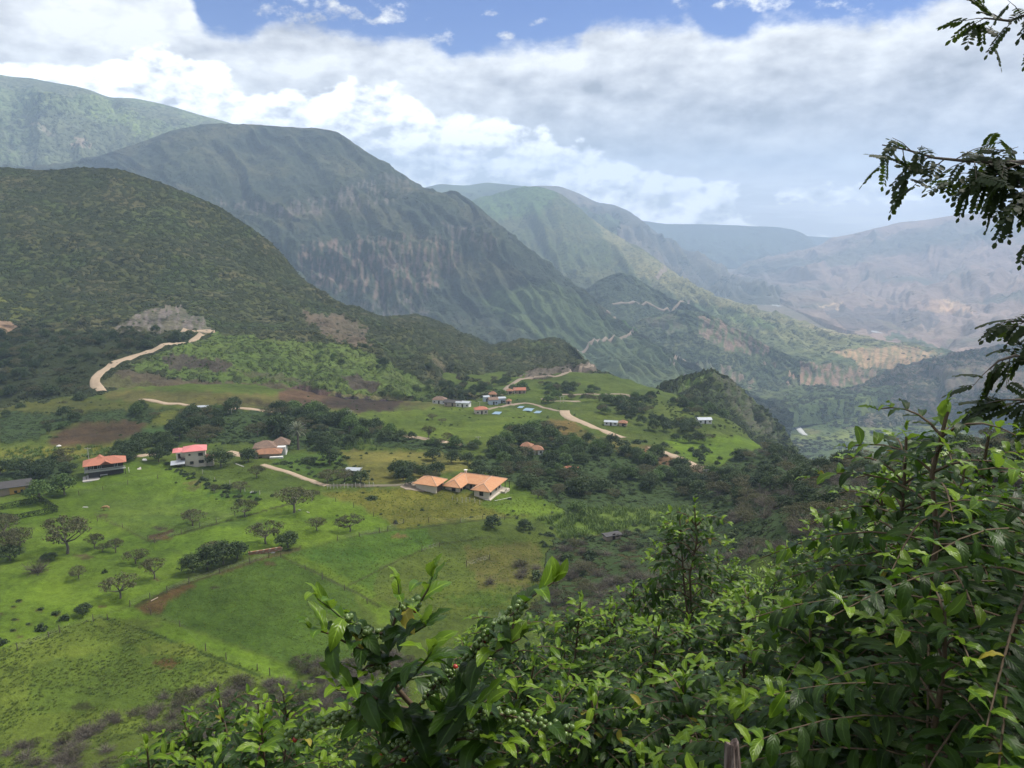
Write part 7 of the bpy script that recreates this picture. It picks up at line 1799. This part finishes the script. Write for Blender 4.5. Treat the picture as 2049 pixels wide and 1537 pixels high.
def coffee_np(seed, H=2.3, rmax=0.72, spacing=0.062, two=False, top_sparse=False):
    r = np.random.default_rng(seed); br = []; lv = []; ch = []; stems = []
    ns = 2 if two else 1
    for q in range(ns):
        b = np.array([0.0, 0, 0]) if q == 0 else np.array([0.1, 0.05, 0.1]); tilt = r.normal(0, 0.09, 2)*(1 if q == 0 else 2.2); h = H*(1 if q == 0 else r.uniform(.75, .95))
        sp = [b+np.array([tilt[0]*(z**1.4)*h*0.5, tilt[1]*(z**1.4)*h*0.5, z*h])+np.append(r.normal(0, 0.012, 2), 0) for z in np.linspace(0, 1, 9)]
        stems.append((sp, [0.015*(1-0.8*z)+0.003 for z in np.linspace(0, 1, 9)])); sp = np.array(sp)
        z = 0.22; ang = r.uniform(0, 6.28)
        while z < 0.955:
            i = min(int(z*8), 7); f = z*8-i; p = sp[i]*(1-f)+sp[i+1]*f; ang += math.pi/2+r.normal(0, 0.3)
            Lb = rmax*min(1.0, math.sqrt(max(0, 1-z))*1.45+0.10)*(0.75+0.25*min(1, z*3))*r.uniform(0.75, 1.12)
            for s in (0, math.pi):
                a = ang+s+r.normal(0, 0.15); el = 0.75+1.6*(z-0.8) if z > .8 else r.uniform(0.35, 0.7); d = np.array([math.cos(a)*math.cos(el), math.sin(a)*math.cos(el), math.sin(el)])
                path = [p+d*Lb*t+np.array([math.cos(a)*0.12*Lb*t*t, math.sin(a)*0.12*Lb*t*t, -Lb*(0.62+0.25*(1-z))*t*t]) for t in np.linspace(0, 1, 6)]
                br.append(path); l_, c_ = leaves_on(path, r, spacing, (0.076, 0.118), 0.18 if Lb > .3 else 0.1, 3 if r.uniform() < 0.5 else 2)
                lv += l_; ch += c_
            z += 0.105/H*r.uniform(0.85, 1.25)*(0.65 if z > 0.75 else 1)
        l_, c_ = leaves_on([sp[-2], sp[-1], sp[-1]+[0, 0, .03]], r, .05, (0.08, 0.12), 0.3, 3); lv += l_
    return stems, br, lv, ch
SPH = None
def sphere_geo(nu=7, nv=5):
    V = [(0, 0, 1)]; F3 = []; 
    for j in range(1, nv):
        th = math.pi*j/nv
        for i in range(nu): V.append((math.sin(th)*math.cos(6.2832*i/nu), math.sin(th)*math.sin(6.2832*i/nu), math.cos(th)))
    V.append((0, 0, -1)); n = len(V); F = []
    for i in range(nu): F.append((0, 1+i, 1+(i+1) % nu, 0)); 
    for j in range(nv-2):
        for i in range(nu): a = 1+j*nu+i; b = 1+j*nu+(i+1) % nu; F.append((a, a+nu, b+nu, b))
    for i in range(nu): F.append((n-1, 1+(nv-2)*nu+(i+1) % nu, 1+(nv-2)*nu+i, n-1))
    return np.array(V), F
SV, SF = sphere_geo()
def sph_mesh(name, mat):
    me = bpy.data.meshes.new(name); me.from_pydata([tuple(v) for v in SV*[1, 1, 1.12]], [], [tuple(dict.fromkeys(f)) for f in SF]); me.update(); me.polygons.foreach_set('use_smooth', [True]*len(me.polygons)); me.materials.append(mat); return me
CM = [sph_mesh('cherry', M_cher), sph_mesh('cherry', M_cherr)]
def join_leaves(name, lv, mats, geos=LO):
    """the leaves past the separate ones, one mesh with a material slot per kind"""
    V = []; F = []; U = []; MI = []; n = 0; r = np.random.default_rng(5)
    for (p, M, s, k) in lv:
        g = geos[r.integers(len(geos))]; v = (g[0]*s)@M.T+p; V.append(v); F.append(g[1]+n); U.append(g[2]); n += len(v); MI.append(np.full(len(g[1]), {'old': 0, 'new': 1, 'yel': 2}[k]))
    me = mesh_np(name, np.concatenate(V), np.concatenate(F), None, True); luv_attr(me, np.concatenate(U))
    for m in mats: me.materials.append(m)
    me.polygons.foreach_set('material_index', np.concatenate(MI).astype(np.int32)); return me
def tubes_mesh(name, L, mat, sides=5):
    A = Acc()
    for path, rad in L: A.add(*tube(path, rad, sides))
    return A.mesh(name, mat, True)
def join_cherries(name, cl, r):
    A = Acc(); sf = np.array([[f[0], f[1], f[2], f[3]] for f in SF])
    for (p, t, last) in cl:
        a = unit(np.cross(t, r.normal(size=3))); b = np.cross(t, a)
        for k in range(r.integers(4, 9)):
            q = r.uniform(0, 6.28); c = p+(a*math.cos(q)+b*math.sin(q))*0.012+t*r.normal(0, 0.008); A.add(SV*0.0070*r.uniform(.8, 1.1)+c, sf)
    me = bpy.data.meshes.new(name); V = np.concatenate(A.V); F = np.concatenate(A.F)
    me.from_pydata(V.tolist(), [], [tuple(dict.fromkeys(f)) for f in F.tolist()]); me.update(); me.polygons.foreach_set('use_smooth', [True]*len(me.polygons)); me.materials.append(M_cher); return me
CPROTO = []
for i, (H, rm, two) in enumerate(((2.3, 0.74, False), (2.2, 0.68, True), (2.4, 0.78, False), (2.1, 0.70, True))):
    st, br, lv, ch = coffee_np(700+i, H, rm, 0.047, two)
    CPROTO.append(dict(H=H, stem=tubes_mesh('stem', st, M_twig, 7), br=tubes_mesh('branches', [(p, np.linspace(0.006, 0.0022, len(p))) for p in br], M_twig, 4), lv=lv,
                       fol=join_leaves('foliage', lv, (L_old, L_new, L_yel)), brs=br,
                       cher=join_cherries('cherries', [c for j, c in enumerate(ch) if j % 3 == 0 and c[2] > 1][:60], np.random.default_rng(i))))
_REST = {}
def coffee(x, y, H, rz, pi, nleaf, label, group=None, wide=1.0, cher=True):
    pr = CPROTO[pi]; z = float(ground_z(x, y)); k = H/pr['H']
    o = bpy.data.objects.new('coffee_bush', None); link(o); o.location = (x, y, z-0.03); o.rotation_euler = (0, 0, rz); sc = np.array([wide, wide, k]); tag(o, label, 'coffee bush', group)
    s = bpy.data.objects.new('stem', pr['stem']); link(s, o); s.scale = tuple(sc)
    if nleaf == 0:
        for nm, me in (('branches', pr['br']), ('foliage', pr['fol'])):
            q = bpy.data.objects.new(nm, me); link(q, o); q.scale = tuple(sc); q['kind'] = 'stuff'
    else:
        q = bpy.data.objects.new('branches', pr['br']); link(q, o); q.scale = tuple(sc); q['kind'] = 'stuff'
        R = np.array(Matrix.Rotation(rz, 3, 'Z')); cam_l = R.T@(-np.array([x, y, z]))
        P = np.array([l[0] for l in pr['lv']])*sc
        # those that show largest: near the camera and high up
        score = np.linalg.norm(P-cam_l, axis=1)-0.35*P[:, 2]
        key = (pi, int(round(math.degrees(math.atan2(cam_l[1], cam_l[0]))/45.0)) % 8, nleaf)
        if key not in _REST:
            idx = np.argsort(score); _REST[key] = (idx[:nleaf], join_leaves('foliage', [pr['lv'][j] for j in idx[nleaf:]], (L_old, L_new, L_yel)))
        pick, rest = _REST[key]
        q = bpy.data.objects.new('foliage', rest); link(q, o); q.scale = tuple(sc); q['kind'] = 'stuff'
        rr = random.Random(int(x*100)+pi); bank = LM if nleaf > 200 else LML
        for j in pick:
            p, M, sz, kd = pr['lv'][j]
            lo = bpy.data.objects.new('leaf', bank[kd][rr.randrange(len(bank[kd]))]); lo.parent = o
            m4 = Matrix.Translation(Vector(tuple(P[j]))) @ (Matrix(((M[0][0], M[0][1], M[0][2]), (M[1][0], M[1][1], M[1][2]), (M[2][0], M[2][1], M[2][2]))).to_4x4()) @ Matrix.Diagonal((sz, sz, sz, 1))
            lo.matrix_basis = m4; COL.objects.link(lo)
    if cher:
        q = bpy.data.objects.new('cherries', pr['cher']); link(q, o); q.scale = tuple(sc); q['kind'] = 'stuff'
    return o
def top_H(px_, py_, D):
    """height of a bush at distance D whose tip shows at the pixel"""
    p = P3(px_, py_, D); return p[0], p[1], float(p[2]-ground_z(p[0], p[1]))
NEARB = [ # tip px, tip py, distance, proto, leaves, wide, label
 (1905, 812, 3.3, 0, 300, 1.15, 'tallest coffee bush, rising at the right edge above the valley'),
 (1835, 862, 3.9, 3, 300, 1.05, 'coffee bush leaning against the left side of the tallest one'),
 (1975, 850, 4.4, 1, 300, 1.1, 'coffee bush between the tallest one and the right edge, behind'),
 (1775, 945, 4.7, 0, 260, 1.0, 'coffee bush forming the left shoulder of the tall group at the right'),
 (2030, 880, 2.9, 2, 300, 1.1, 'dark coffee bush cut by the right edge, in front of the tallest one'),
 (1390, 1003, 6.4, 3, 300, 1.0, 'coffee bush with a rounded head standing out against the cane field'),
 (1660, 1030, 8.0, 1, 220, 1.0, 'coffee bush with yellowed top leaves in the middle of the right slope'),
 (1720, 1000, 5.6, 2, 260, 1.0, 'coffee bush left of the tallest one, its head against the bare shrubs'),
 (1800, 1100, 3.9, 3, 300, 1.0, 'coffee bush low between the tallest one and the field'),
 (1660, 1240, 3.4, 1, 300, 1.0, 'coffee bush with pale drooping leaves, lower right, above the grey stake'),
 (1900, 1200, 2.6, 0, 300, 1.0, 'coffee bush filling the lower right corner'),
 (1500, 1180, 5.2, 0, 260, 1.0, 'coffee bush behind and right of the round-headed one'),
 (1250, 1160, 7.2, 2, 260, 1.0, 'coffee bush left of the round-headed one, below the bank of bare shrubs'),
 (1290, 1240, 4.6, 1, 300, 1.0, 'broad coffee bush in the centre right foreground'),
 (1130, 1225, 7.5, 0, 220, 1.0, 'coffee bush right behind the tip of the berry-laden plant'),
 (960, 1240, 9.0, 1, 200, 1.0, 'coffee bush seen behind the berry-laden plant'),
 (1385, 1330, 3.5, 2, 300, 1.0, 'dark coffee bush directly left of the grey stake'),
 (430, 1385, 5.6, 3, 260, 0.95, 'light green coffee bush at the left, highest of the lower left ones'),
 (560, 1380, 5.0, 0, 260, 0.9, 'coffee bush between the left ones and the berry-laden plant'),
 (300, 1470, 4.2, 1, 260, 0.8, 'coffee bush in the lower left corner, furthest left'),
 (1180, 1380, 3.4, 3, 300, 0.9, 'coffee bush right of the berry-laden plant, low'),
 (1640, 1390, 2.7, 0, 260, 0.8, 'coffee bush right of the grey stake, at the bottom edge'),
 (480, 1470, 3.0, 2, 260, 0.75, 'coffee bush at the bottom edge left of the berry-laden plant'),
]
CB = []
for a, b, D, pi, nl, wd, lab in NEARB:
    x, y, H = top_H(a, b, D); H = min(max(H, 1.1), 3.3)
    coffee(x, y, H, RNG.uniform(0, 6.28), pi, nl, lab, None, wd); CB.append((x, y))
edge_px = [(-400, 1700), (100, 1600), (200, 1520), (300, 1475), (420, 1400), (520, 1385), (600, 1370), (700, 1380), (860, 1250), (1000, 1235), (1100, 1200), (1250, 1165), (1330, 1120), (1480, 1120), (1520, 1110), (1600, 1065), (1700, 1040), (1800, 960), (1860, 880), (2049, 840), (2600, 820)]
ex, ey = zip(*edge_px); nfill = 0; CFILL = []
for D0 in np.arange(2.4, 21, 0.95):
    for q in np.arange(-31, 43, math.degrees(1.05/D0)):
        D = D0+RNG.uniform(-.3, .3); az = math.radians(q+RNG.uniform(-.3, .3)*math.degrees(1/D0)); x, y = D*math.sin(az), D*math.cos(az); z = float(ground_z(x, y))
        if any((x-c[0])**2+(y-c[1])**2 < 0.42 for c in CB): continue
        if x*x+y*y < 5.5 or (D < 3.3 and q < 12) or (D < 3.6 and 10 < q < 20): continue
        H = RNG.uniform(1.9, 2.6)
        pp, qq = proj(np.array([x, y, z+H])); lim = np.interp(pp, ex, ey)
        if qq < lim:
            zz = P3(pp, lim, D)[2]; H = zz-z
            if H < 1.2: continue
        if qq > 1760 or pp < 60: continue
        b0, b1 = proj(np.array([x, y, z+H]))
        CB.append((x, y)); nfill += 1
        CFILL.append(coffee(x, y, H, RNG.uniform(0, 6.28), int(RNG.integers(4)), 0 if D > 9 else 90, 'coffee bush', 'coffee bushes of the planted slope, %s' % ('far rows' if D > 12 else 'middle rows' if D > 6 else 'near rows'), RNG.uniform(0.85, 1.05), D < 9))
for g_ in set(o['group'] for o in CFILL):
    L_ = [o for o in CFILL if o['group'] == g_]; w = place_words([np.array(o.location)+[0, 0, 2] for o in L_], 5, 4)
    for o, ww in zip(L_, w): o['label'] = 'coffee bush in the %s of the planting, %s' % (g_.split(', ')[1], ww.replace('row', 'line'))
print('coffee fill', nfill)

# ---- the berry-laden plant in front of the camera, branch by branch
Z4 = lambda x, y, D: P3(500+x/2.561, 1080+y/2.561, D)
hero = bpy.data.objects.new('coffee_plant', None); link(hero); base = Z4(975, 1500, 2.35); gzz = float(ground_z(base[0], base[1])); base[2] = gzz
hero.location = tuple(base); tag(hero, 'coffee plant laden with green cherries, its top rising from the bottom centre', 'coffee plant')
HB = [ # branch: points (zoom x, zoom y, D), leaf start, spacing, size, young pairs, cherries (from, to)
 ([(700, 620, 2.40), (715, 500, 2.40), (745, 400, 2.40), (770, 330, 2.40), (760, 230, 2.40)], 0.1, 0.055, (0.10, 0.14), 2, None),
 ([(745, 400, 2.40), (820, 350, 2.38), (880, 310, 2.36), (915, 250, 2.34), (935, 190, 2.33)], 0.2, 0.055, (0.13, 0.165), 3, (0.15, 0.45)),
 ([(850, 870, 2.40), (960, 740, 2.34), (1050, 680, 2.32), (1130, 620, 2.30), (1210, 500, 2.28), (1290, 430, 2.27), (1380, 350, 2.26), (1450, 290, 2.25), (1560, 215, 2.24)], 0.12, 0.062, (0.11, 0.145), 2, (0.12, 0.80)),
 ([(700, 620, 2.40), (640, 540, 2.38), (560, 440, 2.36), (470, 400, 2.34), (410, 350, 2.33), (345, 300, 2.32)], 0.2, 0.055, (0.10, 0.135), 3, (0.25, 0.6)),
 ([(740, 700, 2.40), (620, 590, 2.36), (500, 530, 2.33), (400, 480, 2.31), (310, 455, 2.30)], 0.2, 0.055, (0.12, 0.15), 2, (0.1, 0.4)),
 ([(850, 870, 2.38), (720, 850, 2.30), (600, 790, 2.25), (500, 770, 2.22), (450, 770, 2.20)], 0.25, 0.06, (0.14, 0.17), 2, None),
 ([(850, 880, 2.38), (700, 890, 2.32), (530, 900, 2.28), (400, 930, 2.25), (300, 970, 2.24), (190, 1020, 2.24)], 0.3, 0.075, (0.12, 0.15), 1, (0.35, 0.97)),
 ([(880, 890, 2.38), (1060, 880, 2.30), (1180, 882, 2.26), (1340, 905, 2.22), (1450, 935, 2.20), (1560, 960, 2.19), (1650, 985, 2.18)], 0.2, 0.075, (0.12, 0.16), 1, (0.25, 0.98)),
 ([(1130, 640, 2.32), (1200, 600, 2.25), (1290, 560, 2.20), (1390, 505, 2.17)], 0.2, 0.055, (0.12, 0.155), 3, None),
 ([(760, 770, 2.40), (850, 680, 2.28), (900, 620, 2.20), (930, 575, 2.14)], 0.3, 0.05, (0.12, 0.15), 2, None),
 ([(905, 960, 2.38), (850, 1020, 2.28), (760, 1060, 2.22), (690, 1110, 2.20)], 0.3, 0.07, (0.12, 0.15), 1, (0.15, 0.95)),
 ([(905, 960, 2.38), (1040, 960, 2.28), (1130, 980, 2.22), (1200, 1010, 2.19)], 0.3, 0.07, (0.12, 0.15), 1, (0.3, 0.95)),
 ([(900, 900, 2.38), (1050, 860, 2.26), (1150, 850, 2.18), (1215, 850, 2.14)], 0.4, 0.055, (0.14, 0.17), 2, None),
 ([(930, 1040, 2.38), (1100, 1020, 2.26), (1220, 1030, 2.18), (1310, 1050, 2.14)], 0.3, 0.055, (0.13, 0.16), 2, None),
 ([(720, 640, 2.42), (640, 640, 2.36), (600, 650, 2.32), (570, 680, 2.30)], 0.3, 0.06, (0.14, 0.17), 1, (0.3, 0.95)),
 ([(780, 720, 2.45), (900, 700, 2.50), (1000, 690, 2.55), (1080, 720, 2.58)], 0.2, 0.06, (0.14, 0.18), 1, None),
 ([(800, 800, 2.45), (700, 800, 2.52), (600, 830, 2.56), (500, 880, 2.58)], 0.2, 0.06, (0.15, 0.18), 1, None),
 ([(880, 900, 2.45), (800, 900, 2.30), (740, 930, 2.20)], 0.2, 0.06, (0.16, 0.19), 1, None),
 ([(890, 930, 2.45), (960, 900, 2.32), (1040, 920, 2.24)], 0.2, 0.06, (0.16, 0.19), 1, None),
 ([(930, 1060, 2.40), (800, 1120, 2.28), (660, 1180, 2.22), (560, 1220, 2.20)], 0.2, 0.06, (0.14, 0.17), 1, (0.2, 0.6)),
 ([(940, 1100, 2.40), (1060, 1130, 2.26), (1180, 1180, 2.2)], 0.2, 0.06, (0.14, 0.17), 1, None),
 ([(780, 500, 2.42), (850, 470, 2.34), (900, 440, 2.28), (880, 420, 2.24)], 0.3, 0.05, (0.12, 0.15), 1, None),
 ([(720, 480, 2.42), (600, 480, 2.42), (560, 470, 2.42), (540, 460, 2.40)], 0.3, 0.055, (0.12, 0.15), 1, (0.2, 0.9)),
]
stem_pts = [Z4(975, 1700, 2.35)*[1, 1, 1], Z4(960, 1300, 2.36), Z4(950, 1150, 2.37), Z4(930, 1050, 2.38), Z4(905, 960, 2.38), Z4(850, 870, 2.40), Z4(760, 770, 2.40), Z4(700, 620, 2.40), Z4(715, 500, 2.40), Z4(745, 400, 2.40)]
stem_pts = [base+[0, 0, -0.03]]+stem_pts[1:]
hs = bpy.data.objects.new('stem', tubes_mesh('stem', [([p-base for p in stem_pts], [0.014, 0.013, 0.012, 0.012, 0.011, 0.010, 0.009, 0.007, 0.005, 0.004])], M_twig, 8)); link(hs, hero)
rh = np.random.default_rng(99); HL = []; HC = []
for bi, (pts, st, sp_, sz, yg, cr_) in enumerate(HB):
    P_ = np.array([Z4(*p) for p in pts])
    q = bpy.data.objects.new('branch', tubes_mesh('branch', [([p-base for p in P_], np.linspace(0.0055, 0.0022, len(P_)))], M_twig if bi % 3 else M_gtwig, 6)); link(q, hero)
    l_, c_ = leaves_on(P_, rh, sp_*0.9, (sz[0]*1.0, sz[1]*1.0), st, yg, 0.004); n = len(c_)
    if cr_ and cr_[1]-cr_[0] > 0.5:      # fruiting wood carries fewer leaves
        l_ = [l for l in l_ if l[3] == 'new' or rh.uniform() < 0.38]
    HL += l_
    if cr_:
        L_ = np.linalg.norm(np.diff(P_, axis=0), axis=1).sum(); m_ = int(L_*(cr_[1]-cr_[0])/0.034)
        cum = np.concatenate([[0], np.cumsum(np.linalg.norm(np.diff(P_, axis=0), axis=1))])
        for k in range(m_):
            l = L_*(cr_[0]+(cr_[1]-cr_[0])*k/max(m_-1, 1)); j = min(np.searchsorted(cum, l, 'right')-1, len(P_)-2); f = (l-cum[j])/(cum[j+1]-cum[j]); HC.append((P_[j]*(1-f)+P_[j+1]*f, unit(P_[j+1]-P_[j])))
# the single upright leaf at the right-hand tip
HL.append((Z4(1558, 215, 2.24), frame(np.array([-0.03, 0.1, 1.0]), np.array([0.1, -1, 0.2]), 0.2), 0.082, 'new'))
HL = HL[:299]
for (p, M, sz, kd) in HL:
    lo = bpy.data.objects.new('leaf', LM[kd][rh.integers(5)]); lo.parent = hero
    lo.matrix_basis = Matrix.Translation(Vector(tuple(p-base))) @ Matrix(M.tolist()).to_4x4() @ Matrix.Diagonal((sz, sz, sz, 1)); COL.objects.link(lo)
CREST = []; nc = 0; per = max(3, int(298/max(len(HC), 1)))
for i, (p, t) in enumerate(HC):
    a = unit(np.cross(t, rh.normal(size=3))); b = np.cross(t, a)
    for k in range(per+5):
        q = 6.28*k/4+rh.normal(0, .5); c = p-base+(a*math.cos(q)+b*math.sin(q))*rh.uniform(0.009, 0.019)+t*rh.normal(0, 0.011)
        if nc >= 299 or k >= per: CREST.append(c); continue
        s = 0.0090*rh.uniform(0.8, 1.1)
        lo = bpy.data.objects.new('cherry', CM[1 if rh.uniform() < 0.03 else 0]); lo.parent = hero; lo.location = tuple(c); lo.scale = (s, s, s); lo.rotation_euler = (rh.uniform(0, 3), rh.uniform(0, 3), 0); COL.objects.link(lo); nc += 1
A_ = Acc()
for c in CREST: A_.add(SV*0.0088*rh.uniform(.75, 1.1)+c, np.array([list(f) for f in SF]))
me = bpy.data.meshes.new('cherries'); me.from_pydata(np.concatenate(A_.V).tolist(), [], [tuple(dict.fromkeys(f)) for f in np.concatenate(A_.F).tolist()]); me.update(); me.polygons.foreach_set('use_smooth', [True]*len(me.polygons)); me.materials.append(M_cher)
o = bpy.data.objects.new('cherries', me); link(o, hero); o['kind'] = 'stuff'
print('hero', len(HL), nc, len(HC), len(CREST))
# coffee flowers
def flower(a, b, D, lab):
    p = P3(a, b, D); r = np.random.default_rng(int(a)); A = Acc()
    for i in range(9):
        d = unit(r.normal(size=3)+[0, -0.8, 0.4]); s = unit(np.cross(d, r.normal(size=3)))*0.0035; A.add(np.array([[0, 0, 0], d*0.012+s, d*0.022, d*0.012-s]), [(0, 1, 2, 3)])
    o = bpy.data.objects.new('flower', A.mesh('flower', M_flow)); link(o); o.location = tuple(p); tag(o, lab, 'flower')
# ---- grey weathered stake at the bottom edge
p = P3(1463, 1488, 2.1); zg = float(ground_z(p[0], p[1])); r = np.random.default_rng(3); V = []; F = []; n = 12
for i, (t, w) in enumerate(((0, 0.036), (0.25, 0.034), (0.5, 0.031), (0.75, 0.028), (0.92, 0.024), (1.0, 0.019))):
    for k in range(n):
        a = 6.283*k/n; rr = w*(1+0.16*math.sin(3*a+1)+0.10*math.sin(7*a)+r.uniform(-.03, .03)); c = np.array([p[0]+0.10*(1-t)*1.0, p[1]-0.05*(1-t), zg-0.1+(p[2]-zg+0.1)*t])
        V.append(c+[rr*math.cos(a), rr*math.sin(a), (r.uniform(-.012, .012) if t == 1 else 0)+(0.012*math.sin(a*2) if t == 1 else 0)])
for i in range(5):
    for k in range(n): F.append((i*n+k, i*n+(k+1) % n, (i+1)*n+(k+1) % n, (i+1)*n+k))
me = bpy.data.meshes.new('stake'); me.from_pydata([tuple(q) for q in V], [], F+[tuple(range(5*n, 6*n))]); me.update()
m, t_, b_ = new_mat('split_grey_wood'); g_ = t_.nodes.new('ShaderNodeTexCoord'); mp = t_.nodes.new('ShaderNodeMapping'); mp.inputs['Scale'].default_value = (60, 60, 6); t_.links.new(g_.outputs['Object'], mp.inputs[0])
n_ = noise(mp.outputs[0], 1.0, 6, 0.7); t_.links.new(mixc(sstep(n_, 0.35, 0.65), (0.07, 0.045, 0.035), (0.27, 0.21, 0.18)), b_.inputs['Base Color']); b_.inputs['Roughness'].default_value = 0.9
bn_ = t_.nodes.new('ShaderNodeBump'); bn_.inputs['Distance'].default_value = 0.006; t_.links.new(n_.v, bn_.inputs['Height']); t_.links.new(bn_.outputs[0], b_.inputs['Normal'])
me.materials.append(m); o = bpy.data.objects.new('stake', me); link(o); tag(o, 'grey split wooden stake sticking up from the leaves at the bottom edge', 'stake')

# ---- leguminous tree outside the right edge reaching in with pinnate leaves
tp = P3(2330, 1500, 4.3); zg = float(ground_z(tp[0], tp[1])); tb = np.array([tp[0], tp[1], zg])
tree = bpy.data.objects.new('pinnate_tree', None); link(tree); tree.location = tuple(tb); tag(tree, 'tree with small paired leaflets reaching in from the right edge against the sky', 'tree')
Q = lambda a, b, D: P3(a, b, D)-tb
trunk = [np.array([0, 0, -0.1]), np.array([0.02, 0, 1.2]), Q(2310, 760, 4.35), Q(2290, 420, 4.35), Q(2260, 100, 4.3), Q(2240, -150, 4.3)]
o = bpy.data.objects.new('trunk', tubes_mesh('trunk', [(trunk, [0.075, 0.065, 0.055, 0.045, 0.035, 0.02])], M_bark, 9)); link(o, tree)
def pinna(npair, L, seed):
    r = np.random.default_rng(seed); A = Acc(); U = []
    pts = [np.array([L*t, 0.0, -L*0.28*t*t]) for t in np.linspace(0, 1, npair+2)]
    v, f = tube(pts, [0.0011]*len(pts), 3); A.add(v, f); U.append(np.zeros((len(v), 3))+[0, 1, 0])
    for i in range(1, npair+2):
        for sg in (-1, 1) if i <= npair else (0,):
            l = 0.040*r.uniform(.85, 1.1)*(1-0.25*abs(i/npair-0.5)); d = unit(np.array([0.35 if sg else 1, sg*0.95, -0.15-r.uniform(0, .35)])); w = unit(np.cross(d, [0, 0, 1]))*l*0.34
            c = pts[i]; bow = np.array([0, 0, -0.06*l])
            v = np.array([c, c+d*l*.3-w*.9, c+d*l*.7-w, c+d*l+bow, c+d*l*.7+w, c+d*l*.3+w*.9]); A.add(v, [(0, 1, 5, 0), (1, 2, 4, 5), (2, 3, 4, 2)]); U.append(np.array([(0, 0, 0), (.3, -1, 0), (.7, -1, 0), (1, 0, 0), (.7, 1, 0), (.3, 1, 0)], float))
    V = np.concatenate(A.V); F = [tuple(dict.fromkeys(q)) for q in np.concatenate(A.F).tolist()]
    me = bpy.data.meshes.new('leaf'); me.from_pydata(V.tolist(), [], F); me.update(); me.materials.append(L_pin); luv_attr(me, np.concatenate(U)); return me
PIN = [pinna(n_, L_, i) for i, (n_, L_) in enumerate(((7, 0.155), (6, 0.13), (8, 0.175), (5, 0.11)))]
PB = [ # main branches entering the view: (points, twigs per step, twig length, leaf density)
 ([(2290, 420, 4.35), (2180, 345, 4.2), (2080, 325, 4.1), (2000, 325, 4.05), (1930, 322, 4.0), (1870, 316, 3.98), (1815, 300, 3.95), (1765, 290, 3.95)], 0.042, 0.20),
 ([(2300, 500, 4.35), (2180, 400, 4.25), (2090, 360, 4.2), (2020, 345, 4.15), (1960, 350, 4.12)], 0.024, 0.30),
 ([(2260, 100, 4.3), (2160, 20, 4.2), (2080, 20, 4.15), (2020, 42, 4.1), (1968, 36, 4.1)], 0.042, 0.17),
 ([(2310, 760, 4.35), (2180, 690, 4.2), (2090, 650, 4.1), (2040, 642, 4.05), (2010, 645, 4.0)], 0.045, 0.14),
 ([(2310, 800, 4.35), (2180, 760, 4.2), (2080, 720, 4.1), (2030, 712, 4.05), (1998, 722, 4.0), (1978, 740, 4.0)], 0.042, 0.15),
 ([(2310, 820, 4.35), (2180, 840, 4.2), (2090, 810, 4.1), (2040, 800, 4.05), (2005, 800, 4.0)], 0.034, 0.2),
]
rp = np.random.default_rng(44); npl = 0; npz = 0; PREST = []
for pts, step, tl in PB:
    P_ = np.array([Q(*p) for p in pts]); o = bpy.data.objects.new('branch', tubes_mesh('branch', [(list(P_), np.linspace(0.013, 0.003, len(P_)))], M_bark, 6)); link(o, tree)
    seg = np.linalg.norm(np.diff(P_, axis=0), axis=1); cum = np.concatenate([[0], np.cumsum(seg)]); l = 0.25; tw = []
    while l <= cum[-1]:
        j = min(np.searchsorted(cum, l, 'right')-1, len(seg)-1); f = (l-cum[j])/seg[j]; p = P_[j]*(1-f)+P_[j+1]*f; t = unit(P_[j+1]-P_[j])
        endf = l/cum[-1]; d = unit(t*0.6+rp.normal(0, 0.55, 3)+[0, 0, -0.25]); Lt = tl*rp.uniform(0.5, 1.1)*(1.15-0.4*endf)
        path = [p, p+d*Lt*.5, p+d*Lt+[0, 0, -0.12*Lt]]; tw.append((path, [0.0026, 0.0018, 0.001]))
        for k in range(int(Lt/0.045)+1):
            q = path[0]+(path[2]-path[0])*((k+.5)/(int(Lt/0.045)+1)); dl = unit(d*0.5+rp.normal(0, 0.6, 3)+[-0.15, 0, -0.30])
            M = frame(dl, np.array([0, -0.25, 1.0])+rp.normal(0, .3, 3), 0); s = rp.uniform(.68, 0.98); npl += 1
            if rp.uniform() > 0.34 or npz >= 298: PREST.append((q, M, s, rp.integers(4))); continue
            npz += 1
            lo = bpy.data.objects.new('leaf', PIN[rp.integers(4)]); lo.parent = tree
            lo.matrix_basis = Matrix.Translation(Vector(tuple(q))) @ Matrix(M.tolist()).to_4x4() @ Matrix.Diagonal((s, s, s, 1)); COL.objects.link(lo)
        l += step*rp.uniform(.7, 1.3)
    o = bpy.data.objects.new('twigs', tubes_mesh('twigs', tw, M_bark, 4)); link(o, tree); o['kind'] = 'stuff'
print('pinnate', npl, npz)
VV = []; FF = []; UU = []; n_ = 0
for (q, M, s, k) in PREST:
    me = PIN[k]; co = np.zeros(len(me.vertices)*3, np.float32); me.vertices.foreach_get('co', co); co = co.reshape(-1, 3)
    VV += ((co*s)@M.T+q).tolist(); FF += [tuple(i+n_ for i in p.vertices) for p in me.polygons]; n_ += len(co)
    uv = np.zeros(len(co)*3, np.float32); me.attributes['luv'].data.foreach_get('vector', uv); UU.append(uv)
me = bpy.data.meshes.new('foliage'); me.from_pydata(VV, [], FF); me.update(); me.materials.append(L_pin); luv_attr(me, np.concatenate(UU))
o = bpy.data.objects.new('foliage', me); link(o, tree); o['kind'] = 'stuff'
